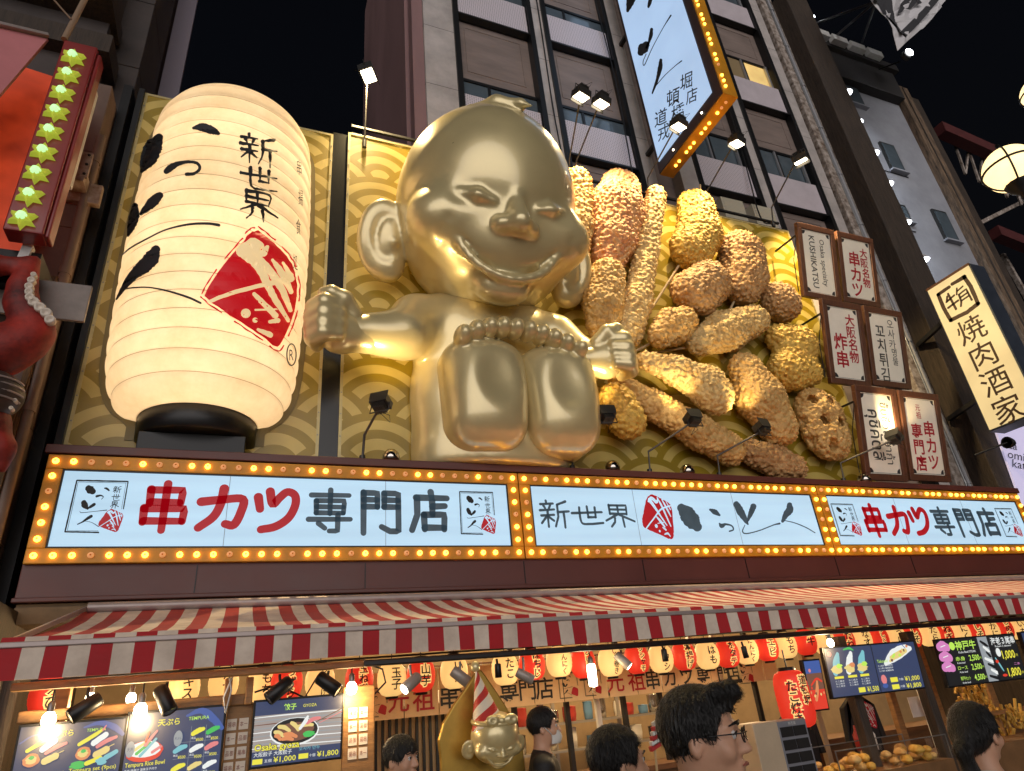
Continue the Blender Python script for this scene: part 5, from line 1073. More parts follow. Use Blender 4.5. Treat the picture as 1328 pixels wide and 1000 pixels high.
# ------------------------------------------------------------------ row of small paper lanterns
M_lc = emat('lantern_cream', (1., .60, .19), .78, base=(.7, .5, .25)); M_lr = emat('lantern_red', (.72, .028, .012), .7, base=(.5, .03, .02))
def small_lantern(red, c, r=.165, h=.36):
    t = thing('paper_lantern', c, 'x', 'paper lantern', 'small paper lanterns hanging in a row under the awning'); c = SE(c); pr = []
    for k in range(17):
        q = -1 + 2 * k / 16; rr = r * (.34 + .66 * math.sqrt(max(0, 1 - abs(q) ** 2.1))) + .003 * (k % 2); pr.append((rr, q * h / 2))
    MB().lathe(pr, c, 20).build('paper_body', M_lr if red else M_lc, t)
    MB().lathe([(0, h / 2 + .03), (r * .42, h / 2 + .03), (r * .46, h / 2)], c, 14).lathe([(r * .44, -h / 2), (r * .42, -h / 2 - .025), (0, -h / 2 - .025)], c, 14).build('cap', M_black, t)
    MB().tube([c + SE([0, 0, h / 2]), c + SE([0, 0, h / 2 + .16])], .006, 4).build('hook', M_black, t)
    return t, r, h
def lan_fn(c, r, h, off, az):
    def f(u, v):
        q = max(-.98, min(.98, v / (h / 2))); rr = r * (.34 + .66 * math.sqrt(max(0, 1 - abs(q) ** 2.1))) + off; a = az + u / r
        return (c[0] + rr * math.sin(a), c[1] - rr * math.cos(a), c[2] + v)
    return f
def letter_lantern(px, py, Y, red, word, lb, az=.28):
    c = at(px, py, Y); t, r, h = small_lantern(red, c); t['label'] = lb; n_ = len(word); hh = min(.115, .30 / n_)
    fn = lan_fn(c, r, h, .008 if red else .005, az)
    if red:
        bk = MB()
        for k in range(n_):
            z = (n_ - 1) / 2 * hh * 1.05 - k * hh * 1.05; text(bk, word[k], lan_fn(c, r, h, .005, az), 0, z, hh, bold=.13, step=.04)
        bk.build('letter_backing', M_lc, t)
    lt = MB()
    for k in range(n_):
        z = (n_ - 1) / 2 * hh * 1.05 - k * hh * 1.05; text(lt, word[k], fn if not red else lan_fn(c, r, h, .010, az), 0, z, hh, bold=.018, step=.05)
    lt.build('lettering', M_ink, t); return t
LL = [(62, 903, -1.6, 1, 'えび', None), (238, 893, -1.4, 0, 'キス', None), (290, 886, -1.0, 0, 'なす', None), (340, 888, -1.6, 0, 'もち', None), (372, 886, -1.9, 1, 'うずら', None), (415, 884, -1.6, 0, 'しいたけ', None), (466, 881, -1.5, 1, '玉ねぎ', None), (508, 881, -1.9, 0, '玉子', None), (546, 876, -1.9, 1, '山芋', None), (589, 872, -1.9, 0, 'いか', None), (655, 868, -1.9, 0, 'たこ', None),
      (690, 862, -1.9, 1, 'ぽちじ', None), (725, 858, -1.9, 0, 'にんにく', None), (756, 860, -1.9, 1, 'ししとう', None), (792, 858, -1.9, 0, 'しそ巻き', None), (826, 855, -1.9, 1, 'シシャモ', None), (857, 854, -1.9, 0, 'イワシ', None), (887, 851, -1.9, 1, '本揚げ', None), (917, 850, -1.9, 0, 'はも', None), (943, 848, -1.9, 1, 'ホタテ', None), (968, 844, -1.9, 0, 'にんにく', None),
      (994, 840, -1.9, 1, 'エビ', None), (1018, 837, -1.9, 0, 'もち', None), (1044, 833, -1.9, 1, '牛', None), (1068, 832, -1.9, 0, 'きす', None), (1094, 831, -1.9, 1, 'たね', None), (1116, 829, -1.9, 0, 'なす', None), (1138, 828, -1.9, 1, 'ししとう', None), (1160, 826, -1.9, 0, 'うに', None), (1180, 825, -1.9, 1, 'しそ', None), (1204, 823, -1.9, 0, 'たら', None), (1222, 822, -1.9, 1, 'ねぎ', None), (1244, 821, -1.9, 0, 'にく', None),
      (1262, 819, -1.9, 1, 'しそ', None), (1282, 818, -1.9, 0, 'かに', None), (1300, 816, -1.9, 1, 'しめじ', None), (1318, 815, -1.9, 0, 'いも', None)]
PLACE = ['over the left tempura screen at the stall end', 'over the right tempura screen', 'behind the pair of short posts', 'over the left half of the gyoza screen', 'over the gyoza screen behind a black spotlight', 'over the right end of the gyoza screen', 'beside the hanging bulb by the gyoza screen', 'left of the first grey spotlight', 'behind the first grey spotlight', 'left of the golden figure\'s hat', 'right of the golden figure\'s hat',
         'third along from the hat', 'left of the bright tube bulb', 'behind the bright tube bulb', 'right of the bright tube bulb', 'with a spotlight against its side', 'over the younger man\'s head', 'over the bespectacled man', 'just right of the bespectacled man\'s hair', 'above the end of the cloth banner', 'above the corner of the prawn poster',
         'above the prawn poster', 'above the tall red takoyaki lantern', 'at the left edge of the takoyaki screens', 'behind the blazing oval bulb', 'right of the blazing oval bulb', 'over the middle of the takoyaki screens', 'over the right takoyaki screen', 'over the right edge of the takoyaki screens', 'above the gap between the screens', 'just left of the beef screens', 'over the left beef screen', 'over the middle of the beef screens',
         'over the right beef screen', 'over the right edge of the beef screens', 'next to last before the frame edge', 'at the frame edge']
for i, (px, py, Y, red, wd, _) in enumerate(LL): letter_lantern(px, py, Y, red, wd, f"{'red' if red else 'cream'} paper lantern marked {wd} {PLACE[i]}", .14 - .0007 * (px - 508))
MB_ = MB(); MB_.tube([at(40, 884, -1.9), at(640, 842, -1.9), at(1328, 795, -1.9)], .012, 5); tag(MB_.build('lantern_wire', M_black), 'black wire carrying the row of small lanterns', 'wire')
# ------------------------------------------------------------------ cloth banners
M_noren = mat('cream_cloth', srgb(232, 204, 156), .85, var=.10, vscale=2, bump=.1, bscale=30)
def banner(x0, x1, z0, z1, Y, items, lb):
    t = thing('cloth_banner', ((x0 + x1) / 2, Y, z0), lb, 'cloth banner', 'cream cloth banners over the counter'); n_ = int((x1 - x0) / .05); wv = lambda x, v: Y + .02 * math.sin(x * 6.5) * (1 - v)
    m_ = MB()
    for k in range(n_):
        xa, xb = x0 + (x1 - x0) * k / n_, x0 + (x1 - x0) * (k + 1) / n_
        if k % 9 == 8: xb -= .012
        m_.quad((xa, wv(xa, 1), z1), (xa, wv(xa, 0), z0), (xb, wv(xb, 0), z0), (xb, wv(xb, 1), z1))
    o = m_.build('cloth', M_noren, t); o.modifiers.new('t', 'SOLIDIFY').thickness = .004
    fn = lambda u, v: (u, wv(u, (v - z0) / (z1 - z0)) - .010, v)
    for ch, px, col, hgt in items:
        x = at(px, 900, Y)[0]; m_ = MB(); zc_ = z0 + (z1 - z0) * .36
        if ch == '*':
            s_ = .30; g_ = lambda u, v, x=x: fn(x - s_ / 2 + u * s_, zc_ - .16 + v * .34); logo_ink(m_, g_, 0, 1, 4); logo_frame(m_, g_); m_.build('shop_mark', M_ink, t)
            m_ = MB(); stamp(m_, lambda u, v: g_(.6 + u * .36, .06 + v * .36)); m_.build('stamp', M_red, t)
        else: text(m_, ch, fn, x, zc_, hgt, bold=.012); m_.build('character', M_red if col else M_ink, t)
banner(1.62, 5.05, 1.60, 2.15, -.9, [('*', 487, 0, .3), ('元', 517, 1, .27), ('祖', 549, 1, .27), ('串', 582, 0, .27), ('カ', 606, 0, .25), ('ツ', 626, 0, .25), ('専', 660, 0, .27), ('門', 684, 0, .27), ('店', 707, 0, .27), ('*', 738, 0, .3), ('*', 770, 0, .3)], 'cream cloth banner with red and black characters behind the golden figure')
banner(5.08, 7.05, 1.60, 2.12, -.9, [('元', 800, 1, .27), ('祖', 827, 1, .27), ('串', 849, 0, .27), ('カ', 872, 0, .25), ('ツ', 894, 0, .25), ('専', 916, 0, .25)], 'cream cloth banner with red and black characters above the two men')
banner(7.45, 8.2, 1.62, 2.0, -.9, [('門', 944, 0, .24), ('店', 955, 0, .24), ('*', 972, 0, .3)], 'short cream cloth banner end beside the prawn poster')
# ------------------------------------------------------------------ lit menu screens
SC = {k: emat('screen_' + k, srgb(*c), s_, sample=False, base=(.02, .02, .02)) for k, c, s_ in (('navy', (52, 64, 98), 1), ('blue', (66, 92, 160), 1), ('yellow', (236, 226, 70), 1), ('white', (235, 238, 235), 1), ('pink', (226, 130, 130), 1), ('tan', (232, 208, 130), 1), ('green', (70, 190, 90), 1), ('red', (225, 60, 40), 1), ('teal', (120, 190, 200), 1), ('orange', (224, 140, 90), 1), ('wood', (160, 150, 145), 1), ('brown', (120, 80, 62), 1), ('lime', (190, 235, 90), 1), ('black', (16, 18, 22), 1), ('magenta', (214, 130, 190), 1), ('grey', (150, 156, 160), 1))}
SK = list(SC); SM = [SC[k] for k in SK]; SI = {k: i for i, k in enumerate(SK)}
def screen(x0, x1, z0, z1, Y, lb, draw, name='menu_screen', base='navy', tilt=.06):
    t = thing(name, ((x0 + x1) / 2, Y, z0), lb, 'menu screen', 'lit menu screens under the awning')
    yy = lambda v: Y - tilt * v            # v 0..1 upward; leans out at the top
    b_ = MB(); b_.slab([(x0 - .02, yy(0), z0 - .02), (x1 + .02, yy(0), z0 - .02), (x1 + .02, yy(1), z1 + .02), (x0 - .02, yy(1), z1 + .02)], (0, -1, 0), .06); b_.build('bezel', M_black, t, bevel=.004)
    W_, H_ = x1 - x0, z1 - z0; cnt = [0]
    p_ = MB(); P = lambda u, v, d=.004: (x0 + u * W_, yy(v) - d, z0 + v * H_)
    p_.quad(P(0, 0), P(1, 0), P(1, 1), P(0, 1), SI[base])
    class D:
        def rect(s, u0, v0, u1, v1, c): cnt[0] += 1; d = .005 + cnt[0] * .0002; p_.quad(P(u0, v0, d), P(u1, v0, d), P(u1, v1, d), P(u0, v1, d), SI[c])
        def rib(s, pts, c): cnt[0] += 1; d = .005 + cnt[0] * .0002; ribbon(p_, [(a * W_, b2 * H_, w_ * H_) for a, b2, w_ in pts], lambda u, v: P(u / W_, v / H_, d), SI[c], n=5, rag=.08)
        def disc(s, u, v, ru, rv, c, rag=.05): cnt[0] += 1; d = .005 + cnt[0] * .0002; p_.add([P(u + ru * math.cos(g_) * (1 + random.uniform(-rag, rag)), v + rv * math.sin(g_), d) for g_ in np.linspace(0, 2 * math.pi, 22)[:-1]], [tuple(range(21))], SI[c])
        def txt(s, tx, u, v, h, c, bold=.0, align='l', w=None): cnt[0] += 1; d = .005 + cnt[0] * .0002; text(p_, tx, lambda a, b2: P(a / W_, b2 / H_, d), u * W_, v * H_, h * H_, SI[c], bold=bold, align=align, w=w * W_ if w else None)
    draw(D()); p_.build('display', SM, t); return t
def tempura_set(d, ox, oy, s=1., extra=False):
    d.rib([(ox - .12 * s, oy + .10, .05), (ox, oy + .19, .055), (ox + .10 * s, oy + .27, .03)], 'yellow'); d.rib([(ox + .09 * s, oy + .26, .03), (ox + .115 * s, oy + .31, .015)], 'pink')
    d.rib([(ox + .02 * s, oy + .10, .08), (ox + .12 * s, oy + .19, .08)], 'white'); d.rib([(ox + .06 * s, oy + .05, .05), (ox + .14 * s, oy + .11, .06), (ox + .23 * s, oy + .15, .04)], 'pink')
    d.disc(ox - .07 * s, oy - .02, .075 * s, .085, 'orange', .12); d.disc(ox - .07 * s, oy - .02, .05 * s, .05, 'tan', .2); d.disc(ox - .07 * s, oy + .01, .025 * s, .025, 'green', .2)
    d.rib([(ox + .06 * s, oy - .05, .09), (ox + .15 * s, oy + .0, .09)], 'tan'); d.rib([(ox + .15 * s, oy + .02, .01), (ox + .22 * s, oy + .06, .01)], 'tan')
def d1(d):
    d.rib([(.6, .93, .02), (.75, .97, .06), (.9, .9, .08), (.99, .80, .05)], 'blue'); d.rib([(.02, .8, .02), (.12, .88, .02), (.25, .9, .01)], 'blue')
    d.txt('天ぷら', .30, .88, .085, 'yellow', .02); d.txt('TEMPURA', .63, .89, .04, 'lime', .004)
    tempura_set(d, .22, .60, 1.); tempura_set(d, .70, .62, 1.)
    d.disc(.60, .46, .07, .05, 'green', .3); d.rib([(.68, .47, .06), (.8, .52, .06)], 'yellow'); d.rib([(.86, .52, .07), (.95, .58, .06)], 'teal'); d.disc(.82, .48, .05, .05, 'teal', .3)
    d.txt('Tempura set (5pcs)', .02, .385, .052, 'yellow', .008, w=.46); d.txt('Tempura set (9pcs)', .52, .40, .052, 'yellow', .008, w=.45)
    for k in range(4): d.txt('天ぷら盛り合わせ 五種', .03, .30 - .05 * k, .03, 'white'); d.txt('天ぷら盛り合わせ 九種', .53, .31 - .05 * k, .03, 'white')
    d.txt('¥1,500', .1, .06, .07, 'yellow', .01); d.txt('¥2,500', .6, .06, .07, 'yellow', .01)
screen(-1.64, -.86, 1.22, 1.83, -2.62, 'lit tempura menu screen with two heaped plates at the left end', d1)
def d2(d):
    d.rib([(.6, .92, .03), (.75, .97, .08), (.88, .86, .10), (.99, .72, .06)], 'blue'); d.txt('天ぷら', .30, .86, .09, 'yellow', .02); d.txt('TEMPURA', .62, .88, .045, 'lime', .004)
    d.disc(.2, .52, .19, .13, 'red'); d.disc(.2, .545, .165, .10, 'white', .1)
    for a in ((.12, .5, .24, .62, 'green'), (.16, .47, .3, .66, 'teal'), (.25, .5, .32, .58, 'white'), (.1, .55, .2, .63, 'tan'), (.28, .5, .36, .56, 'pink')): d.rib([(a[0], a[1], .04), (a[2], a[3], .035)], a[4])
    d.rib([(.2, .6, .05), (.3, .76, .03)], 'pink'); d.rib([(.2, .64, .03), (.22, .75, .03)], 'red'); d.disc(.05, .56, .045, .10, 'grey'); d.txt('天丼', .02, .56, .05, 'navy', w=.06); d.disc(.53, .64, .045, .10, 'grey'); d.txt('天ぷら', .495, .64, .035, 'navy', w=.07)
    d.txt('Tempura Rice Bowl', .02, .37, .055, 'yellow', .01, w=.40)
    for k in range(5): d.txt('天丼 味噌汁 温泉玉子付き', .02, .30 - .055 * k, .032, 'white')
    for i, (u, v) in enumerate(((.74, .70), (.90, .70), (.57, .50), (.74, .49), (.90, .50), (.57, .27), (.74, .27), (.90, .27))):
        c_ = ('yellow', 'green', 'teal', 'white', 'pink', 'yellow', 'tan', 'white')[i]; d.rib([(u - .055, v - .02, .06), (u, v + .015, .07), (u + .05, v + .03, .05)], c_); d.txt('単品', u - .07, v - .075, .028, 'white'); d.txt('¥500', u - .02, v - .10, .04, 'yellow', .008, w=.08)
    for u in (.66, .82): d.rect(u, .15, u + .003, .78, 'grey')
    for v in (.38, .58): d.rect(.5, v, .98, v + .003, 'grey')
screen(-.83, -.05, 1.22, 1.86, -2.62, 'lit tempura bowl menu screen with a grid of small dishes', d2)
def d3(d):
    d.rect(0, .22, 1, .78, 'wood')
    for k in range(9): d.rib([(0, .27 + k * .06, .012), (.4, .28 + k * .06, .02), (1, .26 + k * .062, .014)], 'grey' if k % 2 else 'tan' if k == 3 else 'brown' if k == 6 else 'white')
    d.disc(.46, .48, .28, .225, 'white', .0); d.disc(.46, .49, .265, .205, 'black', .0); d.disc(.46, .48, .22, .15, 'brown', .1)
    for a in ((.24, .5, .34, .42), (.28, .58, .4, .5), (.35, .45, .48, .4), (.42, .62, .5, .5), (.5, .55, .66, .56), (.6, .6, .74, .66), (.33, .38, .44, .36), (.25, .44, .3, .38)): d.rib([(a[0], a[1], .06), ((a[0] + a[2]) / 2, (a[1] + a[3]) / 2 + .02, .07), (a[2], a[3], .05)], random.choice(('orange', 'pink', 'orange', 'tan')))
    d.rib([(.52, .52, .05), (.58, .64, .07), (.6, .7, .04)], 'white'); d.disc(.62, .42, .07, .05, 'green', .3); d.rib([(.7, .6, .012), (1, .78, .018)], 'brown'); d.rib([(.74, .58, .012), (1, .73, .018)], 'pink')
    d.txt('餃子', .32, .885, .10, 'lime', .02); d.txt('GYOZA', .54, .885, .05, 'yellow', .006)
    d.rect(0, 0, 1, .215, 'navy'); d.txt('Osaka gyoza', .02, .285, .105, 'black', .06, w=.51); d.txt('Osaka gyoza', .022, .285, .105, 'yellow', .022, w=.5); d.txt('大阪餃子 大阪餃子', .02, .175, .07, 'white', .005, w=.42); d.txt('오사카 만두', .52, .2, .06, 'teal', 0, w=.24)
    d.rect(.01, .03, .12, .11, 'yellow'); d.rect(.52, .04, .63, .12, 'yellow'); d.txt('五個', .14, .07, .05, 'white', w=.08); d.txt('十個', .64, .08, .05, 'white', w=.07); d.txt('¥1,000', .24, .075, .085, 'yellow', .012, w=.25); d.txt('¥1,800', .73, .085, .085, 'yellow', .012, w=.25)
screen(.225, 1.03, 1.33, 1.87, -2.64, 'lit dumpling menu screen between the two pillars with paper slips', d3)
def d4(d):
    for u, c_ in ((.1, 'teal'), (.24, 'white'), (.37, 'teal')):
        d.rib([(u - .03, .50, .16), (u, .70, .2), (u + .03, .86, .1)], c_); d.disc(u - .01, .55, .055, .09, 'tan', .2); d.disc(u + .02, .62, .03, .05, 'orange' if c_ == 'white' else 'lime', .3); d.rect(u - .05, .36, u + .045, .41, 'yellow'); 
        for k in range(3): d.txt('たこ焼き', u - .05, .31 - k * .05, .035, 'white', w=.09)
    d.rib([(.2, .95, .03), (.26, .97, .05), (.3, .93, .03)], 'green'); d.disc(.04, .88, .025, .06, 'pink'); d.rect(.27, .04, .34, .14, 'yellow'); d.txt('¥1,500', .36, .09, .11, 'yellow', .012, w=.125)
    d.rect(.498, 0, .506, 1, 'black')
    d.rib([(.62, .58, .10), (.72, .72, .26), (.86, .84, .24), (.94, .86, .10)], 'white'); d.rib([(.7, .68, .12), (.8, .76, .14), (.88, .82, .10)], 'tan'); 
    for k in range(12): d.disc(.68 + .02 * k, .66 + .02 * k + random.uniform(-.05, .05), .014, .03, random.choice(('orange', 'lime', 'tan', 'brown')), .3)
    d.rib([(.8, .95, .02), (.84, .97, .02), (.88, .88, .02)], 'blue'); d.txt('Takoyaki', .53, .64, .07, 'lime', .006, w=.12)
    for k in range(3): d.txt('たこ焼き 道頓堀名物', .53, .54 - .055 * k, .035, 'white', w=.16)
    d.disc(.56, .25, .03, .10, 'pink'); d.disc(.56, .12, .03, .05, 'blue')
    for v, p_ in ((.22, '¥1,000'), (.07, '¥1,800')): d.rect(.63, v - .045, .71, v + .055, 'yellow'); d.txt('六個', .72, v, .05, 'white', w=.05); d.txt(p_, .79, v, .10, 'yellow', .012, w=.17)
screen(7.46, 9.2, 1.34, 1.94, -2.64, 'pair of lit takoyaki menu screens side by side with three boats of food', d4)
def d5(d):
    d.rect(0, 0, 1, 1, 'black')
    for v in (.85, .62, .4): d.rib([(.0, v, .18), (.05, v + .02, .24), (.10, v - .02, .18)], 'magenta'); d.rib([(.02, v, .02), (.08, v + .03, .02)], 'white')
    d.disc(.16, .85, .035, .09, 'lime'); d.txt('神戸牛', .20, .85, .20, 'lime', .02, w=.26); d.txt('Kobe Beef STEAK', .22, .70, .05, 'white', 0, w=.22)
    for v, a, p_ in ((.56, '赤身', '2,500'), (.36, 'ロース', '2,500'), (.13, '神戸牛セット', '4,500')): d.txt(a, .16, v, .09, 'lime', .008, w=.12); d.txt(p_, .33, v, .13, 'lime', .014, w=.13); d.txt('円', .465, v - .02, .05, 'lime', w=.02); d.txt('Kobe beef', .17, v - .09, .04, 'white', w=.1)
    d.rect(.495, 0, .503, 1, 'grey'); d.rect(.503, 0, .62, 1, 'grey')
    for k in range(7): d.rib([(.53 + .02 * (k % 3), .9 - k * .13, .06), (.58 + .01 * k % 3, .82 - k * .13, .08), (.61, .78 - k * .12, .04)], 'white' if k % 2 else 'black')
    d.txt('海老３尾串', .66, .88, .17, 'white', .016, w=.32); d.txt('Prawn 3 skewer', .7, .76, .05, 'white', w=.22); d.disc(.72, .62, .03, .10, 'white'); d.txt('1,000', .76, .56, .19, 'yellow', .016, w=.17); d.txt('円', .94, .52, .06, 'yellow', w=.025)
    d.rib([(.66, .5, .03), (.70, .3, .05), (.72, .2, .03)], 'teal'); d.disc(.67, .42, .02, .04, 'red'); d.txt('二本', .88, .33, .06, 'magenta', w=.08); d.txt('1,800', .77, .16, .19, 'yellow', .016, w=.17); d.txt('円', .95, .12, .06, 'yellow', w=.025); d.disc(.72, .1, .03, .03, 'red')
screen(9.7, 11.46, 1.31, 1.93, -2.64, 'pair of lit beef and prawn menu screens with large yellow prices', d5, base='black')
screen(11.66, 12.5, 1.33, 1.94, -2.64, 'lit menu screen cut by the right frame edge', lambda d: (d.txt('焼きそば', .06, .85, .12, 'lime', .01, w=.5), d.txt('Yakisoba', .06, .7, .07, 'white'), d.rect(.03, .2, .5, .5, 'teal')))
# prawn poster, tall takoyaki lantern
def dp(d):
    d.rect(0, .74, 1, 1, 'blue'); d.rect(0, .3, 1, .74, 'brown'); d.rect(0, 0, 1, .4, 'red'); d.rib([(.35, .2, .08), (.5, .38, .10), (.6, .56, .06)], 'orange'); d.rib([(.2, .5, .04), (.6, .62, .05), (.9, .56, .04)], 'red')
    for k in range(9): d.disc(.1 + .1 * k, .35 + .1 * math.sin(k * 2), .05, .03, ('orange', 'red', 'tan', 'brown')[k % 4], .3)
    d.disc(.25, .8, .08, .04, 'pink')
t = screen(6.80, 7.06, 1.24, 1.80, -2.9, 'hanging red prawn poster beside the tall red takoyaki lantern', dp, 'hanging_poster', 'grey'); t['category'] = 'poster'; t['group'] = ''; del t['group']
c = at(1030, 906, -2.75); t = thing('takoyaki_lantern', c, 'tall red paper lantern with black takoyaki letters on cream', 'paper lantern')
rr_ = .215; hh_ = .66
MB().lathe([(rr_ * (.5 + .5 * math.sqrt(max(0, 1 - abs(q) ** 4))) + .004 * (i % 2), q * hh_ / 2) for i, q in enumerate(np.linspace(-1, 1, 23))], c, 24).build('paper_body', M_lr, t)
MB().lathe([(0, hh_ / 2 + .04), (rr_ * .5, hh_ / 2 + .04), (rr_ * .52, hh_ / 2 - .005)], c, 16).lathe([(rr_ * .52, -hh_ / 2 + .005), (rr_ * .5, -hh_ / 2 - .03), (0, -hh_ / 2 - .03)], c, 16).build('cap', M_black, t)
def tfn(off): return lambda u, v: (c[0] + (rr_ + off) * math.sin(-.34 + u / rr_), c[1] - (rr_ + off) * math.cos(-.34 + u / rr_), c[2] + v)
for off, bd_, m_, nm in ((.004, .12, M_lc, 'letter_backing'), (.009, .018, M_ink, 'lettering')):
    q = MB()
    for k, ch in enumerate('たこ焼き'): text(q, ch, tfn(off), -.085, .15 - k * .125, .125, bold=bd_, step=.05)
    for k, ch in enumerate('道頓堀'): text(q, ch, tfn(off), .075, .21 - k * .115, .105, bold=bd_, step=.05)
    q.build(nm, m_, t)
MB().tube([c + SE([0, 0, hh_ / 2]), c + SE([0, 0, hh_ / 2 + .25])], .01, 5).build('hook', M_black, t)
# ------------------------------------------------------------------ bulbs and small spotlights under the awning
M_hot = emat('hot_bulb', (1., .84, .55), 16., sample=False)
def hang_bulb(px, py, Y, s, lb, e, tube=False):
    p = at(px, py, Y); t = thing('hanging_bulb', p, lb, 'light bulb', 'bare bulbs hanging under the awning')
    if tube: MB().lathe([(0, -.15 * s), (.06 * s, -.14 * s), (.065 * s, .12 * s), (.05 * s, .15 * s)], p, 12).build('bulb', M_hot, t)
    else: MB().lathe([(0, -.08 * s), (.05 * s, -.07 * s), (.075 * s, -.02 * s), (.07 * s, .04 * s), (.035 * s, .09 * s)], p, 12).build('bulb', M_hot, t)
    h0 = .15 * s if tube else .09 * s
    MB().lathe([(.04 * s, h0 - .01), (.04 * s, h0 + .08 * s), (.015, h0 + .11 * s), (0, h0 + .11 * s)], p, 10).build('socket', M_grey, t)
    MB().tube([p + SE([0, 0, h0 + .1 * s]), (p[0], p[1], 2.12)], .008, 4).build('cord', M_black, t)
    point('bulb_light', p + SE([0, 0, -.14 * s]), e, (1, .70, .36), .06, t)
hang_bulb(63, 934, -2.75, .75, 'fat glowing bulb over the left edge of the tempura screens', 42); hang_bulb(182, 922, -2.75, .75, 'fat glowing bulb in front of the gap between the tempura screens', 42)
hang_bulb(117, 906, -2.2, .6, 'small bulb half hidden by the tilted black spotlight', 24); hang_bulb(170, 906, -2.2, .6, 'small bulb hanging just above the fat one between the screens', 24)
hang_bulb(456, 893, -2.75, .72, 'glowing bulb hanging above the gyoza screen pillar', 24); hang_bulb(768, 876, -2.75, .8, 'bright tube shaped bulb before the cloth banner', 54, True); hang_bulb(1077, 834, -2.85, .62, 'blazing oval bulb over the takoyaki screens', 48)
for x, y, e in ((1.0, .9, 110), (3.6, 1.4, 150), (6.2, 1.4, 160), (8.8, 1.2, 150), (11.5, 1.2, 150), (14.5, 1.2, 120), (-1.0, .8, 80)):  # unseen ceiling lamps, added to brighten the shop interior
    t = thing('added_ceiling_lamp', (x, y, 3.05), 'round warm ceiling lamp added to light the shop inside', 'ceiling lamp', 'round warm ceiling lamps added to light the shop inside')
    MB().lathe([(0, -.05), (.18, -.04), (.2, 0)], (x, y, 3.049), 14).build('diffuser', emat('added_lamp_glow', (1, .72, .4), 3.), t); point('lamp_light', (x, y, 2.86), e, (1, .70, .36), .15, t)
def can(px, py, Y, ax, lb, dark=True, lit=False, s=1.):
    p = at(px, py, Y); ax = SE(ax, float); ax /= np.linalg.norm(ax); a = np.cross(ax, (0, 1, .1)); a /= np.linalg.norm(a); b = np.cross(ax, a)
    t = thing('track_spotlight', p, lb, 'spotlight', 'small can spotlights under the awning')
    h = MB(); h.lathe([(0, -.13 * s), (.055 * s, -.13 * s), (.065 * s, -.11 * s), (.068 * s, .12 * s), (.06 * s, .125 * s)], p, 14, axis=(a, b, ax)); h.build('can', M_black if dark else mat('can_grey', (.34, .31, .28), .4, .2), t)
    MB().lathe([(.058 * s, .118 * s), (0, .11 * s)], p, 14, axis=(a, b, ax)).build('lens', M_hot if lit else mat('can_lens', (.05, .045, .04), .15), t)
    MB().tube([p - ax * .02, p + SE([0, .02, .12]), (p[0], p[1] + .02, 2.1)], .014, 5).build('stem', M_black if dark else M_grey, t)
can(110, 918, -2.8, (-.75, -.3, -.55), 'black can spotlight tilted over the left tempura screen'); can(214, 908, -2.8, (.45, -.3, -.8), 'black can spotlight hanging over the right tempura screen'); can(362, 895, -2.8, (-.8, -.2, -.6), 'black can spotlight aimed left over the gyoza screen'); can(426, 887, -2.8, (.75, -.3, -.6), 'black can spotlight over the right corner of the gyoza screen')
can(533, 886, -2.8, (-.75, -.4, -.5), 'lit grey can spotlight before the red yam lantern', False, True, .9); can(598, 878, -2.8, (.7, -.2, -.6), 'grey can spotlight beside the golden figure\'s hat', False, False, .9); can(681, 877, -2.8, (.8, -.3, -.5), 'grey can spotlight right of the hat', False, False, .8); can(808, 857, -2.8, (.5, -.5, -.75), 'lit grey can spotlight in front of a red lantern', False, True, .8)
can(646, 870, -2.8, (0, 0, -1), 'thin black upright lamp beside the hat tip', True, False, .55); can(862, 850, -2.8, (0, 0, -1), 'small black upright can among the lanterns over the bespectacled man', True, False, .55); can(966, 846, -2.8, (.1, 0, -1), 'small black upright can over the end of the banner', True, False, .55)
cb = MB(); cb.tube([at(296, 868, -2.8), at(300, 895, -2.8), at(292, 925, -2.8), at(290, 905, -2.8), at(305, 870, -2.8)], .009, 5); tag(cb.build('loose_cable', M_white), 'pale loop of cable hanging by the paper slips', 'cable')
cb = MB(); cb.tube([at(480, 862, -2.5), at(496, 868, -2.5), at(500, 885, -2.5), at(484, 902, -2.5)], .010, 5); cb.tube([at(330, 898, -2.4), at(360, 888, -2.4), at(395, 905, -2.4), at(410, 880, -2.4)], .010, 5); tag(cb.build('loose_cable', M_black), 'dark cables sagging above and beside the gyoza screen', 'cable')
# ------------------------------------------------------------------ counter goods on the right
ks = thing('ticket_machine', at(1015, 990, -3.3), 'beige and grey ticket machine with rows of dark product buttons', 'ticket machine'); YK = -3.35
a0, a1 = at(980, 960, YK), at(1013, 960, YK); b1 = at(1052, 960, YK); zt_ = at(1000, 936, YK)[2]
MB().box(a0[0], a1[0], YK, YK + .35, -.85, zt_).build('body', mat('machine_beige', (.55, .43, .3), .5, var=.1), ks, bevel=.01)
MB().box(a1[0] + .002, b1[0], YK + .01, YK + .35, -.85, zt_ - .01).build('front_panel', mat('machine_grey', (.22, .22, .25), .4), ks, bevel=.008)
for i in range(2):
    for j in range(4):
        xx = a1[0] + .03 + i * (b1[0] - a1[0] - .05) / 2; ww = (b1[0] - a1[0] - .08) / 2; zz = zt_ - .17 - j * .13; MB().box(xx, xx + ww, YK - .004, YK + .012, zz, zz + .10).build('button', mat('button_dark', (.03, .028, .028), .15), ks)
q = MB(); text(q, '券売機', lambda u, v: (u, YK + .006, v), (a1[0] + b1[0]) / 2, zt_ - .04, .035); q.build('lettering', M_white, ks)
cs = thing('food_case', at(1158, 985, -2.7), 'glass display case heaped with fried food beside the ticket machine', 'display case'); YC = -2.75
l, r2 = at(1084, 978, YC), at(1232, 970, YC); zt_ = at(1158, 966, YC)[2] + .02; zb_ = zt_ - .28
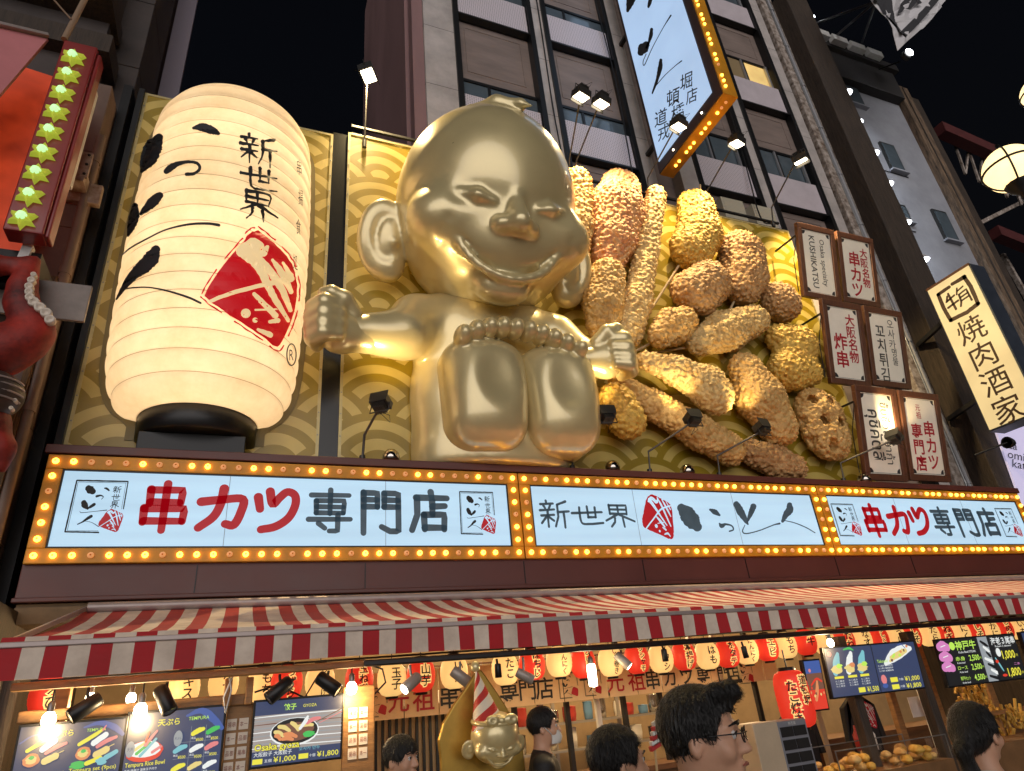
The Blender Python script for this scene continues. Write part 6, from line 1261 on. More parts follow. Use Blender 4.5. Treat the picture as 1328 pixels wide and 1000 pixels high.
MB().box(l[0], r2[0], YC, YC + .7, -.85, zb_).build('base', mat('case_wood', (.20, .10, .04), .5, var=.3), cs)
fr = MB(); e_ = .012
for x in (l[0], r2[0] - e_): fr.box(x, x + e_, YC, YC + e_, zb_, zt_); fr.box(x, x + e_, YC + .7 - e_, YC + .7, zb_, zt_)
fr.box(l[0], r2[0], YC - .002, YC + e_ - .002, zt_, zt_ + e_); fr.box(l[0], r2[0], YC + .7 - e_, YC + .7, zt_, zt_ + e_); fr.build('frame', M_grey, cs)
MB().box(l[0] + e_, r2[0] - e_, YC + .001, YC + .005, zb_, zt_).build('glass', gl, cs)
# gently steamed look comes from the pane itself
fk = random.Random(3)
for k in range(46):
    x = fk.uniform(l[0] + .1, r2[0] - .1); y = YC + fk.uniform(.1, .6); s = fk.uniform(.05, .085); z = zb_ + .002 + (s * .7 if k < 26 else s * 1.8)
    m_ = MB(); m_.lathe([(0, -s * .7), (s * .7, -s * .5), (s * (1 + fk.uniform(-.1, .1)), -s * .1), (s * .85, s * .35), (s * .4, s * .62), (0, s * .68)], (x, y, z), 9)
    o = m_.build('fried_morsel', CM[fk.choice((0, 1, 1, 4))]); tag(o, 'golden fried morsel in the heap inside the glass display case', 'fried food', 'fried morsels heaped in the display case')
for px, py, c_, lb in ((1112, 958, 'tub_red', 'orange red sauce bottle at the left of the display case'), (1118, 962, 'tub_white', 'white squeeze bottle between sauce bottle and case'), (1131, 957, 'tub_white', 'taller white squeeze bottle over the fried food')):
    p = at(px, py, -1.9); m_ = MB(); m_.lathe([(0, -.15), (.05, -.15), (.055, .05), (.02, .10), (.012, .17), (0, .17)], p, 12); o = m_.build('squeeze_bottle', MATS[c_]); tag(o, lb, 'bottle', 'squeeze bottles on the counter')
tag(MB().box(7.6, 16, -2.1, -1.5, -.85, at(1120, 975, -1.9)[2] - .15).build('side_counter', MATS['case_wood']), 'dark timber counter behind the display case', 'counter')
# hanging dark work coats with the red mark, sheets of paper
for px, lb, em in ((1120, 'black work coat with the red shop mark hanging under the takoyaki screens', True), (1035, 'black work coat with a pale tag hanging behind the ticket machine', False)):
    x = at(px, 935, -1.2)[0]; zt2 = at(px, 902 if em else 920, -1.2)[2]; t = thing('work_coat', (x, -1.2, zt2 - .9), lb, 'work coat', 'black work coats hanging in the shop')
    V = [(-.12, 0), (.12, 0), (.34, -.14), (.40, -.62), (.30, -.62), (.27, -.35), (.27, -.85), (-.27, -.85), (-.27, -.35), (-.30, -.62), (-.40, -.62), (-.34, -.14)]
    m_ = MB(); m_.slab([(x + a, -1.2, zt2 + b) for a, b in V][::-1], (0, -1, 0), .10); m_.build('cloth', mat('coat_black', (.012, .012, .013), .8), t, bevel=.03)
    q = MB(); g_ = lambda d_: (lambda u, v: (x - .02 + u * .3, -1.206 - d_, zt2 - .48 + v * .4))
    if em: stamp(q, g_(0), 0); stamp_marks(q, g_(.004), 1); q.build('red_mark', [mat('mark_red', (.5, .015, .03), .6), M_white], t)
    else: q.quad(*[(x - .05 + a, -1.206, zt2 - .5 + b) for a, b in ((0, 0), (.16, -.08), (.19, 0.02), (.03, .10))]); q.build('tag', M_white, t)
tag(MB().box(*[at(1180, 915, -.8)[0], at(1205, 915, -.8)[0]], -.8, -.79, at(1190, 930, -.8)[2], at(1190, 903, -.8)[2]).build('notice_sheet', M_white), 'white notice sheet on the timber below the beef screens', 'notice')
for cx_, cz_, lb in ((1262, 905, 'bundle of fried batter crisps over the woman\'s head'), (1318, 938, 'bunch of fried crisps hanging at the right edge')):
    p = at(cx_, cz_, -1.0); m_ = MB(); kr = random.Random(cx_)
    for k in range(40):
        a, b, c_ = kr.uniform(-.45, .45), kr.uniform(-.1, .1), kr.uniform(-.2, .2); m_.bar(p + SE([a, b, c_]), p + SE([a + kr.uniform(-.1, .1), b, c_ + kr.uniform(.08, .2)]), .05, .03)
    tag(m_.build('crisp_bundle', CM[1], bevel=.008), lb, 'fried crisps', 'fried crisps in the shop')
    tag(MB().box(p[0] - .5, p[0] + .5, -1.15, -.8, p[2] - .30, p[2] - .24).build('tray_shelf', M_wood), lb.replace('bundle of fried batter crisps over', 'timber shelf under the crisps above').replace('bunch of fried crisps hanging', 'timber shelf under the crisps'), 'shelf')
# ------------------------------------------------------------------ small golden figure in front of the shop
fg_ = thing('golden_figure', at(628, 990, -3.35), 'small golden smiling figure in a red striped party hat before a pointed gold board', 'figurine'); YG = -3.35
fc = at(643, 972, YG); k_ = .127
h2 = bpy.data.objects.new('head', head_o.data); COL.objects.link(h2); h2.parent = fg_; h2.scale = (k_, k_, k_ * .82)
mo = h2.modifiers.new('s', 'SMOOTH'); mo.iterations = 4
# head mesh data is stored relative to the statue base
off = Vector(HC) - worg(st); h2.location = Vector(fc) + Vector((0, 0, .10)) - worg(fg_) - Vector((off.x * k_, off.y * k_, off.z * k_ * .82))
M_gold2 = M_gold
def sf(X, Y, Z):
    D = ell(X, Y, Z, (fc[0], fc[1] + .06, fc[2] - .62), (.26, .2, .42)); D = smin(D, ell(X, Y, Z, (fc[0], fc[1] + .05, fc[2] - .95), (.34, .26, .30)), .1)
    for s in (-1, 1): D = smin(D, chain(X, Y, Z, [(fc[0] + s * .2, fc[1], fc[2] - .42, .09), (fc[0] + s * .30, fc[1] - .1, fc[2] - .7, .075), (fc[0] + s * .14, fc[1] - .24, fc[2] - .78, .06)], .03), .05); D = smin(D, chain(X, Y, Z, [(fc[0] + s * .14, fc[1] - .02, fc[2] - 1.0, .13), (fc[0] + s * .16, fc[1] - .38, fc[2] - 1.02, .11), (fc[0] + s * .16, fc[1] - .44, fc[2] - .90, .08)], .03), .05)
    return D
sobj('body', sf, fc - SE([.6, .65, 1.35]), fc + SE([.6, .45, -.2]), .022, M_gold, fg_)
bb_ = MB(); pts2 = [(572, 985), (569, 960), (575, 938), (590, 912), (606, 890), (617, 872), (624, 868), (630, 876), (650, 905), (668, 935), (678, 965), (682, 1000), (676, 1060), (575, 1060)]
bb_.slab([at(*q, YG + .26) for q in pts2][::-1], (0, -1, 0), .07); bb_.build('backboard', mat('board_gold', (.42, .26, .05), .38, .7, var=.2), fg_, bevel=.015)
hat = MB(); nh = 22; ht = at(617, 868, YG + .06); hb = at(634, 944, YG - .02); R0 = .17
ax_ = ht - hb; hl = np.linalg.norm(ax_); ax_ /= hl; ha = np.cross(ax_, (0, 1, 0)); ha /= np.linalg.norm(ha); hbv = np.cross(ax_, ha)
vs_ = []; fs_ = []; ms_ = []
for i in range(25):
    for j in range(nh):
        g_ = 2 * math.pi * j / nh + i * .42; rr = R0 * (1 - i / 24.5); vs_.append(hb + ax_ * hl * i / 24 + rr * (math.cos(g_) * ha + math.sin(g_) * hbv))
for i in range(24):
    for j in range(nh):
        hat.add([vs_[i * nh + j], vs_[i * nh + (j + 1) % nh], vs_[(i + 1) * nh + (j + 1) % nh], vs_[(i + 1) * nh + j]], [(0, 1, 2, 3)], 0 if (j * 2 // 11 * 2 + (j % 11 > 5)) % 2 else 1, True)
hat.build('hat', [mat('hat_red', (.50, .03, .025), .45), mat('hat_white', (.75, .66, .55), .45)], fg_)
MB().lathe([(0, -.05), (.045, -.03), (.05, .01), (.03, .05), (0, .06)], ht + ax_ * .02, 10).build('pompom', M_gold, fg_)
BC = SE([fc[0], fc[1] - .01, fc[2] + .245]); hd = MB(); hd.tube([BC + SE([.205 * math.cos(g_), .205 * math.sin(g_), .03 * math.sin(g_)]) for g_ in np.linspace(0, 2 * math.pi, 33)], .026, 8, caps=False); hd.build('headband', M_gold, fg_)
BOW = BC + SE([.0, -.212, .0])
def bowf(X, Y, Z):
    c_ = BOW; x, y, z = X - c_[0], Y - c_[1], Z - c_[2]; D = ell(x, y, z, (0, 0, 0), (.035, .03, .035))
    for s in (-1, 1):
        e = ell(x, y, z, (s * .09, 0, .005), (.07, .04, .05)); e = smax(e, -ell(x, y, z, (s * .10, -.045, .005), (.03, .025, .02)), .01); D = smin(D, e, .012)
    return D
c_ = BOW; sobj('bow', bowf, c_ - SE([.22, .09, .1]), c_ + SE([.22, .09, .1]), .009, M_gold, fg_)
# ------------------------------------------------------------------ left neighbour
M_stone = mat('brown_stone', srgb(120, 98, 86), .75, var=.3, vscale=1.5, bump=.3, bscale=7, stretch=(1, 1, .6))
M_dstone = mat('dark_stone', srgb(74, 66, 64), .8, var=.3, vscale=1.2, bump=.3, bscale=6)
ln = thing('stone_building', (-5.5, 1.0, -.85), 'dark stone faced neighbour building with block joints at the left edge', 'building')
MB().box(-14, -3.62, .9, 8, -.85, 24).build('wall', M_dstone, ln)
pz = MB(); z = -.85
while z < 11.4: pz.box(-3.6, -2.98, -.1, 1.5, z, z + 1.64); z += 1.65
pz.build('pilaster', M_stone, ln, bevel=.012)
pz = MB(); z = 6.0
while z < 26: pz.box(-4.4, -3.62 + .55, 1.52, 3.2, z, z + 2.18); z += 2.2
pz.build('upper_pier', M_dstone, ln, bevel=.015)
MB().box(-3.05, -2.6, 3.4, 3.5, 8, 21).build('lilac_sheet', mat('lilac_sheet', srgb(140, 130, 142), .6), ln)
MB().box(-8, -3.4, .6, 1.4, 14.0, 14.5).box(-8, -3.5, .3, 1.4, 15.2, 15.6).build('cornice', M_dwood, ln)
p = MB(); p.tube([(-2.93, -.16, -.85), (-2.93, -.16, 11.0)], .075, 10)
for k in range(5): p.tube([(-2.93, -.16, 1.2 + k * 2.3), (-2.93, -.16, 1.32 + k * 2.3)], .09, 10)
tag(p.build('down_pipe', mat('brown_pipe', srgb(128, 104, 88), .5, var=.15)), 'brown downpipe on the stone pilaster left of the lantern board', 'pipe')
tr = MB(); tr.bar((-3.03, -.22, 3.2), (-3.03, -.22, 8.0), .10, .06); tr.bar((-3.1, -.25, 4.9), (-3.02, -.25, 6.6), .07, .04); tag(tr.build('timber_lath', mat('yellow_lath', srgb(150, 112, 62), .7, var=.45, vscale=4, dirt=(.06, .035, .015), stretch=(4, 4, .7))), 'splintered yellow timber lath along the stone pilaster', 'lath')
mb_ = thing('wall_bracket', at(100, 222, -.5), 'pale rusty bolted steel plate bracket on the stone pilaster', 'bracket')
c = at(96, 212, -.5); MB().frame_box(c, (.23, 0, 0), (0, .03, 0), (0, 0, .26)).build('plate', mat('rusty_white', srgb(170, 154, 140), .6, var=.5, vscale=5, dirt=(.2, .09, .03)), mb_, bevel=.01)
bl = MB()
for a in (-.18, .18):
    for b in (-.2, 0, .2): bl.lathe([(.0, .02), (.025, .015), (.025, 0)], c + SE([a, -.03, b]), 6, axis='y')
bl.build('bolt', M_dark, mb_); MB().frame_box(c + SE([.05, .2, -.22]), (.14, 0, 0), (0, .22, 0), (0, 0, .12)).build('stub', MATS['rusty_white'], mb_); MB().frame_box(c + SE([.1, .35, -.3]), (.28, 0, 0), (0, .06, 0), (0, 0, .2)).build('base_plate', MATS['rusty_white'], mb_, bevel=.01)
# red star sign box
YS_ = -1.4; ss = thing('star_sign', (-3.6, YS_, 7.4), 'dark red sign box with a column of glowing green yellow stars', 'star sign')
M_sbox = mat('star_red', (.26, .022, .020), .35, var=.15, vscale=1, coat=.3)
xr, xl = -2.86, -3.38; zb3, zt3 = 7.9, 11.72
q = MB(); q.box(xl, xr - .06, YS_, YS_ + .30, zb3, zt3); q.box(xr - .06, xr, YS_ + .05, YS_ + .30, zb3, zt3 - .1); q.build('box', M_sbox, ss, bevel=.02)
MB().box(xr - .12, xr - .02, YS_ + .302, YS_ + .45, zb3 + 1.2, zt3 - .6).build('side_plate', M_white, ss)
q = MB(); q.slab([(-6.5, YS_ + .25, zb3 - .3), (xl - .002, YS_ + .75, zb3 - .3), (xl - .002, YS_ + .75, zt3 - .1), (-6.5, YS_ + .25, zt3 - .1)], (0, -1, 0), .1); q.build('inner_panel', emat('orange_panel', (.60, .06, .015), .32, var=.6, vscale=2.4), ss)  # uneven emission paints blurry reflections of the stars on the panel
q = MB(); q.slab([at(62, 50, -1.38), at(0, 36, -1.6), at(-120, 8, -2.0), at(-140, 300, -2.3), at(0, 122, -1.75)], (0, -1, 0), .05); q.build('pink_canopy', mat('pink_canopy', srgb(206, 128, 132), .6, var=.12, vscale=1), ss)
MB().bar(at(62, 47, -1.40), at(-120, 4, -2.0), .10, .05).build('canopy_edge', M_rail, ss)
M_star = mat('star_shell', (.55, .60, .06), .4, emit=(.50, .62, .06), estr=.42); M_core = emat('star_core', (.55, 1., .45), .9)
for k in range(9):
    z = 11.32 - k * .405; c = SE([xl + .20, YS_ - .004, z]); s_ = MB(); pr = []
    for j in range(12):
        r_ = .185 if j % 2 == 0 else .095; g_ = math.pi / 2 + j * math.pi / 6; pr.append((r_ * math.cos(g_), r_ * math.sin(g_)))
    n_ = 12; vs_ = [c + SE([a, -.0, b]) for a, b in pr] + [c + SE([a * .82, -.08, b * .82]) for a, b in pr] + [c + SE([0, -.15, 0])]
    s_.add(vs_, [(j, j + n_, (j + 1) % n_ + n_, (j + 1) % n_) for j in range(n_)] + [(j + n_, 24, (j + 1) % n_ + n_) for j in range(n_)]); so = s_.build('star', M_star, ss)
    MB().lathe([(0, .06), (.04, .05), (.07, .0)], c + SE([0, -.105, 0]), 10, axis='y').build('star_lamp', M_core, so)
hk = MB(); hk.tube([(xl, YS_, zt3), (xl + .1, YS_ + .3, 14.5)], .05, 6); hk.tube([(xl, YS_, zt3 + .5), (-5, YS_ + .5, 14.5)], .015, 4); tag(hk.build('stay_rod', mat('rod_tan', (.3, .2, .13), .5)), 'tan stay rod and thin wire rising from the star sign corner', 'rod')
tag(MB().box(-6.5, -3.0, -1.0, -.2, 7.3, 7.85).build('sign_soffit', M_black), 'black recess under the star sign', 'sign frame')
# octopus arm
oc_ = thing('octopus_figure', at(20, 440, -1.2), 'red octopus arm with white suckers from the neighbouring shop front', 'octopus'); M_oct = mat('octopus_red', srgb(160, 44, 32), .6, var=.45, vscale=2.2, dirt=srgb(70, 16, 16), coat=.0, bump=.3, bscale=8)
def Wp(px, py, Y=-1.2): return tuple(at(px, py, Y))
def ow(l): return [(*Wp(px, py), r) for px, py, r in l]
arm = ow([(-50, 350, .17), (-10, 344, .14), (20, 345, .10), (40, 340, .07), (48, 336, .035)]); arm2 = ow([(46, 340, .06), (36, 354, .10), (29, 372, .14), (28, 394, .17), (38, 415, .19), (46, 432, .19), (30, 444, .24), (0, 455, .30), (-40, 462, .34), (-80, 470, .4)])
foot = ow([(-60, 520, .32), (-22, 550, .26), (0, 582, .15), (3, 606, .07)])
def of(X, Y, Z): return np.minimum(smin(chain(X, Y, Z, arm, .1), chain(X, Y, Z, arm2, .15), .05), chain(X, Y, Z, foot, .1))
A_ = np.array(arm + arm2 + foot)[:, :3]; lo_ = A_.min(0) - .5; hi_ = A_.max(0) + .5; lo_[0] = max(lo_[0], -5.2)
sobj('arm', lambda X, Y, Z: np.maximum(of(X, Y, Z), lo_[0] + .05 - X), lo_, hi_, .045, M_oct, oc_, smooth=2)
M_suck = mat('sucker_white', (.72, .62, .52), .4)
for px, py, r_ in ((44, 357, .045), (41, 364, .06), (38, 372, .065), (38, 379, .065), (39, 386, .07), (44, 392, .085), (52, 399, .085), (60, 406, .085), (65, 415, .08), (20, 520, .03), (15, 530, .03)):
    c = at(px, py, -1.42); r_ *= .8; s_ = MB(); s_.lathe([(0, .01), (r_ * .4, .0), (r_ * .55, .03), (r_ * .9, .035), (r_, .0), (r_ * .9, -.06)], c, 12, axis='y'); s_.build('sucker', M_suck, oc_)
fh = thing('festival_mask', at(-12, 508, -1.3), 'dark striped rounded head ornament below the octopus arm', 'ornament')
c = at(-12, 512, -1.3); m_ = MB(); m_.lathe([(.34 * math.sin(a), -.30 * math.cos(a)) for a in np.linspace(.02, 3.12, 14)], c, 22); m_.build('ball', mat('mask_dark', (.05, .035, .03), .4), fh)
for k in range(4): m_ = MB(); m_.tube([c + .35 * SE([math.sin(a) * math.cos(.4 - k * .25), -math.cos(a) * .9, math.sin(.4 - k * .25) * .95]) for a in np.linspace(-1.2, 1.4, 14)], .013, 5); m_.build('stripe', M_rail, fh)
pb_ = MB(); c = at(55, 388, -.8); pb_.frame_box(c, (.55, 0, 0), (0, .03, 0), (0, 0, .30)); tag(pb_.build('steel_plate', mat('plate_grey', srgb(140, 128, 120), .5, var=.25), bevel=.01), 'grey bolted steel plate behind the octopus arm', 'steel plate')
tag(MB().bar(at(38, 320, -1.0), at(30, 338, -1.0), .12, .12).build('steel_stub', M_white), 'short white steel stub above the octopus arm tip', 'steel stub')
# ------------------------------------------------------------------ real size: everything so far was laid out at 1.515 x about the camera
K = .66
for o in [x for x in COL.objects if x.parent is None and x.type not in ('CAMERA',) and x is not sun]:
    if o.name == sun.name: continue
    o.location = Vector(CAM) + (o.location - Vector(CAM)) * K; o.scale = (K, K, K)
for l in bpy.data.lights:
    if l.type in ('POINT', 'SPOT'): l.energy *= K * K; l.shadow_soft_size *= K
M_pave = mat('paving_stone', (.12, .11, .10), .5, var=.3, vscale=2, bump=.15, bscale=6)
tag(MB().quad((-120, -60, 0), (160, -60, 0), (160, 120, 0), (-120, 120, 0)).build('ground', M_pave, loc=(0, 0, 0)), 'grey paving of the shopping street', 'ground', kind='structure')
# ------------------------------------------------------------------ people (real size, feet on the ground)
M_skin = mat('skin', srgb(206, 158, 130), .5, var=.08, vscale=9, bump=.05, bscale=60); M_skin.node_tree.nodes['Principled BSDF'].inputs['Subsurface Weight'].default_value = .12; M_skin.node_tree.nodes['Principled BSDF'].inputs['Subsurface Radius'].default_value = (.02, .008, .004)
M_hair = mat('black_hair', (.010, .009, .009), .42, var=.35, vscale=30, stretch=(1, 1, .15), bump=.8, bscale=120); M_lip = mat('lip', srgb(176, 104, 92), .45); M_eyew = mat('eye_white', (.7, .68, .66), .2); M_iris = mat('iris', (.02, .012, .008), .1)
def head_sdf(X, Y, Z):
    D = ell(X, Y, Z, (0, .012, 1.628), (.077, .098, .094)); D = smin(D, ell(X, Y, Z, (0, -.018, 1.565), (.060, .072, .082)), .04)
    D = smin(D, ell(X, Y, Z, (0, -.066, 1.503), (.024, .022, .018)), .03)
    for s in (-1, 1):
        D = smax(D, -ell(X, Y, Z, (s * .033, -.100, 1.606), (.024, .016, .014)), .014)
        D = smin(D, ell(X, Y, Z, (s * .033, -.078, 1.605), (.017, .012, .011)), .006)
        D = smin(D, ell(X, Y, Z, (s * .045, -.062, 1.568), (.024, .022, .024)), .02)
        D = smin(D, chain(X, Y, Z, [(s * .014, -.090, 1.624, .006), (s * .036, -.088, 1.630, .007), (s * .056, -.070, 1.624, .004)], .01), .012)
        D = smin(D, ell(X, Y, Z, (s * .012, -.098, 1.562), (.010, .010, .008)), .008)
        e = ell(X, Y, Z, (s * .080, .016, 1.585), (.010, .019, .032)); e = smax(e, -ell(X, Y, Z, (s * .092, .010, 1.590), (.008, .011, .020)), .004); D = smin(D, e, .008)
    D = smin(D, chain(X, Y, Z, [(0, -.088, 1.612, .008), (0, -.100, 1.588, .010), (0, -.112, 1.568, .012)], .01), .014)
    D = smin(D, ell(X, Y, Z, (0, -.090, 1.535), (.022, .010, .007)), .008); D = smin(D, ell(X, Y, Z, (0, -.088, 1.524), (.019, .010, .007)), .007)
    D = smax(D, -cap(X, Y, Z, (-.022, -.098, 1.530), (.022, -.098, 1.530), .0022), .004)
    return smin(D, chain(X, Y, Z, [(0, .03, 1.55, .055), (0, .035, 1.44, .056), (0, .035, 1.38, .07)], .03), .03)
ARM = {'down': lambda s: [(s * .185, .03, 1.36, .052), (s * .235, .05, 1.08, .040), (s * .25, -.02, .84, .030), (s * .25, -.03, .80, .026)],
       'bent': lambda s: [(s * .185, .03, 1.36, .052), (s * .235, .06, 1.10, .042), (s * .17, -.20, 1.10, .032), (s * .15, -.25, 1.11, .027)]}
def body_sdf(pose):
    def f(X, Y, Z):
        D = head_sdf(X, Y, Z); T = ell(X, Y, Z, (0, .03, 1.24), (.165, .105, .20)); T = smin(T, ell(X, Y, Z, (0, .03, .98), (.15, .105, .14)), .1); T = smin(T, cap(X, Y, Z, (-.15, .035, 1.37), (.15, .035, 1.37), .055), .07); D = smin(D, T, .04)
        for s in (-1, 1):
            A = ARM[pose](s); D = smin(D, chain(X, Y, Z, A, .02), .03); w = SE(A[-1][:3]); p = SE(A[-2][:3]); d = (w - p) / np.linalg.norm(w - p)
            side = SE([0, -1, 0]) if pose == 'down' else SE([-s, 0, 0]); side = side - d * (side @ d); side /= np.linalg.norm(side); pal = w + d * .05
            D = smin(D, cap(X, Y, Z, w, pal, .024, .030), .015)
            for k, (o_, l_) in enumerate(((.027, .070), (.009, .080), (-.009, .074), (-.026, .058))):
                b_ = pal + side * o_ + d * .02; cv = np.cross(d, side) * (-s if pose == 'down' else 1); m1 = b_ + d * l_ * .5 + cv * .008; m2 = b_ + d * l_ * .85 + cv * .03
                D = smin(D, chain(X, Y, Z, [(*b_, .010), (*m1, .009), (*m2, .008)], .004), .004)
            b_ = w + side * .028 + d * .02; D = smin(D, chain(X, Y, Z, [(*b_, .012), (*(b_ + side * .022 + d * .03), .011), (*(b_ + side * .026 + d * .06), .009)], .005), .008)
            D = smin(D, chain(X, Y, Z, [(s * .085, .03, .92, .088), (s * .095, .02, .50, .058), (s * .095, .045, .10, .042)], .03), .04); D = smin(D, ell(X, Y, Z, (s * .10, -.03, .045), (.045, .12, .045)), .04)
        return np.maximum(D, -Z + .002)
    return f
def cloth_sdf(pose, slv):
    def f(X, Y, Z):
        T = ell(X, Y, Z, (0, .03, 1.24), (.185, .125, .21)); T = smin(T, ell(X, Y, Z, (0, .03, 1.0), (.175, .128, .17)), .1); T = smin(T, cap(X, Y, Z, (-.155, .035, 1.37), (.155, .035, 1.37), .070), .07)
        T = smin(T, cap(X, Y, Z, (0, .035, 1.38), (0, .035, 1.425), .078, .070), .03)
        for s in (-1, 1):
            A = [SE(q) for q in ARM[pose](s)]; e = A[0] + (A[1] - A[0]) * min(1, slv)
            T = smin(T, cap(X, Y, Z, A[0][:3], e[:3], .075, .062), .03)
            if slv > 1: T = smin(T, cap(X, Y, Z, A[1][:3], A[2][:3], .060, .046), .02)
        T = T + .004 * np.sin(Z * 38 + X * 16) * np.sin(X * 21 + Y * 17)
        T = smax(T, -cap(X, Y, Z, (0, .005, 1.47), (0, .02, 1.40), .062, .050), .006)
        return np.maximum(T, .86 - Z)
    return f
def trouser_sdf(X, Y, Z):
    D = ell(X, Y, Z, (0, .03, .95), (.165, .118, .12))
    for s in (-1, 1): D = smin(D, chain(X, Y, Z, [(s * .085, .03, .90, .10), (s * .096, .02, .50, .075), (s * .096, .045, .10, .065)], .03), .05)
    return np.maximum(np.maximum(D, .09 - Z), Z - .99)
def hair_sdf(style):
    def f(X, Y, Z):
        D = ell(X, Y, Z, (0, .016, 1.636), (.090, .112, .104)); az = np.arctan2(X, -(Y - .016))
        D = D + .0022 * np.sin(az * 46 + Z * 60) * np.clip((1.72 - Z) * 12, .2, 1) - .005 * np.clip((-Y) * 10, 0, 1) * np.clip((Z - 1.64) * 20, 0, 1)
        if style == 'bowl': ys, zs = [-.13, -.07, -.045, .0, .05, .12], [1.628, 1.632, 1.575, 1.60, 1.53, 1.52]
        else: ys, zs = [-.13, -.066, -.040, .0, .03, .12], [1.668, 1.662, 1.585, 1.612, 1.535, 1.525]
        line = np.interp(Y, ys, zs) + .005 * np.sin(X * 170) + .003 * np.sin(X * 401 + 1)
        H = smax(D, line - Z, .008)
        if style == 'swept': H = smin(H, chain(X, Y, Z, [(-.05, -.06, 1.715, .022), (.01, -.095, 1.712, .024), (.055, -.105, 1.700, .016)], .02), .03)
        if style == 'tail':
            H = smin(H, ell(X, Y, Z, (0, .085, 1.60), (.075, .06, .075)), .03); H = smin(H, chain(X, Y, Z, [(0, .13, 1.585, .030), (.0, .165, 1.55, .034), (0, .15, 1.47, .030), (.0, .14, 1.41, .010)], .02), .02)
            H = smin(H, chain(X, Y, Z, [(.079, -.03, 1.60, .010), (.082, -.035, 1.52, .007), (.078, -.03, 1.46, .003)], .01), .01)
        return H
    return f
def person(px, py, zc, heading, label, style, top, slv=.55, pose='down', legs=(.02, .02, .025), tilt=0):
    P = CAM + zc * _ray(px, py); s = P[2] / 1.60
    t = thing('person', (0, 0, 0), label, 'person')
    sobj('body', body_sdf(pose), (-.36, -.36, -.01), (.36, .26, 1.76), .0085, M_skin, t, smooth=1)
    ho = sobj('hair', hair_sdf(style), (-.12, -.16, 1.38), (.12, .22, 1.78), .005, M_hair, t)
    # loose locks over the mass of hair, part of the same mesh
    me = ho.data; hv = [v.co.copy() for v in me.vertices]; hn = [v.normal.copy() for v in me.vertices]; rr = random.Random(len(label)); mb = MB()
    mb.v = [tuple(v) for v in hv]; mb.f = [tuple(p.vertices) for p in me.polygons]; mb.m = [0] * len(mb.f); mb.sm = [True] * len(mb.f); crown = Vector((.01, .05, 1.745))
    for k in range(2600):
        i = rr.randrange(len(hv)); p, n_ = hv[i], hn[i]; d = (p - crown); d = d - n_ * d.dot(n_); d = (d.normalized() if d.length > 1e-4 else Vector((1, 0, 0))) + Vector((rr.uniform(-.35, .35), rr.uniform(-.35, .35), rr.uniform(-.25, .1)))
        l = rr.uniform(.012, .030); w_ = rr.uniform(.0007, .0016); sd = d.cross(n_).normalized() * w_; a = p + n_ * .0005; b_ = p + d.normalized() * l * .55 + n_ * rr.uniform(.001, .0045); e = p + d.normalized() * l + n_ * rr.uniform(-.001, .004)
        mb.add([a - sd, a + sd, b_ + sd * .8, b_ - sd * .8, e], [(0, 1, 2, 3), (3, 2, 4)], 0, True)
    nh_ = mb.build('hair_tmp', M_hair, t); ho.data = nh_.data; bpy.data.objects.remove(nh_)
    sobj('shirt', cloth_sdf(pose, slv), (-.36, -.34, .84), (.36, .24, 1.50), .011, top, t, smooth=2)
    sobj('trousers', trouser_sdf, (-.22, -.14, .05), (.22, .2, 1.02), .015, mat('trouser_dark', legs, .8), t, smooth=2)
    for q in (-1, 1):
        sobj('shoe', lambda X, Y, Z: np.maximum(ell(X, Y, Z, (q * .10, -.03, .045), (.052, .135, .062)), -Z), (q * .10 - .07, -.19, -.012), (q * .10 + .07, .13, .13), .012, mat('shoe_black', (.015, .015, .015), .5), t)
        MB().lathe([(.0135 * math.sin(a), -.0135 * math.cos(a)) for a in np.linspace(.05, 3.09, 10)], (q * .033, -.0795, 1.605), 12).build('eye', M_eyew, t); MB().lathe([(0, .0142), (.006, .0128), (.0065, .011)], (q * .033, -.0795, 1.605), 10, axis='y').build('iris', M_iris, t)
        b_ = MB(); b_.tube([(q * .014, -.0985, 1.627), (q * .035, -.0985, 1.634), (q * .057, -.080, 1.627)], [.003, .0042, .002], 6); b_.build('eyebrow', M_hair, t)
        lid = MB(); lid.tube([(q * .018, -.0915, 1.606), (q * .033, -.0955, 1.613), (q * .050, -.0860, 1.605)], [.0014, .002, .0014], 5); lid.build('lash', M_hair, t)
    m_ = MB(); m_.tube([(-.024, -.094, 1.531), (0, -.1005, 1.533), (.024, -.094, 1.531)], [.002, .0055, .002], 8); m_.build('lips', M_lip, t)
    t.location = Vector((P[0], P[1], 0)); t.scale = (s, s, s); t.rotation_euler = (0, 0, math.radians(heading)); return t
M_tee = mat('dark_tee', (.02, .02, .026), .85, bump=.2, bscale=30); M_wshirt = mat('white_shirt', (.52, .48, .46), .8, var=.1, vscale=4, bump=.2, bscale=25)
p1 = person(913, 957, 1.72, 46, 'man in dark rimmed glasses with swept black hair looking right, nearest the camera', 'swept', M_tee)
g_ = MB()
for q in (-1, 1):
    ring = [(q * .034 + .024 * math.cos(a), -.112 + .004 * abs(math.cos(a)), 1.603 + .018 * math.sin(a)) for a in np.linspace(0, 2 * math.pi, 19)]; g_.tube(ring, .0018, 5, caps=False)
    g_.tube([(q * .058, -.108, 1.608), (q * .076, -.07, 1.608), (q * .083, .012, 1.606), (q * .083, .03, 1.59)], .0018, 5)
g_.tube([(-.011, -.113, 1.606), (0, -.118, 1.609), (.011, -.113, 1.606)], .0016, 5); gl_ = g_.build('glasses', mat('glasses_dark', (.02, .02, .022), .2, .5), None, loc=(0, 0, 0)); gl_.parent = p1
q_ = MB()
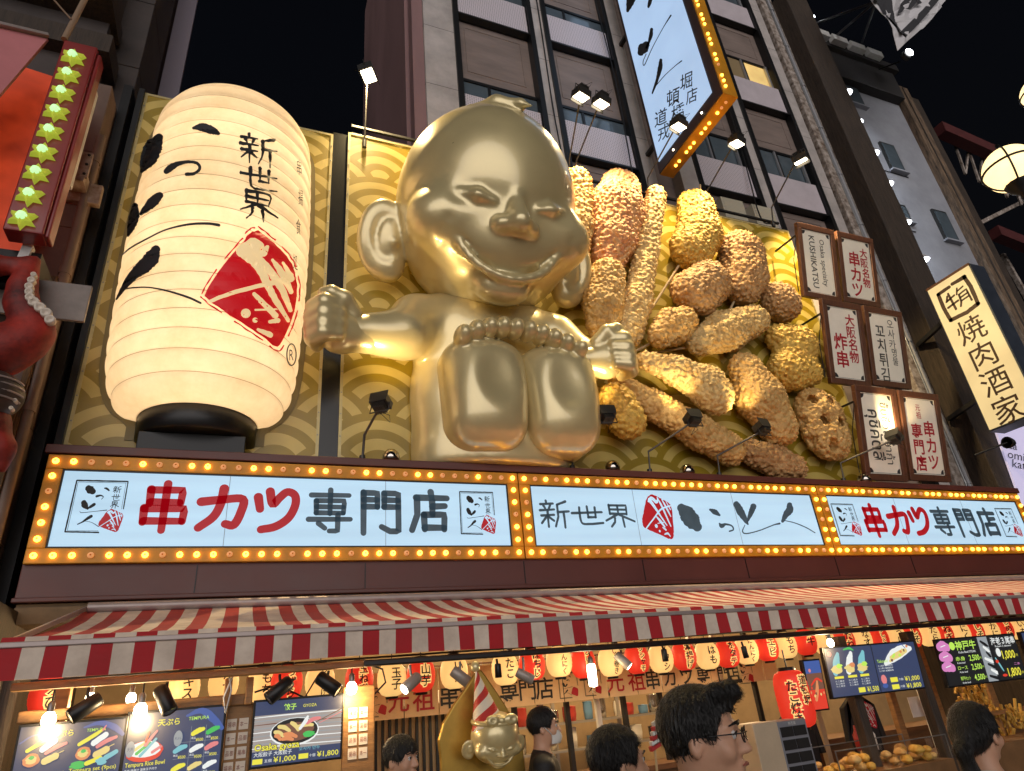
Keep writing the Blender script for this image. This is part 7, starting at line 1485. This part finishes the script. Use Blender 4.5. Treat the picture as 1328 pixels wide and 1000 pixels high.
for q in (-1, 1): q_.add([(q * .034 + .023 * math.cos(a), -.1125, 1.603 + .017 * math.sin(a)) for a in np.linspace(0, 2 * math.pi, 17)[:-1]], [tuple(range(16))])
ln_ = q_.build('lens', gl, None, loc=(0, 0, 0)); ln_.parent = gl_
person(803, 990, 2.25, 84, 'younger man with cropped black hair seen from behind on the right cheek', 'short', M_tee)
person(1268, 952, 2.55, 98, 'woman in a white blouse with dark hair tied back, turned away', 'tail', M_wshirt, slv=1.5)
person(521, 985, 3.5, 40, 'young man with a thick black fringe standing left of the golden figure', 'bowl', mat('maroon_tee', (.10, .012, .014), .8), slv=.6)
p5 = person(706, 943, 4.35, 66, 'shop worker in a black shirt and white face mask with a red mark', 'short', mat('work_black', (.016, .015, .016), .7), slv=.7, pose='bent')
mk = MB(); rows = []
for k in range(9):
    v = -1 + 2 * k / 8; z = 1.533 + .043 * v
    rows.append([(.066 * math.sin(a), -.012 - (.110 - .018 * abs(v) ** 1.5) * math.cos(a) * (1 if True else 1), z) for a in np.linspace(-1.25, 1.25, 13)])
mk.add([p for r in rows for p in r], [(i * 13 + j, i * 13 + j + 1, (i + 1) * 13 + j + 1, (i + 1) * 13 + j) for i in range(8) for j in range(12)], 0, True)
for q in (-1, 1): mk.tube([(q * .064, -.045, 1.555), (q * .080, -.0, 1.600), (q * .084, .03, 1.59)], .0016, 4)
m_ = mk.build('face_mask', mat('mask_white', (.72, .70, .66), .8), None, loc=(0, 0, 0)); m_.parent = p5; m_.modifiers.new('t', 'SOLIDIFY').thickness = .003
q = MB(); g2 = lambda d_: (lambda u, v: (.115 + .055 * math.cos((u - .5) * 1.2) , -.045 + u * .09 - .02, 1.20 + v * .11)); stamp(q, lambda u, v: (.178 + .012 - .06 * (u - .6) ** 2, -.02 + u * .085, 1.19 + v * .11)); e = q.build('shirt_mark', mat('mark_red', (.5, .015, .03), .6), None, loc=(0, 0, 0)); e.parent = p5
cp = CAM + 3.1 * _ray(851, 952); t = thing('striped_pouch', cp, 'small red and white striped paper pouch behind the younger man', 'paper pouch'); m_ = MB()
for k in range(6): m_.frame_box(cp + SE([.012 * (k - 2.5) * .6, 0, .020 * (k - 2.5)]), (.028, 0, .010), (0, .012, 0), (-.002, 0, .0102), k % 2)
m_.build('pouch', [mat('pouch_red', (.5, .03, .03), .6), M_white], t); MB().tube([cp + SE([-.02, 0, -.06]), cp + SE([-.06, 0, -.5])], .006, 5).build('holder', M_stick, t)
